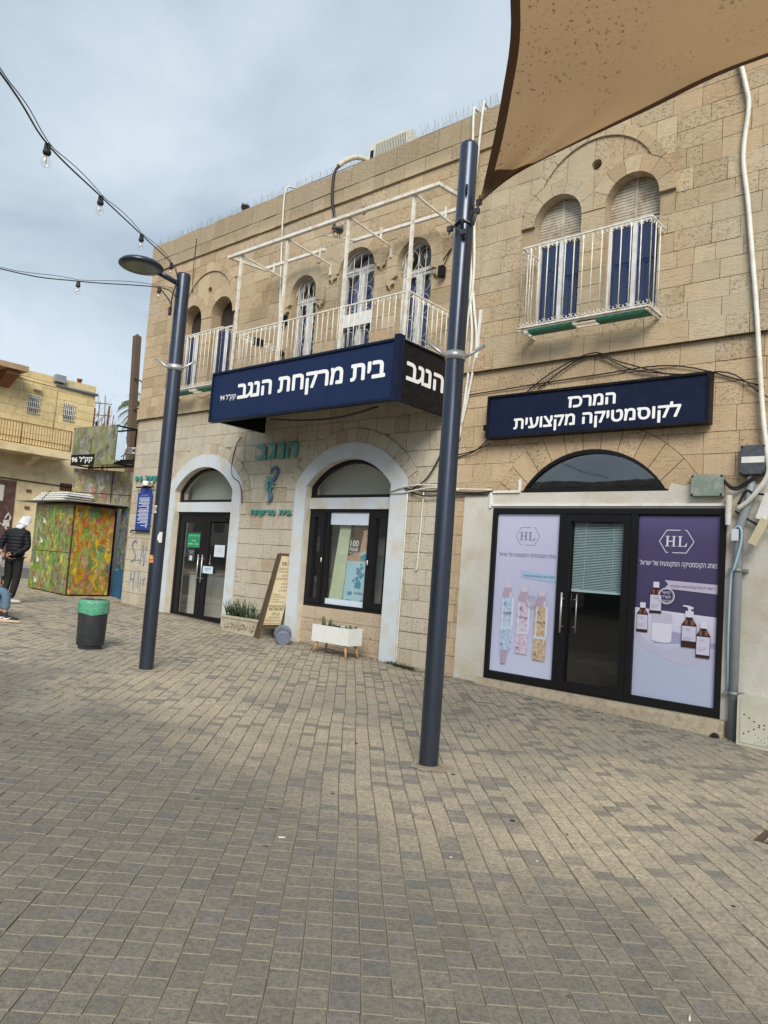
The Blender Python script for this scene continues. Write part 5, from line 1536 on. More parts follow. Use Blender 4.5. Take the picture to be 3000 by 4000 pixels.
for nm, (px_, py_), lb in (('mortar_patch', (SX, SY), 'sandy mortar patch in the pavers round the foot of the sail pole'), ('mortar_patch', (LX, LY), 'sandy mortar patch in the pavers round the foot of the lamp post')):
    rr = random.Random(int(px_ * 10)); mb = MB(); n_ = 22; pts = []
    for i in range(n_):
        a = 2 * math.pi * i / n_; r_ = rr.uniform(.11, .16) * (1.35 if math.cos(a - .3) > .6 else 1); pts.append((px_ + r_ * math.cos(a), py_ + r_ * math.sin(a)))
    for i in range(n_):
        j = (i + 1) % n_; mb.face([(px_, py_, gz(px_) + .012), (pts[i][0], pts[i][1], gz(pts[i][0]) + .0045), (pts[j][0], pts[j][1], gz(pts[j][0]) + .0045)])
    tag(mb.build(nm, mat('sandy_mortar', (.31, .265, .20), .95, 0, .25, 14, .8, 40, (.16, .13, .10), 9, .7)), lb, 'mortar')
# carved stone trough with a spiky plant
CARV = mat('carved_stone', (0.46, 0.42, 0.33), .9, 0, .12, 5, .5, 60, (.22, .18, .12), 6, .7)
tx0, tx1, ty0, ty1 = -11.24, -10.18, -.42, -.08; tz = gz(-10.7) - .01
tr_ = thing('stone_planter', 'long carved stone trough with flower relief beside the pharmacy door', 'planter', (-10.7, -.25, tz))
mb = MB()
mb.faces([(tx0 + .02, ty0 + .02, tz), (tx1 - .02, ty0 + .02, tz), (tx1 - .02, ty1, tz), (tx0 + .02, ty1, tz), (tx0, ty0, tz + .26), (tx1, ty0, tz + .26), (tx1, ty1, tz + .26), (tx0, ty1, tz + .26)], [(0, 1, 5, 4), (1, 2, 6, 5), (2, 3, 7, 6), (3, 0, 4, 7)])
for a in ((tx0 - .015, tx1 + .015, ty0 - .015, ty0 + .04), (tx0 - .015, tx1 + .015, ty1 - .04, ty1 + .015), (tx0 - .015, tx0 + .04, ty0 + .041, ty1 - .041), (tx1 - .04, tx1 + .015, ty0 + .041, ty1 - .041)): mb.box(*a, tz + .26, tz + .30)
mb.box(tx0 - .005, tx1 + .005, ty0 - .005, ty1, tz - .01, tz + .03)
mb.build('trough', CARV, tr_)
mb = MB(); mb.face([(tx0 + .03, ty0 + .03, tz + .26), (tx1 - .03, ty0 + .03, tz + .26), (tx1 - .03, ty1 - .03, tz + .26), (tx0 + .03, ty1 - .03, tz + .26)]); SOIL = mat('soil', (.05, .035, .022), .95, 0, .3, 30); mb.build('soil', SOIL, tr_)
rel = MB()
for cx in (tx0 + .17, (tx0 + tx1) / 2, tx1 - .17):
    yb = ty0 - .002
    rel.lathe([(.022, -.02), (.018, .012), (0, .018)], (cx, yb, tz + .15), 8, ax=(0, -1, 0))
    for k in range(7):
        a = 2 * math.pi * k / 7 + .3; c, s_ = math.cos(a), math.sin(a)
        rel.prism([(.02, -.008), (.05, -.02), (.085, 0), (.05, .02), (.02, .008)], (cx, yb - .012, tz + .15), (c, 0, s_), (-s_, 0, c), .02)
for cx, sgn in ((tx0 + .33, 1), (tx0 + .40, -1), (tx1 - .33, -1), (tx1 - .40, 1)):
    pts = [(cx + sgn * .06 * math.cos(a) * (1 - i / 16), ty0 - .006, tz + .14 + .07 * math.sin(a) * (1 - i / 16)) for i, a in enumerate([q * .45 for q in range(13)])]
    rel.tube(pts, .012, 5)
rel.build('relief', CARV, tr_)
LEAFD = mat('dark_succulent', (0.020, 0.042, 0.016), .55, 0, .45, 12, 0, 80, (.10, .12, .05), 9, .6)
pl = thing('spiky_plant', 'bushy dark green pencil-leaved succulent growing in the carved trough', 'plant', (-10.75, -.25, tz + .26))
rr = random.Random(6); st = MB()
for k in range(120):
    x, y = rr.uniform(tx0 + .08, tx1 - .05), rr.uniform(ty0 + .05, ty1 - .05); hh = (.30 if x < -10.6 else .15) * rr.uniform(.5, 1.15)
    d_ = Vector((rr.uniform(-.35, .35), rr.uniform(-.4, .25), 1)); p0 = Vector((x, y, tz + .25)); p1_ = p0 + d_ * hh * .6; p2_ = p1_ + (d_ + Vector((rr.uniform(-.5, .5), rr.uniform(-.5, .4), .3))) * hh * .4
    st.tube([p0, p1_, p2_], [.008, .008, .003], 5)
    for q in range(3):
        s_ = p0.lerp(p1_, rr.uniform(.4, 1)); st.tube([s_, s_ + Vector((rr.uniform(-.5, .5), rr.uniform(-.5, .4), rr.uniform(.3, .9))) * hh * .4], [.006, .002], 4)
st.build('foliage', LEAFD, pl)
pot = thing('paint_tub', 'small grey blue tub standing behind the trough at the door jamb', 'tub', (-11.28, -.12, tz + .02))
MB().lathe([(.0, .0), (.07, .0), (.085, .36), (.075, .37), (.06, .3)], (-11.30, -.1, tz + .02), 16).build('body', mat('tub_grey', (.16, .19, .24), .5), pot)

# leaning sandwich board
WOODD = mat('dark_worn_wood', (0.085, 0.055, 0.035), .75, 0, .3, 8, .3, 50); CREAMB = mat('cream_board', (0.60, 0.51, 0.34), .6, 0, .08, 3, 0, 80, (.36, .27, .15), 3, .5)
sb = thing('sandwich_board', 'weathered cream sandwich board in a dark wooden frame against the white arch pillar', 'board', (-9.95, -.35, .3))
bl, br_ = Vector((-10.06, -.50, gz(-10))), Vector((-9.97, -.13, gz(-9.9)))
uxb = (br_ - bl); uxb.z = 0; wB = uxb.length; uxb.normalize()
upb = Vector((.035, .34, 1.52)); hB = upb.length; upb = (upb - uxb * upb.dot(uxb) * .0); upb.normalize(); nb = uxb.cross(upb).normalized()
mb = MB()
for o_, dx in ((bl, 0), (br_, 0)): mb.beam(o_, o_ + upb * hB, .035, .045, nb)
for f_ in (.13, .985): mb.beam(bl + upb * hB * f_, br_ + upb * hB * f_, .045, .03, nb)
fr = mb.build('frame', WOODD, sb)
mb = MB(); back = bl + Vector((-.12, .03, 0)); mb.beam(back, bl + upb * hB * .99 + Vector((-.05, .0, 0)), .035, .045, nb); b2 = br_ + Vector((-.12, .03, 0)); mb.beam(b2, br_ + upb * hB * .99 + Vector((-.05, .0, 0)), .035, .045, nb); mb.build('rear_leg', WOODD, sb)
b0 = bl + uxb * .018 + upb * hB * .155 + nb * .004
mb = MB(); mb.obox(b0 + uxb * (wB / 2 - .018) + upb * hB * .41, uxb * (wB / 2 - .018), upb * hB * .405, nb * .006); mb.build('board', CREAMB, sb)
mb = MB(); face0 = b0 + nb * .008; W_ = wB - .036; H_ = hB * .81
rr = random.Random(9)
def bt(s_, a, b, z, h, heb): text(mb, s_, face0 + uxb * (a * W_) + upb * (z * H_), uxb, upb, (b - a) * W_, h, .02, heb, slant=.15)
for s_, a, b, z, h, heb in (('טיפול', .45, .92, .935, .07, True), ('בנשירת שיער', .12, .95, .865, .065, True), ('ЛЕЧЕБНЫЙ ШАМПУНЬ', .08, .95, .805, .04, False), ('ПРОТИВ ВЫПАДЕНИЯ', .08, .9, .755, .04, False), ('ВОЛОС', .35, .7, .705, .035, False),
                            ('ללא פרבנים', .45, .95, .59, .03, True), ('100% טבעי', .45, .95, .54, .03, True), ('ויטמינים', .4, .9, .49, .03, True), ('1. ШАМПУНЬ', .08, .6, .43, .025, False), ('2. КОНДИЦИОНЕР', .08, .85, .395, .025, False), ('3. МАСКА', .08, .55, .36, .025, False), ('4. СЫВОРОТКА', .08, .8, .325, .025, False),
                            ('NATURATINT', .1, .95, .21, .06, False), ('צבע שיער', .3, .8, .145, .05, True), ('על בסיס טבעי', .2, .85, .095, .05, True), ('КРАСКА ДЛЯ ВОЛОС', .08, .9, .05, .04, False), ('НА НАТУРАЛЬНОЙ ОСНОВЕ', .06, .95, .015, .035, False)): bt(s_, a, b, z, h, heb)
for z in (.68, .66, .285, .27): mb.obox(face0 + uxb * W_ / 2 + upb * z * H_, uxb * W_ * .46, upb * .003, nb * .0005)
mb.build('lettering', mat('brown_ink', (.05, .035, .02), .6), sb)

# toppled mesh waste basket
BSK = mat('grey_blue_plastic', (0.16, 0.19, 0.26), .45, 0, .15, 6)
wb = thing('waste_basket', 'grey plastic mesh waste basket lying on its side by the sandwich board', 'basket', (-9.38, -.50, gz(-9.4)))
ax = Vector((.62, -.50, -.16)).normalized(); c0 = Vector((-9.58, -.36, gz(-9.5) + .155)); t_ = ax.cross(Vector((0, 0, 1))).normalized(); q_ = ax.cross(t_)
mb = MB(); mb.lathe([(.145, -.02), (.15, -.02), (.15, .03), (.14, .03)], c0, 24, ax=ax); mb.lathe([(.12, .22), (.117, .30)], c0, 24, ax=ax); mb.lathe([(.117, .30), (.10, .305), (.098, .298), (0, .298)], c0, 24, sm=False, ax=ax); mb.build('rim', BSK, wb)
mb = MB(); n_ = 26
for sgn in (-1, 1):
    for k in range(n_):
        pts = []
        for i in range(5):
            f_ = i / 4; a = 2 * math.pi * (k / n_ + sgn * f_ * .17); r_ = .143 - .023 * f_
            pts.append(c0 + ax * (.03 + .19 * f_) + (t_ * math.cos(a) + q_ * math.sin(a)) * r_)
        mb.tube(pts, .0048, 4, cap=False)
mb.build('mesh', BSK, wb)
mb = MB(); mb.lathe([(.115, .05), (.112, .2)], c0, 20, ax=ax); mb.build('inner_liner', mat('dark_inside', (.03, .035, .05), .8), wb)

# white planter box on tapered wooden legs
WPL = mat('white_lacquer', (0.70, 0.72, 0.72), .4, 0, .03, 4, 0, 80, (.5, .47, .42), 8, .35); LEGW = mat('light_beech', (0.44, 0.26, 0.12), .5, 0, .2, 12)
wp = thing('planter_box', 'white rectangular planter on four slanted light wooden legs under the pharmacy window', 'planter', (-8.2, -.5, gz(-8.2)))
X0, X1, Y0, Y1, Z0, Z1 = -8.60, -7.80, -.62, -.30, .455, .72
mb = MB()
mb.box(X0, X1, Y0, Y0 + .02, Z0 + .02, Z1); mb.box(X0, X1, Y1 - .02, Y1, Z0 + .02, Z1); mb.box(X0, X0 + .02, Y0 + .0201, Y1 - .0201, Z0 + .02, Z1); mb.box(X1 - .02, X1, Y0 + .0201, Y1 - .0201, Z0 + .02, Z1); mb.box(X0, X1, Y0, Y1, Z0, Z0 + .0198)
mb.build('box', WPL, wp)
MB().face([(X0 + .02, Y0 + .02, Z1 - .03), (X1 - .02, Y0 + .02, Z1 - .03), (X1 - .02, Y1 - .02, Z1 - .03), (X0 + .02, Y1 - .02, Z1 - .03)]).build('soil', SOIL, wp)
for sx, sy in ((0, 0), (1, 0), (1, 1), (0, 1)):
    x = (X0 + .09, X1 - .09)[sx]; y = (Y0 + .05, Y1 - .05)[sy]; xe = x + (-.055, .055)[sx]; ye = y + (-.03, .03)[sy]
    MB().tube([(x, y, Z0), (xe, ye, gz(xe))], [.024, .014], 12).build('leg', LEGW, wp)
CACT = mat('cactus_green', (0.06, 0.085, 0.03), .7, 0, .3, 10, .4, 40, (.20, .13, .06), 7, .8)
def cactus(label, parts):
    c_ = thing('cactus', label, 'cactus', parts[0][0])
    for p0, h, r, lean in parts:
        p0 = Vector(p0); mb = MB(); mb.tube([p0, p0 + Vector((lean * .3, 0, h * .3)), p0 + Vector((lean * .8, 0, h * .8)), p0 + Vector((lean, 0, h))], [r * .7, r, r * .85, r * .15], 9); mb.build('stem', CACT, c_)
cactus('pair of upright brownish cactus stems at the left end of the white planter', [((-8.50, -.46, Z1 - .04), .17, .033, -.03), ((-8.40, -.44, Z1 - .04), .14, .030, .03)])
cactus('low brown cactus clump at the right end of the white planter', [((-7.98 + .04 * i, -.45 + .03 * (i % 2), Z1 - .04), .06 + .02 * (i % 2), .026, .03 * (i - 2)) for i in range(4)])
def weeds(name, label, cat, spots, mm, sz=.02, seed=1):
    rr = random.Random(seed); mb = MB()
    for (x, y, z, n_, sprd, hh) in spots:
        for k in range(n_):
            c = Vector((x + rr.gauss(0, sprd), y + rr.gauss(0, sprd * .55), z + abs(rr.gauss(0, hh)))); a = rr.uniform(0, 6.28); d_ = Vector((math.cos(a), math.sin(a), rr.uniform(-.2, .8))).normalized(); n2 = d_.cross(Vector((0, 0, 1))).normalized() * sz * .4; s_ = sz * rr.uniform(.7, 1.4)
            mb.face([c, c + d_ * s_ * .5 + n2, c + d_ * s_, c + d_ * s_ * .5 - n2])
    o = mb.build(name, mm); tag(o, label, cat, kind='stuff' if cat == 'weeds' else None); return o
WEED = mat('weed_green', (0.035, 0.065, 0.02), .7, 0, .4, 20)
weeds('succulent', 'small dark green rosette plants in the middle of the white planter', 'plant', [(-8.28, -.46, Z1 - .03, 160, .05, .02), (-8.18, -.46, Z1 - .03, 90, .04, .015)], WEED, .035, 3)
weeds('weeds', 'low green weeds growing at the foot of the white arch pillar', 'weeds', [(-7.35 + .09 * i, -.12 - .025 * i, gz(-7.3), 130, .05, .018) for i in range(7)], WEED, .022, 5)
weeds('weeds', 'tufts of weeds in the paving joints at right', 'weeds', [(-1.9 + .25 * i, -2.1 - .12 * i + .2 * (i % 2), gz(-1.9), 14, .015, .005) for i in range(9)], WEED, .012, 8)
# rubble and dirt at the wall foot
rr = random.Random(14); mb = MB()
for k in range(500):
    x = rr.uniform(-9.6, -2.2); 
    if -5.8 < x < -2.5: y = -.17 - abs(rr.gauss(0, .14))
    else: y = -.03 - abs(rr.gauss(0, .12))
    s_ = rr.uniform(.004, .014); mb.obox((x, y, gz(x) + s_ * .5), (s_, 0, 0), (0, s_ * rr.uniform(.5, 1), 0), (0, 0, s_ * .5))
tag(mb.build('rubble', CONC), 'scatter of plaster crumbs along the foot of the wall', 'rubble', kind='stuff')
# a cigarette end and white specks of litter
BUTT = mat('cigarette_paper', (.62, .60, .54), .8); rr = random.Random(31)
for i, (x, y, lb) in enumerate(((-3.20, -6.02, 'white cigarette end lying alone on the pavers at left'), (-.95, -5.9, 'white cigarette end on the pavers right of centre'))):
    a = .9 + i; o = MB().tube([(x, y, gz(x) + .006), (x + .042 * math.cos(a), y + .042 * math.sin(a), gz(x) + .006)], .0042, 6).build('cigarette_end', BUTT); tag(o, lb, 'litter')
mb = MB()
for i in range(40):
    x, y = rr.uniform(-9, 0), rr.uniform(-6.6, -.4); s_ = rr.uniform(.004, .009); a = rr.uniform(0, 3); mb.obox((x, y, gz(x) + .002), (s_ * math.cos(a), s_ * math.sin(a), 0), (-s_ * .5 * math.sin(a), s_ * .5 * math.cos(a), 0), (0, 0, .002))
tag(mb.build('litter_specks', BUTT), 'tiny white specks of litter scattered over the paving', 'litter', kind='stuff')
mb = MB()
for i in range(28):
    x, y = rr.uniform(-8, 0), rr.uniform(-6.6, -.3); s_ = rr.uniform(.008, .02); a = rr.uniform(0, 6.28); mb.face([(x + s_ * math.cos(a + q) * (1 if q % 2 else .6), y + s_ * math.sin(a + q), gz(x) + .0045) for q in (0, 1.3, 2.5, 3.9, 5.1)])
tag(mb.build('gum_spots', RUBBER), 'flat dark chewing-gum spots and leaf scraps on the paving', 'litter', kind='stuff')
# drain gully at the right edge
gl = thing('drain_grate', 'rusty square drain grate set in the pavers at the right edge', 'drain', (-1.2, -3.3, gz(-1.2)))
mb = MB(); gx, gy = -1.17, -3.28; z = gz(gx)
for a in ((gx - .17, gx + .17, gy - .15, gy - .125), (gx - .17, gx + .17, gy + .125, gy + .15), (gx - .17, gx - .145, gy - .1249, gy + .1249), (gx + .145, gx + .17, gy - .1249, gy + .1249)): mb.box(*a, z - .02, z + .012)
mb.build('frame', mat('dark_rust', (.09, .05, .035), .85, 0, .3, 20), gl)
for k in range(7): MB().box(gx - .14 + k * .042, gx - .12 + k * .042, gy - .124, gy + .124, z - .02, z + .008).build('bar', mat('dark_iron', (.05, .035, .028), .8) if k == 0 else bpy.data.materials['dark_iron'], gl)

# ---------------------------------------------------------------- cables, pipes and boxes on the wall
def bx_(name, label, x0, x1, z0, z1, d, body, strip=False):
    r_ = thing(name, label, 'junction box', ((x0 + x1) / 2, -d / 2, z0))
    mb = MB(); mb.box(x0, x1, -d + .02, -.02, z0, z1); mb.build('body', body, r_)
    mb = MB(); mb.box(x0 + .008, x1 - .008, -d, -d + .0198, z0 + .008, z1 - .008); mb.build('lid', body, r_)
    for x in (x0 + .022, x1 - .022):
        for z in (z0 + .022, z1 - .022): MB().lathe([(.014, 0), (.014, .004), (0, .004)], (x, -d, z), 10, ax=(0, -1, 0)).build('screw', RUBBER, r_)
    if strip: MB().box(x0 + .02, x1 - .02, -d - .002, -d - .0005, z0 + .135, z0 + .205).build('label_strip', WHITEP, r_)
    return r_
bx_('junction_box', 'faded green grey junction box above the right end of the cosmetics shop', -2.95, -2.58, 2.79, 3.05, .11, mat('grey_green_box', (.20, .25, .215), .6, 0, .12, 4, 0, 80, (.42, .43, .38), 14, .6))
bx_('junction_box', 'dark grey junction box with a white label strip at the right edge', -2.41, -2.13, 3.03, 3.37, .13, mat('dark_grey_box', (.055, .068, .085), .5, 0, .12, 4, 0, 80, (.2, .2, .2), 16, .4), True)
dp_ = thing('drain_pipe', 'grey plastic downpipe running down beside the violet poster', 'pipe', (-2.4, -.1, gz(-2.4)))
mb = MB(); mb.tube([(-2.30, -.05, 3.05), (-2.31, -.05, 2.75), (-2.38, -.07, 2.5), (-2.40, -.085, 2.42), (-2.40, -.085, gz(-2.4) - .02)], .048, 16); mb.build('pipe', GREYP, dp_)
for z in (1.95, .58):
    mb = MB(); mb.lathe([(.05, -.022), (.054, -.022), (.054, .022), (.05, .022)], (-2.40, -.085, z), 16); mb.box(-2.50, -2.455, -.10, -.02, z - .018, z + .018); mb.box(-2.345, -2.30, -.10, -.02, z - .018, z + .018); mb.build('pipe_clip', mat('galv_dull', (.25, .26, .26), .5, .4), dp_)
uc = thing('utility_cabinet', 'low cream utility cabinet with drilled vent holes at the right edge', 'cabinet', (-1.95, -.2, gz(-2)))
CRM = mat('cream_cabinet', (.52, .52, .44), .5, 0, .05, 3, 0, 80, (.40, .36, .26), 5, .5)
mb = MB(); mb.box(-2.31, -1.4, -.26, -.02, gz(-1.9) + .0, .59); mb.build('body', CRM, uc)
mb = MB(); mb.box(-2.275, -1.44, -.268, -.2605, .10, .56); mb.build('door', CRM, uc)
mb = MB()
for i in range(7):
    for s_ in (1, -1):
        c = (-2.235 + i * .05, .30 + s_ * (.03 * i - .1)) if True else None
        mb.lathe([(.009, 0), (.0, .0)], (c[0], -.2695, c[1]), 8, ax=(0, -1, 0), sm=False)
for i in range(5):
    for s_ in (1, -1): mb.lathe([(.005, 0), (.0, .0)], (-2.12 + i * .03, -.2695, .16 + s_ * (.022 * i - .045)), 6, ax=(0, -1, 0), sm=False)
mb.build('vent_hole', DARK, uc)

def cable(label, pts, r=.008, m_=CAB, name='cable', sm=6, extra=None, group=None, cat='cable'):
    mb = MB()
    for P in ([pts] + (extra or [])): mb.tube(crv(P, sm), r, 6)
    return tag(mb.build(name, m_), label, cat, group)
PIPEW = mat('white_conduit', (.66, .66, .62), .5, 0, .08, 6, 0, 80, (.42, .37, .28), 7, .6)
cable('bundle of white conduits running down the wall behind the sail pole', [(-6.44, .2, 8.82), (-6.44, -.06, 8.9), (-6.44, -.13, 8.8), (-6.40, -.12, 7.8), (-6.36, -.12, 7.0), (-6.33, -.08, 6.0), (-6.25, -.06, 5.2), (-6.32, -.04, 4.3), (-6.38, -.04, 3.7)], .022, PIPEW, 'conduit', 6,
      [[(-6.28, .2, 8.86), (-6.28, -.06, 8.93), (-6.27, -.13, 8.83), (-6.32, -.13, 7.9), (-6.38, -.12, 7.2), (-6.34, -.09, 6.4), (-6.24, -.07, 5.7), (-6.16, -.06, 5.1), (-6.26, -.04, 4.4), (-6.36, -.04, 3.9)], [(-6.32, -.1, 7.1), (-6.27, -.09, 6.2), (-6.34, -.07, 5.5), (-6.38, -.06, 4.9)]], cat='conduit')
MB_ = MB(); MB_.beam((-6.12, -.06, 5.64), (-6.14, -.06, 4.9), .035, .03); tag(MB_.build('cable_trunking', WHITEP), 'short upright white trunking strip right of the sail pole', 'trunking')
cable('thick white conduit snaking down the wall at the right edge', [(-2.60, -.05, 8.15), (-2.56, -.09, 8.02), (-2.49, -.09, 7.7), (-2.46, -.08, 7.45), (-2.50, -.08, 6.87), (-2.43, -.08, 6.27), (-2.36, -.09, 5.6), (-2.30, -.09, 5.0), (-2.25, -.09, 4.4), (-2.19, -.09, 3.7), (-2.12, -.12, 3.2), (-2.12, -.13, 3.0), (-2.28, -.12, 2.76), (-2.42, -.10, 2.64)], .03, PIPEW, 'conduit', 6, cat='conduit')
cable('black bundled cables looping over the roof edge down to the awning frame', [(-9.44, -.03, 8.97), (-9.48, -.09, 8.86), (-9.50, -.115, 8.7), (-9.49, -.11, 8.3), (-9.45, -.07, 8.0), (-9.42, -.07, 7.7)], .028, CAB, 'cable_bundle', 6)
cable('wrapped white pipe between the roof air conditioner and the parapet', [(-9.1, .5, 8.95), (-9.16, .38, 9.16), (-9.26, .2, 9.17), (-9.38, .05, 9.07), (-9.46, -.05, 8.95)], .045, mat('wrapped_insulation', (.55, .51, .40), .8, 0, .2, 10, .6, 20), 'pipe_wrap', 6, cat='pipe')
cable('thin white pipe bending over the parapet above the balcony', [(-10.45, .3, 8.86), (-10.7, .0, 8.92), (-10.82, -.11, 8.86), (-10.83, -.11, 8.2), (-10.82, -.07, 7.4), (-10.75, -.06, 6.4), (-10.73, -.06, 5.6)], .017, PIPEW, 'conduit', 6, cat='conduit')
cable('thin black wire down the upper wall near the left corner', [(-13.72, -.1, 8.6), (-13.72, -.11, 8.0), (-13.75, -.06, 7.4)], .008)
cable('thin black cables strung in a peak over the navy shop sign', [(-6.4, -.03, 3.42), (-5.95, -.05, 3.58), (-5.2, -.05, 4.35), (-4.35, -.07, 4.72), (-3.9, -.06, 4.55), (-3.2, -.05, 4.30), (-2.6, -.05, 4.26), (-2.2, -.06, 3.95), (-1.7, -.05, 3.6)], .009, CAB, 'cable', 5, [[(-6.35, -.035, 4.36), (-5.2, -.035, 4.40), (-4.2, -.035, 4.43), (-3.2, -.035, 4.42), (-2.2, -.035, 4.05)], [(-5.1, -.04, 4.33), (-4.35, -.06, 4.70), (-3.7, -.05, 4.42), (-2.8, -.05, 4.24)], [(-6.45, -.04, 3.45), (-6.1, -.06, 3.50), (-5.8, -.06, 3.60)]])
cable('sagging black wires from the white arch across to the cosmetics shop', [(-7.36, -.05, 2.97), (-7.0, -.05, 2.92), (-6.5, -.06, 2.90), (-6.0, -.05, 2.88), (-5.72, -.05, 2.9)], .012, CAB, 'cable', 5, [[(-7.33, -.05, 2.93), (-6.9, -.07, 2.84), (-6.4, -.06, 2.86), (-5.8, -.05, 2.86)], [(-7.2, -.05, 2.95), (-6.9, -.05, 3.15), (-6.65, -.05, 3.6), (-6.6, -.05, 4.0)]])
cable('pair of pale wires running along the same joint as the black wires', [(-7.66, -.05, 2.92), (-7.36, -.065, 2.99), (-6.9, -.06, 3.02), (-6.4, -.06, 2.95), (-5.74, -.05, 2.92)], .012, PIPEW, 'cable', 5, [[(-7.66, -.05, 2.89), (-7.3, -.06, 2.91), (-6.8, -.065, 2.97), (-6.3, -.06, 2.93)], [(-6.98, -.04, 2.9), (-7.0, -.03, 2.3), (-7.02, -.03, 1.75), (-7.05, -.03, 1.7)], [(-7.30, -.04, 2.9), (-7.30, -.035, 2.0), (-7.30, -.035, 1.0), (-7.30, -.035, gz(-7.3))]])
cable('thin dark cable hanging between the pharmacy door and the snake emblem', [(-11.6, -.05, 4.05), (-11.75, -.04, 3.9), (-11.85, -.03, 3.5), (-11.78, -.03, 3.28), (-11.55, -.035, 3.15), (-11.45, -.03, 2.9), (-11.42, -.03, 2.75)], .010)
cable('loose wires under the left balconet', [(-13.3, -.05, 4.98), (-12.9, -.06, 4.72), (-12.4, -.05, 4.6), (-12.0, -.05, 4.4), (-11.5, -.05, 4.25), (-11.2, -.1, 4.2)], .007, CAB, 'cable', 5, [[(-13.0, -.2, 4.98), (-12.8, -.2, 4.93), (-12.5, -.2, 4.98)]])
cable('black cables sagging under the long pharmacy sign', [(-9.6, -1.0, 4.06), (-8.8, -1.0, 3.98), (-8.0, -.95, 3.98), (-7.2, -1.0, 4.06)], .014, CAB, 'cable', 5)
MBt = MB(); MBt.box(-5.74, -2.56, -.05, -.0245, 2.685, 2.715); MBt.box(-5.77, -5.735, -.05, -.0245, 2.66, 2.9); MBt.box(-5.734, -5.28, -.05, -.0245, 2.875, 2.905); MBt.box(-5.31, -5.275, -.05, -.0245, 2.9055, 3.06); tag(MBt.build('cable_trunking', WHITEP), 'white plastic trunking along the top of the cosmetics shopfront', 'trunking')
MBt = MB(); MBt.lathe([(.035, -.16), (.038, .1)], (-2.52, -.09, 2.70), 12); MBt.lathe([(.03, -.24), (.034, -.16)], (-2.52, -.09, 2.70), 12); tag(MBt.build('cable_gland', PIPEW), 'stubby white pipe end beside the grey junction box', 'pipe')
cable('black cables between the two junction boxes', [(-2.58, -.08, 2.98), (-2.5, -.1, 2.90), (-2.42, -.1, 2.90), (-2.3, -.1, 2.98), (-2.2, -.09, 3.04)], .014, CAB, 'cable', 5, [[(-2.58, -.08, 2.96), (-2.48, -.1, 2.87), (-2.38, -.1, 2.89), (-2.22, -.09, 3.02)], [(-2.45, -.08, 2.62), (-2.3, -.08, 2.52), (-2.16, -.1, 2.45), (-2.0, -.1, 2.42)], [(-2.42, -.08, 2.7), (-2.34, -.09, 2.85), (-2.25, -.1, 2.82), (-2.1, -.1, 2.8)]])
cable('pale blue hose looped over the top of the grey downpipe', [(-2.44, -.14, 2.40), (-2.40, -.15, 2.44), (-2.36, -.15, 2.40), (-2.36, -.15, 2.25), (-2.42, -.15, 1.98), (-2.46, -.12, 1.85), (-2.475, -.08, 1.2), (-2.46, -.07, .6)], .014, mat('pale_blue_hose', (.35, .50, .62), .4), 'hose', 6, cat='hose')
MBt = MB(); MBt.box(-2.46, -2.385, -.16, -.155, 2.28, 2.41); tag(MBt.build('paper_tag', flatm('paper_tag', (.62, .66, .72))), 'white paper tag tied to the top of the downpipe', 'tag')
fl = thing('emergency_light', 'broken white fluorescent fitting dangling from wires at the right edge', 'light fitting', (-2.1, -.15, 2.3))
mb = MB(); mb.beam((-2.07, -.14, 2.80), (-2.16, -.14, 2.52), .11, .08, (0, 1, 0)); mb.build('housing', WHITEP, fl)
mb = MB(); mb.beam((-2.10, -.18, 2.52), (-2.23, -.18, 2.24), .09, .09, (0, 1, 0)); mb.build('diffuser', mat('yellowed_plastic', (.58, .52, .36), .4), fl)
sc1 = thing('floodlight', 'small black floodlight on the balcony side rail', 'floodlight', (-10.6, -.5, 5.6))
mb = MB(); mb.obox((-10.62, -.62, 5.66), (.05, 0, 0), (0, .09, 0), (0, 0, .06)); mb.build('housing', BLACKS, sc1)
sc1 = thing('floodlight', 'round black floodlight at the wall end of the balcony rail', 'floodlight', (-10.5, -.1, 5.6))
mb = MB(); mb.lathe([(.0, -.05), (.06, -.05), (.06, .05), (0, .06)], (-10.5, -.16, 5.56), 14, ax=(.4, -1, 0)); mb.build('housing', BLACKS, sc1)
sc1 = thing('wall_speaker', 'small black box fixed beside the right balcony window', 'speaker', (-6.88, -.1, 6.3))
mb = MB(); mb.obox((-6.86, -.12, 6.37), (.04, 0, 0), (0, .05, 0), (0, 0, .085)); mb.build('housing', BLACKS, sc1)
sc1 = thing('wall_speaker', 'small black box beside the left balcony window', 'speaker', (-10.55, -.1, 6.2))
mb = MB(); mb.obox((-10.55, -.10, 6.23), (.035, 0, 0), (0, .05, 0), (0, 0, .085)); mb.build('housing', BLACKS, sc1)
cable('black lead from the wall box into the right balcony window', [(-6.86, -.1, 6.45), (-6.75, -.06, 6.75), (-6.95, -.05, 6.55), (-7.2, -.03, 6.50), (-7.3, .04, 6.55)], .009)
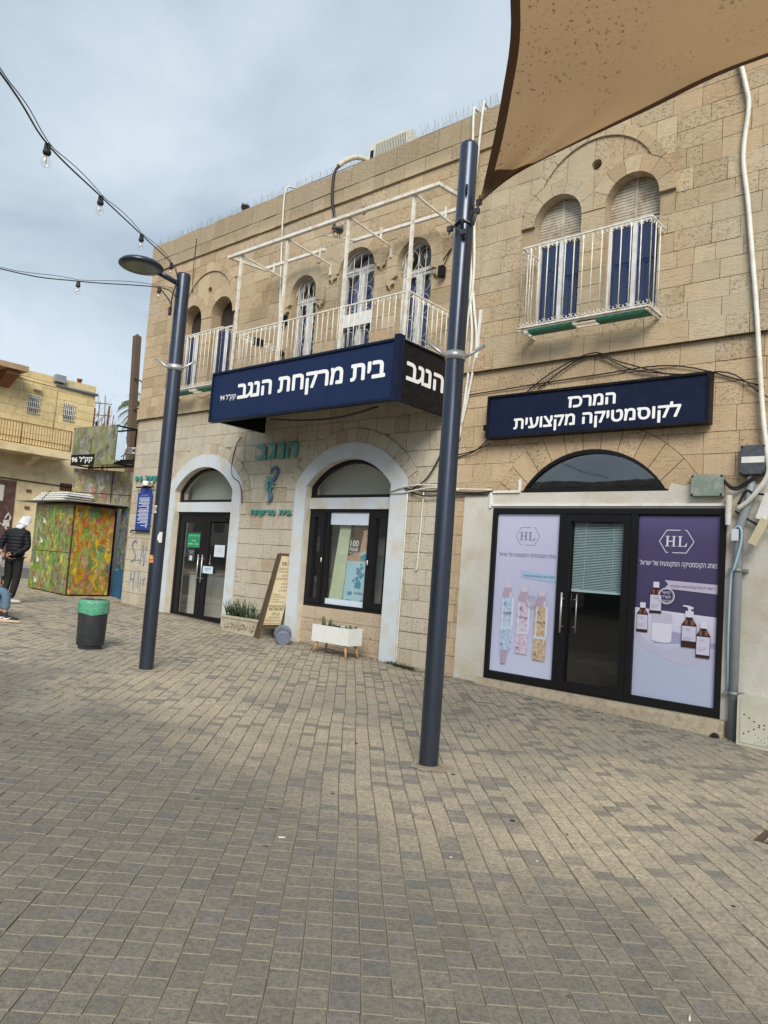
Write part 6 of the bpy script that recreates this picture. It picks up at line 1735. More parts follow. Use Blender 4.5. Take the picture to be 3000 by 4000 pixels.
# air conditioner on the roof
ac = thing('air_conditioner', 'white air conditioner outdoor unit standing on the roof edge', 'air conditioner', (-8.33, .55, 8.5))
ACW = mat('ac_white', (.60, .60, .54), .5, 0, .04, 4, 0, 80, (.45, .4, .3), 8, .4)
mb = MB(); mb.box(-9.15, -8.22, .40, .75, 8.5, 9.47); mb.build('case', ACW, ac)
mb = MB(); mb.box(-8.97, -8.27, .388, .3995, 8.55, 9.42); mb.build('coil', mat('ac_coil', (.06, .065, .06), .7), ac)
for k in range(19): MB().box(-8.97 + k * .038, -8.96 + k * .038, .37, .387, 8.55, 9.42).build('grille_bar', ACW, ac)
mb = MB(); mb.box(-9.11, -9.03, .395, .3998, 9.16, 9.34); mb.build('badge', NAVYD, ac)
for k in range(5): MB().box(-8.2195, -8.21, .44 + k * .06, .45 + k * .06, 8.55, 9.42).build('grille_bar', ACW, ac)
# bird spikes and pigeons
WIRE = mat('spike_wire', (.33, .33, .32), .5, .5)
rr = random.Random(17)
def spikes(label, a, b, n_, h):
    mb = MB(); a, b = Vector(a), Vector(b)
    for i in range(n_):
        p = a.lerp(b, (i + rr.random() * .4) / n_); d_ = Vector((rr.uniform(-.25, .25), rr.choice((-.5, .0, .4)), 1)).normalized()
        mb.tube([p, p + d_ * h], .0026, 3, cap=False)
    mb.beam(a, b, .02, .006)
    tag(mb.build('bird_spikes', WIRE), label, 'bird spikes')
spikes('strip of thin wire bird spikes along the parapet left of the air conditioner', (-15.4, -.05, 8.82), (-8.85, -.05, 8.84), 230, .14)
spikes('strip of thin wire bird spikes along the parapet right of the air conditioner', (-7.9, -.05, 8.84), (-6.0, -.05, 8.84), 70, .17)
spikes('wire bird spikes on the front beam of the awning frame', (-11.0, -1.15, 7.18), (-7.6, -1.15, 7.17), 120, .12)
spikes('wire bird spikes on the inner bar of the awning frame', (-10.9, -.3, 7.275), (-9.4, -.3, 7.275), 46, .10)
PIG = mat('pigeon_grey', (.10, .105, .125), .7, 0, .35, 14); PIGD = mat('pigeon_dark', (.035, .035, .042), .7, 0, .3, 14)
def pigeon(label, p, hd, up_):
    p = Vector(p); h = Vector((math.cos(hd), math.sin(hd), 0)); r_ = thing('pigeon', label, 'pigeon', p)
    z = Vector((0, 0, 1)); k = up_
    pts = [p + h * -.20 + z * (.06 - .05 * k), p + h * -.11 + z * .08, p + h * -.04 + z * (.095 + .01 * k), p + h * .04 + z * (.11 + .02 * k), p + h * .085 + z * (.15 + .03 * k), p + h * .10 + z * (.19 + .03 * k), p + h * .125 + z * (.215 + .03 * k), p + h * .148 + z * (.205 + .03 * k)]
    mb = MB(); mb.tube(pts, [.018, .045, .062, .066, .046, .032, .031, .012], 12); mb.build('body', PIG, r_)
    s_ = h.cross(z)
    for sg in (-1, 1):
        mb = MB(); mb.tube([p + h * .05 + z * .125 + s_ * sg * .05, p + h * -.06 + z * .10 + s_ * sg * .058, p + h * -.17 + z * .065 + s_ * sg * .03, p + h * -.23 + z * .05 + s_ * sg * .01], [.015, .032, .02, .004], 8); mb.build('wing', PIGD, r_)
        mb = MB(); mb.tube([p + z * .05 + s_ * sg * .02, p + z * -.005 + s_ * sg * .022], .006, 5); mb.build('leg', RUST, r_)
    mb = MB(); mb.tube([p + h * .148 + z * (.205 + .03 * k), p + h * .178 + z * (.195 + .03 * k)], [.008, .002], 6); mb.build('beak', PIGD, r_)
pigeon('dark pigeon perched on the parapet against the sky', (-12.2, -.02, 8.83), math.pi * .9, 0)
pigeon('grey pigeon perched on the inner brace of the awning frame', (-8.62, -.72, 7.13), math.pi * .62, 1)
# ---------------------------------------------------------------- painted kiosk and the corner behind it
def paint_mat(name, pal, size=6.5, seed=0.0, swirl=.22):
    """brush-daubed mural: warped cells in several sizes, each cell one colour of the palette"""
    m_, t, p = nodes(name)
    g = N(t, 'ShaderNodeNewGeometry'); mp = N(t, 'ShaderNodeMapping'); mp.inputs['Scale'].default_value = (1, 1, .55); mp.inputs['Location'].default_value = (seed, seed * 1.7, seed * .6); L(t, g.outputs['Position'], mp.inputs['Vector'])
    nz = N(t, 'ShaderNodeTexNoise', Scale=4.0, Detail=4.0, Roughness=.6, Distortion=.6); L(t, mp.outputs[0], nz.inputs['Vector'])
    sb = N(t, 'ShaderNodeVectorMath', operation='SUBTRACT'); L(t, nz.outputs['Color'], sb.inputs[0]); sb.inputs[1].default_value = (.5, .5, .5)
    sc1 = N(t, 'ShaderNodeVectorMath', operation='SCALE', Scale=swirl * 2.4); L(t, sb.outputs[0], sc1.inputs[0])
    ad = N(t, 'ShaderNodeVectorMath', operation='ADD'); L(t, mp.outputs[0], ad.inputs[0]); L(t, sc1.outputs[0], ad.inputs[1])
    c = None
    for i, s_ in enumerate((size, size * 1.7, size * 2.6)):
        v = N(t, 'ShaderNodeTexVoronoi', Scale=s_); L(t, ad.outputs[0], v.inputs['Vector'])
        se_ = N(t, 'ShaderNodeSeparateColor'); L(t, v.outputs['Color'], se_.inputs[0])
        k = len(pal); cc = ramp(t, se_.outputs[0], [(j / k, pal[j]) for j in range(k)], 'CONSTANT')
        cc = mixc(t, mth(t, 'MULTIPLY', v.outputs['Distance'], 1.2), cc, tuple(.45 * x for x in pal[(i + 1) % k]))
        c = cc if c is None else mixc(t, ramp(t, se_.outputs[1], [(.52, 0.0), (.60, .85)]), c, cc)
    f2 = noise(t, 24, 4, .65, 1.5, ad.outputs[0]); c = mixc(t, ramp(t, f2, [(.36, .4), (.52, 0.0)]), c, mixc(t, .6, c, (.03, .03, .03)))
    wh = noise(t, 3.4, 5, .62, 1.6, ad.outputs[0]); c = mixc(t, ramp(t, wh, [(.495, 0.0), (.505, .3), (.515, .3), (.53, 0.0)]), c, (.62, .62, .50))
    hs_ = N(t, 'ShaderNodeHueSaturation', Saturation=1.15, Value=1.25); L(t, c, hs_.inputs['Color']); c = hs_.outputs[0]
    L(t, c, p.inputs['Base Color']); p.inputs['Roughness'].default_value = .38; bump(t, p, f2, .25, .006); return m_


KG = paint_mat('green_mural', [(.07, .20, .05), (.24, .38, .08), (.05, .08, .05), (.20, .11, .09), (.30, .45, .16), (.15, .24, .26), (.50, .50, .08), (.36, .15, .08), (.16, .28, .08), (.26, .24, .20)], 4.4, 0)
KW = paint_mat('warm_mural', [(.52, .08, .07), (.66, .48, .07), (.08, .22, .07), (.58, .25, .09), (.06, .22, .26), (.60, .32, .24), (.18, .34, .08), (.72, .60, .14), (.40, .07, .14), (.22, .42, .14)], 4.2, 4)
KC = paint_mat('cool_mural', [(.06, .07, .18), (.04, .10, .05), (.22, .12, .24), (.07, .20, .07), (.16, .05, .05), (.06, .16, .20), (.30, .26, .20)], 4.6, 9)
KGR = paint_mat('grey_mural', [(.12, .08, .07), (.26, .24, .10), (.42, .40, .40), (.22, .17, .12), (.30, .07, .06), (.20, .24, .10), (.52, .50, .52), (.14, .13, .12)], 3.4, 13, .3)
KO = paint_mat('olive_mural', [(.20, .19, .09), (.27, .26, .14), (.16, .18, .18), (.24, .25, .09), (.30, .29, .24), (.17, .12, .11), (.22, .24, .28), (.05, .05, .07), (.28, .27, .12)], 4.2, 21)
MAROON = mat('maroon_paint', (.075, .018, .02), .5, 0, .3, 4)
zk = gz(-17.8)
kc = [(-18.70, -.72), (-16.82, -.66), (-16.90, .42), (-17.38, .80), (-18.72, .80)]
kk = thing('kiosk', 'closed metal kiosk covered in swirling green, red and yellow mural paint', 'kiosk', (-17.8, 0, zk))
mb = MB()
zl = [gz(x) + .02 for x, y in kc]; zt_ = 2.70
for i in range(5):
    j = (i + 1) % 5; a, b = kc[i], kc[j]
    mb.face([(a[0], a[1], zl[i]), (b[0], b[1], zl[j]), (b[0], b[1], zt_), (a[0], a[1], zt_)], 0)
mb.build('body', MAROON, kk)
def kpanel(x0, x1, z0, z1, m_):      # panels on the left face, slightly proud
    f0, f1 = (x0 + 18.70) / 1.88, (x1 + 18.70) / 1.88; y0, y1 = -.72 + .06 * f0, -.72 + .06 * f1
    mb = MB(); mb.faces([(x0, y0, z0(x0)), (x1, y1, z0(x1)), (x1, y1, z1), (x0, y0, z1), (x0, y0 - .02, z0(x0)), (x1, y1 - .02, z0(x1)), (x1, y1 - .02, z1), (x0, y0 - .02, z1)], [(4, 5, 6, 7), (0, 4, 7, 3), (1, 2, 6, 5), (3, 7, 6, 2), (0, 1, 5, 4)]); return mb.build('door', m_, kk)
lo = lambda x: gz(x) + .03
mid = lambda x: 1.535
kpanel(-18.67, -17.82, lo, 1.52, KG); kpanel(-17.80, -16.86, lo, 1.52, KG); kpanel(-18.67, -17.82, mid, 2.66, KG); kpanel(-17.80, -16.86, mid, 2.66, KG)
mb = MB(); mb.faces([(-16.82, -.64, zk + .01), (-16.895, .40, zk + .01), (-16.895, .40, 2.66), (-16.82, -.64, 2.66), (-16.80, -.64, zk + .01), (-16.875, .40, zk + .01), (-16.875, .40, 2.66), (-16.80, -.64, 2.66)], [(4, 5, 6, 7), (0, 4, 7, 3), (3, 7, 6, 2), (1, 2, 6, 5)]); mb.build('side_panel', KW, kk)
mb = MB(); mb.faces([(-16.90, .44, zk), (-17.36, .80, zk), (-17.36, .80, 2.66), (-16.90, .44, 2.66), (-16.88, .46, zk), (-17.34, .82, zk), (-17.34, .82, 2.66), (-16.88, .46, 2.66)], [(4, 5, 6, 7)]); mb.build('side_panel', KC, kk)
mb = MB()
for x, y, z in ((-18.15, -.735, 2.2), (-18.2, -.735, 1.72), (-18.3, -.735, 1.25), (-18.32, -.735, .75)): mb.box(x, x + .05, y - .02, y + .01, z, z + .09); mb.tube([(x + .025, y - .03, z + .09), (x + .025, y - .03, z + .13)], .01, 6)
mb.build('padlock', WHITEP, kk)
CORR = mat('corrugated_zinc', (.42, .42, .40), .5, .4, .15, 4, 0, 80, (.25, .2, .15), 6, .5)
mb = MB(); n_ = 70; x0, x1 = -19.35, -16.55
for i in range(n_):
    xa, xb = x0 + (x1 - x0) * i / n_, x0 + (x1 - x0) * (i + 1) / n_; za, zb_ = .016 * (i % 2), .016 * ((i + 1) % 2)
    mb.face([(xa, -.95, 2.735 + za), (xb, -.92, 2.735 + zb_), (xb, .85, 2.76 + zb_), (xa, .85, 2.76 + za)]); mb.face([(xa, -.95, 2.725 + za), (xa, .85, 2.75 + za), (xb, .85, 2.75 + zb_), (xb, -.92, 2.725 + zb_)])
mb.build('roof', CORR, kk)
for i in range(4):
    x0 = -18.95 + .05 * i; mb = MB(); mb.box(x0, x0 + 1.55 - .12 * (i == 3), -.72 + .04 * i, .02, 2.785 + i * .055, 2.818 + i * .055); o = mb.build('folded_table', WHITEP)
    tag(o, ['white folding table top lying lowest on the kiosk roof', 'white folding table top second from the bottom of the roof stack', 'white folding table top third from the bottom of the roof stack', 'white folding table top at the top of the roof stack'][i], 'table top', 'table tops stacked on the kiosk roof')
MB().beam((-18.4, -.73, 2.78), (-18.4, -.55, 3.02), .03).build('strap', RUBBER, bpy.data.objects['folded_table.003'])
# upper tier of the kiosk
ua, ub = Vector((-18.02, -.20, 0)), Vector((-16.70, .82, 0)); du = (ub - ua).normalized(); nu = Vector((du.y, -du.x, 0))
ut = thing('painted_box', 'upper painted metal box in grey, red and white swirls behind the kiosk roof', 'box', (-17.4, .3, 2.75))
mb = MB()
for a, b in ((ua, ub), (ub, ub - nu * 1.2), (ub - nu * 1.2, ua - nu * 1.2), (ua - nu * 1.2, ua)): mb.face([(a.x, a.y, 2.76), (b.x, b.y, 2.76), (b.x, b.y, 3.64), (a.x, a.y, 3.64)])
mb.face([(q.x, q.y, 3.64) for q in (ua, ub, ub - nu * 1.2, ua - nu * 1.2)]); mb.build('body', MAROON, ut)
for f0, f1 in ((.01, .61), (.63, .99)):
    for z0, z1 in ((2.78, 3.03), (3.05, 3.63)):
        a, b = ua.lerp(ub, f0), ua.lerp(ub, f1); mb = MB(); c = (a + b) / 2 + nu * .012; mb.obox((c.x, c.y, (z0 + z1) / 2), (b - a) / 2, nu * .012, (0, 0, (z1 - z0) / 2)); mb.build('panel', KGR, ut)
# sign box of the kiosk
sa, sb_ = Vector((-17.86, -.37, 0)), Vector((-16.16, -.17, 0)); ds = (sb_ - sa).normalized(); ns = Vector((ds.y, -ds.x, 0))
ks = thing('kiosk_sign', 'olive painted sign box over the kiosk with a black street number panel', 'sign', (-17, -.2, 3.66))
mb = MB(); c = (sa + sb_) / 2 - ns * .015; mb.obox((c.x, c.y, 4.15), (sb_ - sa) / 2, ns * .015, (0, 0, .475)); mb.build('front_board', KO, ks)
mb = MB(); W_ = (sb_ - sa).length
c = sa + ds * (W_ * .275) + ns * .004; mb.obox((c.x, c.y, 3.81), ds * W_ * .275, ns * .004, (0, 0, .13)); mb.build('number_panel', BLACKS, ks)
mb = MB(); q = sa + ds * .03 + ns * .0095; text(mb, '96 ל"קק', (q.x, q.y, 3.72), ds, UZ, W_ * .50, .17, .02, False); mb.build('lettering', LETTER, ks)
mb = MB()
for z in (3.70, 4.60):
    mb.beam(sb_ + Vector((0, 0, z)), sb_ - ns * .55 + Vector((0, 0, z)), .035); mb.beam(sa + Vector((0, 0, z)), sa - ns * .55 + Vector((0, 0, z)), .035); mb.beam(sa - ns * .55 + Vector((0, 0, z)), sb_ - ns * .55 + Vector((0, 0, z)), .035)
for q in (sa, sb_): mb.beam(q - ns * .55 + Vector((0, 0, 3.70)), q - ns * .55 + Vector((0, 0, 4.60)), .035)
for k in range(3): mb.beam(sb_ - ns * (.1 + .1 * k) + Vector((-.2, 0, 3.72 + .05 * k)), sb_ - ns * (.1 + .1 * k) + Vector((.62, .1, 3.70 + .05 * k)), .04)
mb.build('frame', BLACKS, ks)
cb_ = thing('folding_chair', 'folded metal chair frame stored in the kiosk sign box', 'chair', (-16.2, .1, 3.85))
mb = MB(); o_ = sb_ - ns * .25
for a, b in (((-.1, 0, 3.9), (.5, .1, 4.15)), ((-.1, .1, 4.12), (.45, .15, 3.92)), ((0, 0, 3.82), (.1, 0, 4.2)), ((.3, .1, 3.85), (.38, .1, 4.2)), ((.05, 0, 3.98), (.34, .1, 3.98)), ((.05, .0, 4.1), (.34, .1, 4.1))): mb.tube([o_ + Vector(a), o_ + Vector(b)], .014, 6)
mb.build('frame', GALV, cb_)
mb = MB(); mb.tube([o_ + Vector((.42, .1, 4.14)), o_ + Vector((.52, .12, 4.18))], .02, 6); mb.build('foot', RUBBER, cb_)
al = thing('alley_cupboard', 'narrow blue and painted cupboard squeezed between the kiosk and the stone corner', 'cupboard', (-16.4, 1, .5))
mb = MB(); mb.box(-16.84, -15.75, .50, 1.0, .45, 1.18); mb.build('base', mat('blue_paint', (.02, .085, .19), .5, 0, .4, 5, 0, 80, (.02, .1, .08), 6, .7), al)
mb = MB(); mb.box(-16.84, -15.56, .54, 1.0, 1.2, 2.74); mb.build('upper', KC, al)
mb = MB(); mb.box(-16.35, -16.17, .48, .495, .85, 1.05); mb.build('notice', LETTER, al)
mb = MB(); mb.beam((-16.3, .40, .5), (-16.3, .40, .85), .05); mb.build('post', mat('blue_post', (.02, .09, .22), .5), al)

# ---------------------------------------------------------------- yellow house across the road
YST = stone_mat('yellow_limestone', dict(tones=[(0, (.74, .58, .29)), (.5, (.80, .64, .34)), (1, (.68, .53, .26))]))
YPL = mat('yellow_plaster', (.66, .54, .33), .9, 0, .1, 2, .3, 20, (.34, .26, .15), 1.6, .8)
HX = -29.0
hs_ = thing('yellow_house', 'two-storey yellow stone house with a railed balcony across the road', 'house', (HX, 0, .9))
HW = [(3.08, 3.54, 6.66, 7.385), (4.48, 4.945, 6.66, 7.385), (-1.6, -.9, 6.66, 7.6)]
# wall in the x = const plane: reuse the facade extruder and turn it a quarter
def turn(mb, x): mb.v = [(x - v[1], v[0], v[2]) for v in mb.v]; mb.f = [tuple(f) for f in mb.f]; return mb
mb = MB(); slab([rect(-9, 5.75, .5, 8.3)], [rect(*q) for q in HW], 0, .3, mb=mb)
# plane y=front maps to +x facing
turn(mb, HX); mb.box(-37, HX - .3, 5.45, 5.75, .5, 8.3); mb.box(-37, HX - .3, -9, -8.7, .5, 8.3); mb.box(-37, -36.7, -8.7, 5.45, .5, 8.3); mb.box(-36.7, HX - .3, -8.7, 5.45, 8.0, 8.2)
mb.build('wall', YPL, hs_)
rg = random.Random(41)
hz = [5.30, 5.62, 5.93, 6.24, 6.55, 6.86, 7.17, 7.48, 7.79, 8.06, 8.33]
for z0, z1 in zip(hz[:-1], hz[1:]):
    y = -1.0 + rg.uniform(-.3, 0)
    while y < 5.74:
        l = rg.uniform(.5, .95); ye = min(y + l, 5.75)
        if 5.75 - ye < .25: ye = 5.75
        r_ = rect(y + .006, ye - .006, z0 + .006, z1 - .006)
        vs, T = region([r_], [rect(*q) for q in HW]); yf = -rg.uniform(.012, .022)
        if T and area(vs, T) > .01: turn(ext(MB(), vs, T, yf, .01), HX).build('stone', YST, hs_)
        y = ye
for (a, b, c, d) in HW:
    mb = MB(); slab([rect(a, b, c, d)], [rect(a + .05, b - .05, c + .05, d - .05)], .12, .18, mb=mb); w_ = turn(mb, HX).build('window', mat('house_frame', (.40, .38, .32), .6) if a == HW[0][0] else bpy.data.materials['house_frame'], hs_)
    mb = MB(); sheet(rect(a + .05, b - .05, c + .05, d - .05), .15, mb); turn(mb, HX).build('pane', GLASSD, w_)
    mb = MB(); sheet(rect(a, b, c, d), .28, mb); turn(mb, HX).build('curtain', mat('grey_curtain', (.20, .21, .20), .8) if a == HW[0][0] else bpy.data.materials['grey_curtain'], w_)
    mb = MB()
    for i in range(6): x = a + (b - a) * (i + .5) / 6; mb.tube([(x, -.04, c - .02), (x, -.04, d + .02)], .013, 5)
    for i in range(4): z = c + (d - c) * (i + .3) / 3.6; mb.beam((a - .03, -.04, z), (b + .03, -.04, z), .03, .02)
    turn(mb, HX).build('window_bars', WHITEM, w_)
mb = MB(); mb.box(HX - .05, -27.9, -9, 4.45, 5.02, 5.28); bal = mb.build('balcony', YPL, hs_)
for y in (-2.2, 1.0, 3.25):
    mb = MB(); mb.faces([(HX, y - .12, 4.62), (HX, y + .12, 4.62), (HX, y + .12, 5.02), (HX, y - .12, 5.02), (-28.1, y - .12, 4.9), (-28.1, y + .12, 4.9), (-28.1, y + .12, 5.02), (-28.1, y - .12, 5.02)], [(0, 1, 5, 4), (4, 5, 6, 7), (0, 4, 7, 3), (1, 2, 6, 5)]); mb.build('bracket', YPL, bal)
OLR = mat('rust_brown_rail', (.17, .09, .045), .7, 0, .3, 12)
rl = MB()
for z in (5.34, 5.55, 6.12): rl.beam((-27.95, -4, z), (-27.95, 4.42, z), .03)
rl.build('rail', OLR, bal)
for i in range(66):
    y = 4.42 - i * .105
    MB().tube([(-27.95, y, 5.34), (-27.95, y, 6.12)], .011 if i % 18 else .03, 5).build('baluster', OLR, bal)
mb = MB(); mb.box(HX - .02, -27.95, -9, 2.55, 8.02, 8.22); ev = mb.build('eave', mat('eave_plaster', (.36, .24, .14), .9, 0, .2, 2, 0, 80, (.5, .42, .28), 2, .6), hs_)
CORB = mat('brown_corbel', (.20, .09, .045), .8, 0, .2, 4)
for y in (-1.2, 2.1):
    mb = MB(); mb.faces([(HX, y - .25, 7.45), (HX, y + .2, 7.45), (HX, y + .2, 8.02), (HX, y - .25, 8.02), (-28.1, y - .25, 7.85), (-28.1, y + .2, 7.85), (-28.1, y + .2, 8.02), (-28.1, y - .25, 8.02)], [(0, 1, 5, 4), (4, 5, 6, 7), (0, 4, 7, 3), (1, 2, 6, 5)])
    mb.build('corbel', CORB, ev)
mb = MB(); mb.box(HX - .02, HX + .03, .9, 2.98, .9, 4.0); dr = mb.build('door', mat('maroon_door', (.075, .03, .028), .6, 0, .3, 3, 0, 80, (.16, .13, .12), 4, .6), hs_)
mb = MB(); 
for i in range(14): a0 = .3 + i * .36; mb.tube([(HX + .04, 2.35 + .5 * math.cos(a0), 2.0 + .38 * math.sin(a0)), (HX + .04, 2.35 + .5 * math.cos(a0 + .37), 2.0 + .38 * math.sin(a0 + .37))], .035, 5)
mb.tube([(HX + .04, 2.7, 2.55), (HX + .04, 2.8, 2.75), (HX + .04, 2.9, 2.6), (HX + .04, 2.85, 2.45)], .04, 5); mb.box(HX + .031, HX + .045, 2.65, 2.88, 2.25, 2.5); mb.box(HX + .031, HX + .045, 2.2, 2.55, 3.2, 3.8)
mb.build('graffiti', LIMEWASH, dr, kind='stuff')
mb = MB(); mb.box(HX - .01, HX + .02, 4.67, 5.22, 3.88, 4.18); vt = mb.build('vent', RUST, hs_)
mb = MB()
for i in range(6): mb.beam((HX + .03, 4.67 + i * .11, 3.88), (HX + .03, 4.67 + i * .11, 4.18), .02)
mb.build('vent_bars', BLACKS, vt)
mb = MB(); mb.tube([(HX + .08, 4.05, 8.04), (HX + .08, 5.8, 7.98)], .06, 8); mb.box(HX, HX + .25, 3.95, 4.35, 8.12, 8.40); mb.build('gutter', GREYP, hs_)
mb = MB(); mb.tube([(HX + .03, 2.0, 7.98), (HX + .03, 4.1, 7.93), (HX + .03, 4.15, 7.85), (HX + .03, 4.13, 6.2)], .02, 6); mb.build('pipe', YPL, hs_)
MB().lathe([(.09, 0), (.08, .22), (.11, .22), (.11, .30)], (HX - .5, 5.25, 8.3), 10).build('vent_stack', mat('terracotta', (.25, .08, .05), .8), hs_)
mb = MB(); mb.box(HX, HX + .18, 3.2, 3.46, 7.62, 7.76); mb.build('lamp', YPL, hs_)
mb = MB(); mb.tube([(HX + .05, -2, 4.2), (HX + .05, 2, 4.08), (HX + .05, 5.6, 4.05)], .02, 5); mb.build('cable', CAB, hs_)
mb = MB(); 
for z in (3.0, 3.65): mb.box(HX - .01, HX + .06, 3.38, 3.55, z, z + .10)
mb.build('bracket_socket', RUST, hs_)
rb = thing('rebar_cluster', 'rusty reinforcing bars and posts standing beside the yellow house roof', 'rebar', (-29, 6.1, 4))
rr = random.Random(12); mb = MB()
for k in range(11):
    y = 5.85 + k * .085; h = rr.uniform(6.8, 8.2); mb.tube([(-29.2 + rr.uniform(-.4, .4), y, 3.5), (-29.2 + rr.uniform(-.4, .4), y + rr.uniform(-.06, .06), h)], .018 if k % 3 else .045, 5)
for z in (6.6, 7.2, 7.7): mb.beam((-29.2, 5.8, z), (-29.2, 6.6, z + .1), .03)
mb.build('bars', RUST, rb)
fh = thing('distant_house', 'pale low house glimpsed behind the kiosk sign', 'house', (-36, 12, 1))
mb = MB(); mb.box(-44, -34, 8.5, 18, .5, 5.9); mb.build('wall', YPL, fh)
mb = MB(); mb.box(-44.2, -33.8, 8.3, 18.2, 5.9001, 6.1); mb.build('roof', CONC, fh)
# wooden utility pole, palm, bare tree
up_ = thing('utility_pole', 'weathered square wooden utility pole rising behind the kiosk', 'pole', (-19.05, 2.0, gz(-19)))
WOODG = mat('grey_brown_wood', (.115, .080, .055), .85, 0, .25, 3, .4, 30)
mb = MB(); mb.beam((-19.02, 2.02, gz(-19)), (-19.17, 1.80, 7.80), .175, .175, (1, 0, 0)); mb.faces([(-19.25, 1.72, 7.79), (-19.09, 1.72, 7.79), (-19.09, 1.88, 7.79), (-19.25, 1.88, 7.79), (-19.17, 1.80, 7.88)], [(0, 1, 4), (1, 2, 4), (2, 3, 4), (3, 0, 4)]); mb.build('shaft', WOODG, up_)
MB().tube(crv([(-19.05, 1.78, 6.55), (-18.85, 1.9, 6.45), (-18.78, 1.95, 6.1), (-18.85, 1.95, 5.75), (-19.03, 1.85, 5.65)], 5), .02, 6).build('wire_loop', CAB, up_)
PALM = mat('palm_leaf', (.055, .085, .03), .6, 0, .4, 6, 0, 80, (.20, .16, .07), 3, .6)
pm = thing('palm_tree', 'palm tree with drooping fronds peeking out behind the wooden pole', 'palm tree', (-28.1, 7.15, .9))
mb = MB(); mb.tube([(-28.1, 7.15, .8), (-28.1, 7.1, 4), (-27.65, 7.5, 7.3)], [.24, .2, .22], 10); mb.build('trunk', WOODG, pm)
rr = random.Random(19); mb = MB(); cc = Vector((-27.62, 7.55, 7.45))
for k in range(44):
    a = rr.uniform(0, 6.28); el = rr.uniform(-.5, 1.2); d_ = Vector((math.cos(a), math.sin(a), 0)); P_ = [cc]; v_ = d_ * math.cos(el) + Vector((0, 0, math.sin(el)))
    for i in range(8): P_.append(P_[-1] + v_ * .19); v_ = (v_ + Vector((0, 0, -.24))).normalized()
    mb.tube(P_, [.02] * 8 + [.006], 4)
    for i in range(2, 9):
        t_ = (P_[i] - P_[i - 1]).normalized(); s_ = t_.cross(Vector((0, 0, 1))).normalized()
        for sg in (-1, 1):
            for f_ in (0, .5):
                q = P_[i - 1].lerp(P_[i], f_); e = q + (s_ * sg + t_ * .6 + Vector((0, 0, -.55))).normalized() * .42; mb.face([q - t_ * .02, e, q + t_ * .03])
mb.build('crown', PALM, pm)
bt_ = thing('bare_tree', 'leafless tree with fine twigs behind the yellow house', 'tree', (-36, 9.4, 1))
TWG = mat('twig', (.14, .11, .085), .9); rr = random.Random(23); mb = MB(); tw = MB()
def grow(p, d_, l, r, dep):
    q = p + d_ * l; (mb if dep > 2 else tw).tube([p, p.lerp(q, .5) + Vector((rr.uniform(-.05, .05), rr.uniform(-.05, .05), 0)) * l, q], [r, r * .8, r * .6], 4, cap=False)
    if dep == 0: return
    for k in range(3 if dep > 1 else 2): grow(q if k else p.lerp(q, .7), (d_ + Vector((rr.uniform(-.7, .7), rr.uniform(-.7, .7), rr.uniform(-.1, .45)))).normalized(), l * rr.uniform(.6, .85), r * .6, dep - 1)
grow(Vector((-36, 9.6, .8)), Vector((0, 0, 1)), 2.6, .10, 6); mb.build('trunk', TWG, bt_); tw.build('twigs', TWG, bt_, kind='stuff')

# ---------------------------------------------------------------- the far side of the square (behind the viewer, seen in the glass)
GRN_ = mat('grey_green_fence', (.10, .15, .10), .7, 0, .2, 3); SHR = mat('roller_shutter', (.12, .14, .13), .5); OPW = mat('opposite_plaster', (.62, .56, .44), .9, 0, .15, 1.5)
for nm, lb, xa, xb, hh in (('opposite_building', 'plain cream building across the square with a projecting roof canopy', -25, -3.5, 6.3), ('opposite_building', 'longer taller cream building across the square', -64, -26.5, 9.2)):
    ob = thing(nm, lb, 'building', ((xa + xb) / 2, -26, 0))
    mb = MB(); mb.box(xa, xb, -33, -25, -1, hh); mb.build('wall', OPW, ob)
    mb = MB(); mb.box(xa - .6, xb + .6, -33.5, -23.8, hh + .001, hh + .3); mb.build('roof', CONC, ob)
    for k in range(int((xb - xa) / 2.7)):
        x = xa + 1 + k * 2.7; mb = MB(); mb.box(x, x + 1.2, -25, -24.95, 3.6, 5.3); mb.build('window', GLASSD, ob)
        mb = MB(); mb.box(x - .2, x + 1.6, -25, -24.94, 0, 2.5); mb.build('shutter', SHR, ob)
tr2 = thing('street_tree', 'leafy street tree on the far side of the square', 'tree', (-11, -19, 0))
mb = MB(); mb.tube([(-17, -19, .2), (-17, -19, 2.6)], [.16, .12], 8); mb.build('trunk', WOODG, tr2)
rr = random.Random(3); mb = MB()
for k in range(1800):
    v_ = Vector((rr.gauss(0, 1), rr.gauss(0, 1), rr.gauss(0, .8))); v_ = v_.normalized() * (1.9 * rr.random() ** .4); c = Vector((-17, -19, 4.0)) + v_; a = Vector((rr.uniform(-1, 1), rr.uniform(-1, 1), rr.uniform(-1, 1))) * .13; b = Vector((rr.uniform(-1, 1), rr.uniform(-1, 1), rr.uniform(-1, 1))) * .13
    mb.face([c - a, c + b, c + a, c - b])
mb.build('crown', PALM, tr2)

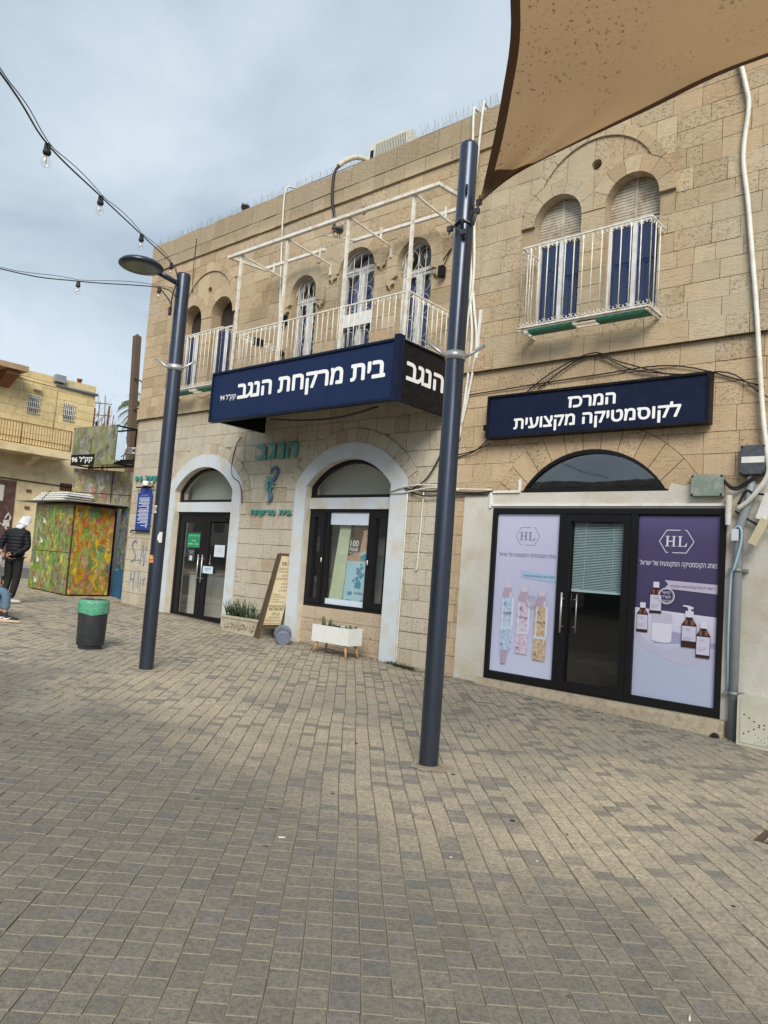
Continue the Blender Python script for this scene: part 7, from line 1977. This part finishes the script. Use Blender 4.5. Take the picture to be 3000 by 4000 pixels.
# ---------------------------------------------------------------- people
def skin(name, verts, edges, radii, m_, parent, lv=2, smooth=True):
    me = bpy.data.meshes.new(name); me.from_pydata([tuple(v) for v in verts], edges, [])
    o = bpy.data.objects.new(name + '_tmp', me); COL.objects.link(o)
    md = o.modifiers.new('s', 'SKIN'); md.use_smooth_shade = True
    sv = me.skin_vertices[0].data if me.skin_vertices else None
    if sv is None:
        me.skin_vertices_ensure() if hasattr(me, 'skin_vertices_ensure') else None
        sv = me.skin_vertices[0].data
    for i, r_ in enumerate(radii): sv[i].radius = r_ if isinstance(r_, tuple) else (r_, r_)
    sv[0].use_root = True
    o.modifiers.new('ss', 'SUBSURF').levels = lv
    dg = bpy.context.evaluated_depsgraph_get(); dg.update()
    m2_ = bpy.data.meshes.new_from_object(o.evaluated_get(dg)); m2_.name = name
    bpy.data.objects.remove(o)
    off = WL.get(parent.name, Vector((0, 0, 0)))
    for v in m2_.vertices: v.co -= off
    m2_.materials.clear(); m2_.materials.append(m_)
    for p_ in m2_.polygons: p_.use_smooth = True; p_.material_index = 0
    return link(name, m2_, parent)


RV, FV = Vector((.756, .655, 0)), Vector((-.655, .756, 0))
SKIN = mat('skin', (.42, .25, .18), .6, 0, .06, 20)
JACK = mat('navy_black_quilt', (.011, .012, .019), .55, 0, .2, 10)
m_, t, p = nodes('quilted_nylon'); g = N(t, 'ShaderNodeNewGeometry'); sp = N(t, 'ShaderNodeSeparateXYZ'); L(t, g.outputs['Position'], sp.inputs[0])
wv = mth(t, 'ABSOLUTE', mth(t, 'SINE', mth(t, 'MULTIPLY', sp.outputs['Z'], 46))); p.inputs['Base Color'].default_value = (.007, .008, .014, 1); p.inputs['Roughness'].default_value = .62; p.inputs['Specular IOR Level'].default_value = .25; bump(t, p, mth(t, 'ADD', wv, mth(t, 'MULTIPLY', noise(t, 14, 3), .6)), .5, .018); QUILT = m_
TROU = mat('black_trousers', (.008, .008, .009), .85, 0, .2, 12, .3, 25); HOOD = mat('white_cotton', (.60, .62, .67), .9, 0, .05, 10, .9, 22); SHOEW = mat('white_shoe', (.6, .6, .58), .6)


def hand(parent, w0, w1, m_, s=1.0, side=None, curl=.7):
    """palm and five unequal fingers from wrist w0 towards w1"""
    d_ = (w1 - w0).normalized(); side = (side - d_ * side.dot(d_)).normalized(); nrm = d_.cross(side)
    vs, es, rs = [w0, w0 + d_ * .05 * s, w0 + d_ * .085 * s], [(0, 1), (1, 2)], [(.026 * s, .02 * s), (.038 * s, .018 * s), (.036 * s, .015 * s)]
    skin('palm', vs, es, rs, m_, parent, 1)
    for k, ln in enumerate((.070, .080, .075, .058)):
        b = w0 + d_ * .08 * s + side * (.028 - .0185 * k) * s; e1 = b + (d_ * math.cos(curl * .5) + nrm * math.sin(curl * .5)) * ln * .5 * s; e2 = e1 + (d_ * math.cos(curl * 1.5) + nrm * math.sin(curl * 1.5)) * ln * .5 * s
        skin('finger', [b - d_ * .012 * s, e1, e2], [(0, 1), (1, 2)], [.0095 * s, .0085 * s, .0065 * s], m_, parent, 1)
    b = w0 + d_ * .025 * s + side * .03 * s; skin('thumb', [b - side * .01 * s, b + side * .022 * s + d_ * .025 * s, b + side * .022 * s + d_ * .058 * s + nrm * .01], [(0, 1), (1, 2)], [.012 * s, .010 * s, .008 * s], m_, parent, 1)


def W3(O, x, y, z): return O + RV * x + FV * y + Vector((0, 0, z))


O = Vector((-15.09, -2.66, gz(-15.09) + .0))
man = thing('person', 'standing person seen from behind in a white hood, dark quilted jacket and black trousers', 'person', O)
w_ = lambda x, y, z: W3(O, x, y, z)
skin('body', [w_(.02, 0, .92), w_(.03, .0, 1.12), w_(.04, .01, 1.32), w_(.055, .05, 1.47), w_(.085, .09, 1.55), w_(.10, .12, 1.66), w_(.11, .10, 1.73), w_(.11, .0, .86), w_(.085, .03, .48), w_(.03, .0, .08), w_(-.06, .0, .86), w_(-.07, .03, .48), w_(-.12, -.02, .08), w_(.20, .0, 1.38), w_(.265, -.03, 1.12), w_(.10, -.19, .98), w_(-.16, .0, 1.38), w_(-.27, -.05, 1.12), w_(-.15, -.19, 1.0)],
     [(0, 1), (1, 2), (2, 3), (3, 4), (4, 5), (5, 6), (0, 7), (7, 8), (8, 9), (0, 10), (10, 11), (11, 12), (2, 13), (13, 14), (14, 15), (2, 16), (16, 17), (17, 18)],
     [(.11, .08), (.11, .08), (.13, .08), .06, .05, (.075, .085), (.06, .07), .065, .048, .036, .065, .048, .036, .045, .034, .024, .045, .034, .024], SKIN, man, 2)
skin('jacket', [w_(.03, 0, .86), w_(.03, -.005, 1.10), w_(.035, .0, 1.28), w_(.045, .03, 1.41), w_(.06, .06, 1.49), w_(.07, .07, 1.53), w_(.20, .01, 1.385), w_(.275, -.02, 1.12), w_(.10, -.185, .975), w_(-.145, .0, 1.38), w_(-.275, -.04, 1.12), w_(-.19, -.16, 1.03)],
     [(0, 1), (1, 2), (2, 3), (3, 4), (4, 5), (3, 6), (6, 7), (7, 8), (3, 9), (9, 10), (10, 11)], [(.20, .15), (.195, .15), (.21, .145), (.165, .125), (.085, .085), (.08, .085), .09, .068, .05, .09, .07, .052], QUILT, man, 2)
skin('trousers', [w_(.025, 0, 1.0), w_(.11, .0, .84), w_(.09, .03, .48), w_(.03, .0, .10), w_(-.065, .0, .84), w_(-.075, .03, .48), w_(-.12, -.02, .10)], [(0, 1), (1, 2), (2, 3), (0, 4), (4, 5), (5, 6)], [(.155, .12), .10, .078, .066, .10, .078, .066], TROU, man, 2)
skin('hood', [w_(.07, .06, 1.50), w_(.085, .07, 1.575), w_(.10, .085, 1.655), w_(.115, .10, 1.72), w_(.15, .17, 1.70), w_(.04, -.035, 1.50)], [(0, 1), (1, 2), (2, 3), (2, 4), (0, 5)], [(.085, .08), (.088, .095), (.098, .112), (.06, .07), (.075, .07), (.06, .035)], HOOD, man, 2)
for x, y, dx, dy in ((.03, .0, .09, .10), (-.12, -.02, .03, .12)):
    skin('shoe', [w_(x - dx * .5, y - dy * .5, .05), w_(x + dx * .4, y + dy * .4, .05), w_(x + dx * 1.5, y + dy * 1.5, .035)], [(0, 1), (1, 2)], [(.042, .045), (.045, .045), (.038, .03)], SHOEW, man, 2)
hand(man, w_(-.15, -.20, .995), w_(-.10, -.215, .92), SKIN, .95, Vector((0, 0, 1)), .9)
hand(man, w_(.06, -.20, .97), w_(-.04, -.215, .945), SKIN, .95, Vector((0, 0, 1)), .9)
bg_ = thing('plastic_bag', 'translucent plastic bag of bread rolls hanging from the hand behind the back', 'bag', w_(-.15, -.22, .8))
m_, t, p = nodes('clear_bag'); p.inputs['Base Color'].default_value = (.62, .64, .68, 1); p.inputs['Roughness'].default_value = .25; p.inputs['Alpha'].default_value = .55; bump(t, p, noise(t, 22, 4, .6, 1.5), .9, .03)
skin('bag', [w_(-.12, -.23, .95), w_(-.145, -.25, .88), w_(-.155, -.26, .79), w_(-.155, -.26, .71)], [(0, 1), (1, 2), (2, 3)], [.022, (.07, .06), (.11, .085), (.085, .07)], m_, bg_, 2)
skin('bread', [w_(-.21, -.26, .74), w_(-.10, -.26, .735)], [(0, 1)], [(.05, .05), (.055, .05)], mat('bread_roll', (.50, .30, .12), .8, 0, .25, 16), bg_, 2)
skin('bread', [w_(-.19, -.24, .81), w_(-.12, -.25, .82)], [(0, 1)], [.042, .045], bpy.data.materials['bread_roll'], bg_, 2)

O2 = Vector((-12.60, -3.86, gz(-12.6)))
se = thing('person', 'seated person at the left edge in faded blue jeans and black trainers with cream soles', 'person', O2)
w2_ = lambda x, y, z: W3(O2, x, y, z)
JEAN = mat('faded_denim', (.10, .165, .25), .85, 0, .3, 7, .5, 35, (.22, .28, .35), 4, .6); GREYJ = mat('grey_green_coat', (.085, .10, .105), .85, 0, .2, 9, .3, 20); SOCK = mat('dark_sock', (.03, .03, .04), .9)
skin('body', [w2_(-.34, .0, .50), w2_(-.36, .0, .72), w2_(-.35, .0, .92), w2_(-.30, .0, 1.06), w2_(-.27, 0, 1.14), w2_(-.25, 0, 1.24), w2_(-.25, 0, 1.31), w2_(-.24, -.09, .50), w2_(.13, -.08, .47), w2_(.165, -.08, .10), w2_(-.26, .09, .50), w2_(-.0, .10, .45), w2_(.0, .10, .09), w2_(-.33, -.20, .95), w2_(-.22, -.24, .70), w2_(.0, -.13, .60), w2_(-.33, .20, .95), w2_(-.22, .22, .70), w2_(-.02, .10, .60)],
     [(0, 1), (1, 2), (2, 3), (3, 4), (4, 5), (5, 6), (0, 7), (7, 8), (8, 9), (0, 10), (10, 11), (11, 12), (2, 13), (13, 14), (14, 15), (2, 16), (16, 17), (17, 18)],
     [(.13, .11), (.12, .1), (.14, .1), .06, .055, (.085, .095), (.07, .08), .075, .055, .036, .075, .055, .036, .05, .04, .028, .05, .04, .028], SKIN, se, 2)
skin('jeans', [w2_(-.33, .0, .50), w2_(-.22, -.09, .51), w2_(.12, -.08, .475), w2_(.155, -.08, .40), w2_(.165, -.08, .17), w2_(-.24, .09, .51), w2_(-.02, .10, .46), w2_(.0, .10, .38), w2_(.0, .10, .17)], [(0, 1), (1, 2), (2, 3), (3, 4), (0, 5), (5, 6), (6, 7), (7, 8)], [(.14, .11), .095, .075, .078, .062, .095, .074, .076, .062], JEAN, se, 2)
skin('coat', [w2_(-.34, .0, .52), w2_(-.36, .0, .74), w2_(-.35, .0, .93), w2_(-.31, .0, 1.07), w2_(-.33, -.20, .95), w2_(-.22, -.24, .71), w2_(-.03, -.14, .61), w2_(-.33, .20, .95), w2_(-.22, .22, .71), w2_(-.04, .11, .61), w2_(-.16, -.08, .545), w2_(.06, -.08, .53)], [(0, 1), (1, 2), (2, 3), (2, 4), (4, 5), (5, 6), (2, 7), (7, 8), (8, 9), (0, 10), (10, 11)], [(.17, .13), (.165, .13), (.18, .125), .075, .075, .062, .046, .075, .062, .046, (.12, .06), (.10, .045)], GREYJ, se, 2)
skin('hair', [w2_(-.265, 0, 1.24), w2_(-.265, 0, 1.31)], [(0, 1)], [(.092, .10), (.085, .092)], mat('dark_hair', (.02, .015, .01), .7), se, 2)
hand(se, w2_(-.02, -.135, .605), w2_(.08, -.10, .625), SKIN, 1.0, Vector((0, 0, 1)), .8)
mb = MB(); mb.obox(w2_(.07, -.09, .66), RV * .012 + Vector((0, 0, .0)), FV * .036, Vector((0, 0, .075))); tag(mb.build('phone', RUBBER), 'dark phone held upright by the seated person', 'phone')
SHB = mat('black_mesh_shoe', (.012, .012, .013), .8, 0, .2, 30); SOLE = mat('cream_sole', (.55, .43, .30), .7)
for x, y in ((.165, -.08), (.0, .10)):
    skin('sock', [w2_(x, y, .17), w2_(x, y, .07)], [(0, 1)], [.047, .05], SOCK, se, 1)
    sh = skin('shoe', [w2_(x - .045, y, .07), w2_(x + .06, y, .065), w2_(x + .16, y, .045), w2_(x + .225, y, .04)], [(0, 1), (1, 2), (2, 3)], [(.045, .045), (.046, .046), (.043, .028), (.03, .022)], SHB, se, 2)
    mb = MB(); prof = [(-.09, .034), (-.04, .042), (.06, .040), (.14, .046), (.21, .043), (.25, .026), (.265, .0)]
    lp = [(a, b) for a, b in prof] + [(a, -b) for a, b in reversed(prof[:-1])]
    for z0, z1, k in ((.002, .034, 1.0),):
        a_ = [w2_(x + a, y + b * k, z0) for a, b in lp]; b_ = [w2_(x + a, y + b * k * 1.06, z1 + (.012 if a < 0 else 0)) for a, b in lp]; mb.face(list(reversed(a_))); mb.face(b_)
        for i in range(len(lp)): j = (i + 1) % len(lp); mb.face([a_[i], a_[j], b_[j], b_[i]])
    mb.build('sole', SOLE, se)
    mb = MB(); q = [(-.02, .085), (.03, .058), (.08, .062), (.135, .082), (.08, .050), (.03, .042), (-.005, .055)]; mb.face([w2_(x + a, y - .0475, z) for a, z in q]); mb.build('shoe_mark', LETTER, se)
bn_ = thing('bench', 'low wooden slat bench the seated person sits on, mostly outside the frame', 'bench', W3(O2, -.5, 0, 0))
for k in range(4): c = W3(O2, -.25 - .11 * k, 0, .385); mb = MB(); mb.obox(c, RV * .048, FV * .8, Vector((0, 0, .018))); mb.build('slat', LEGW, bn_)
for s_ in (-.6, .6): c = W3(O2, -.42, s_, .18); mb = MB(); mb.obox(c, RV * .2, FV * .03, Vector((0, 0, .186))); mb.build('leg', BINM, bn_)
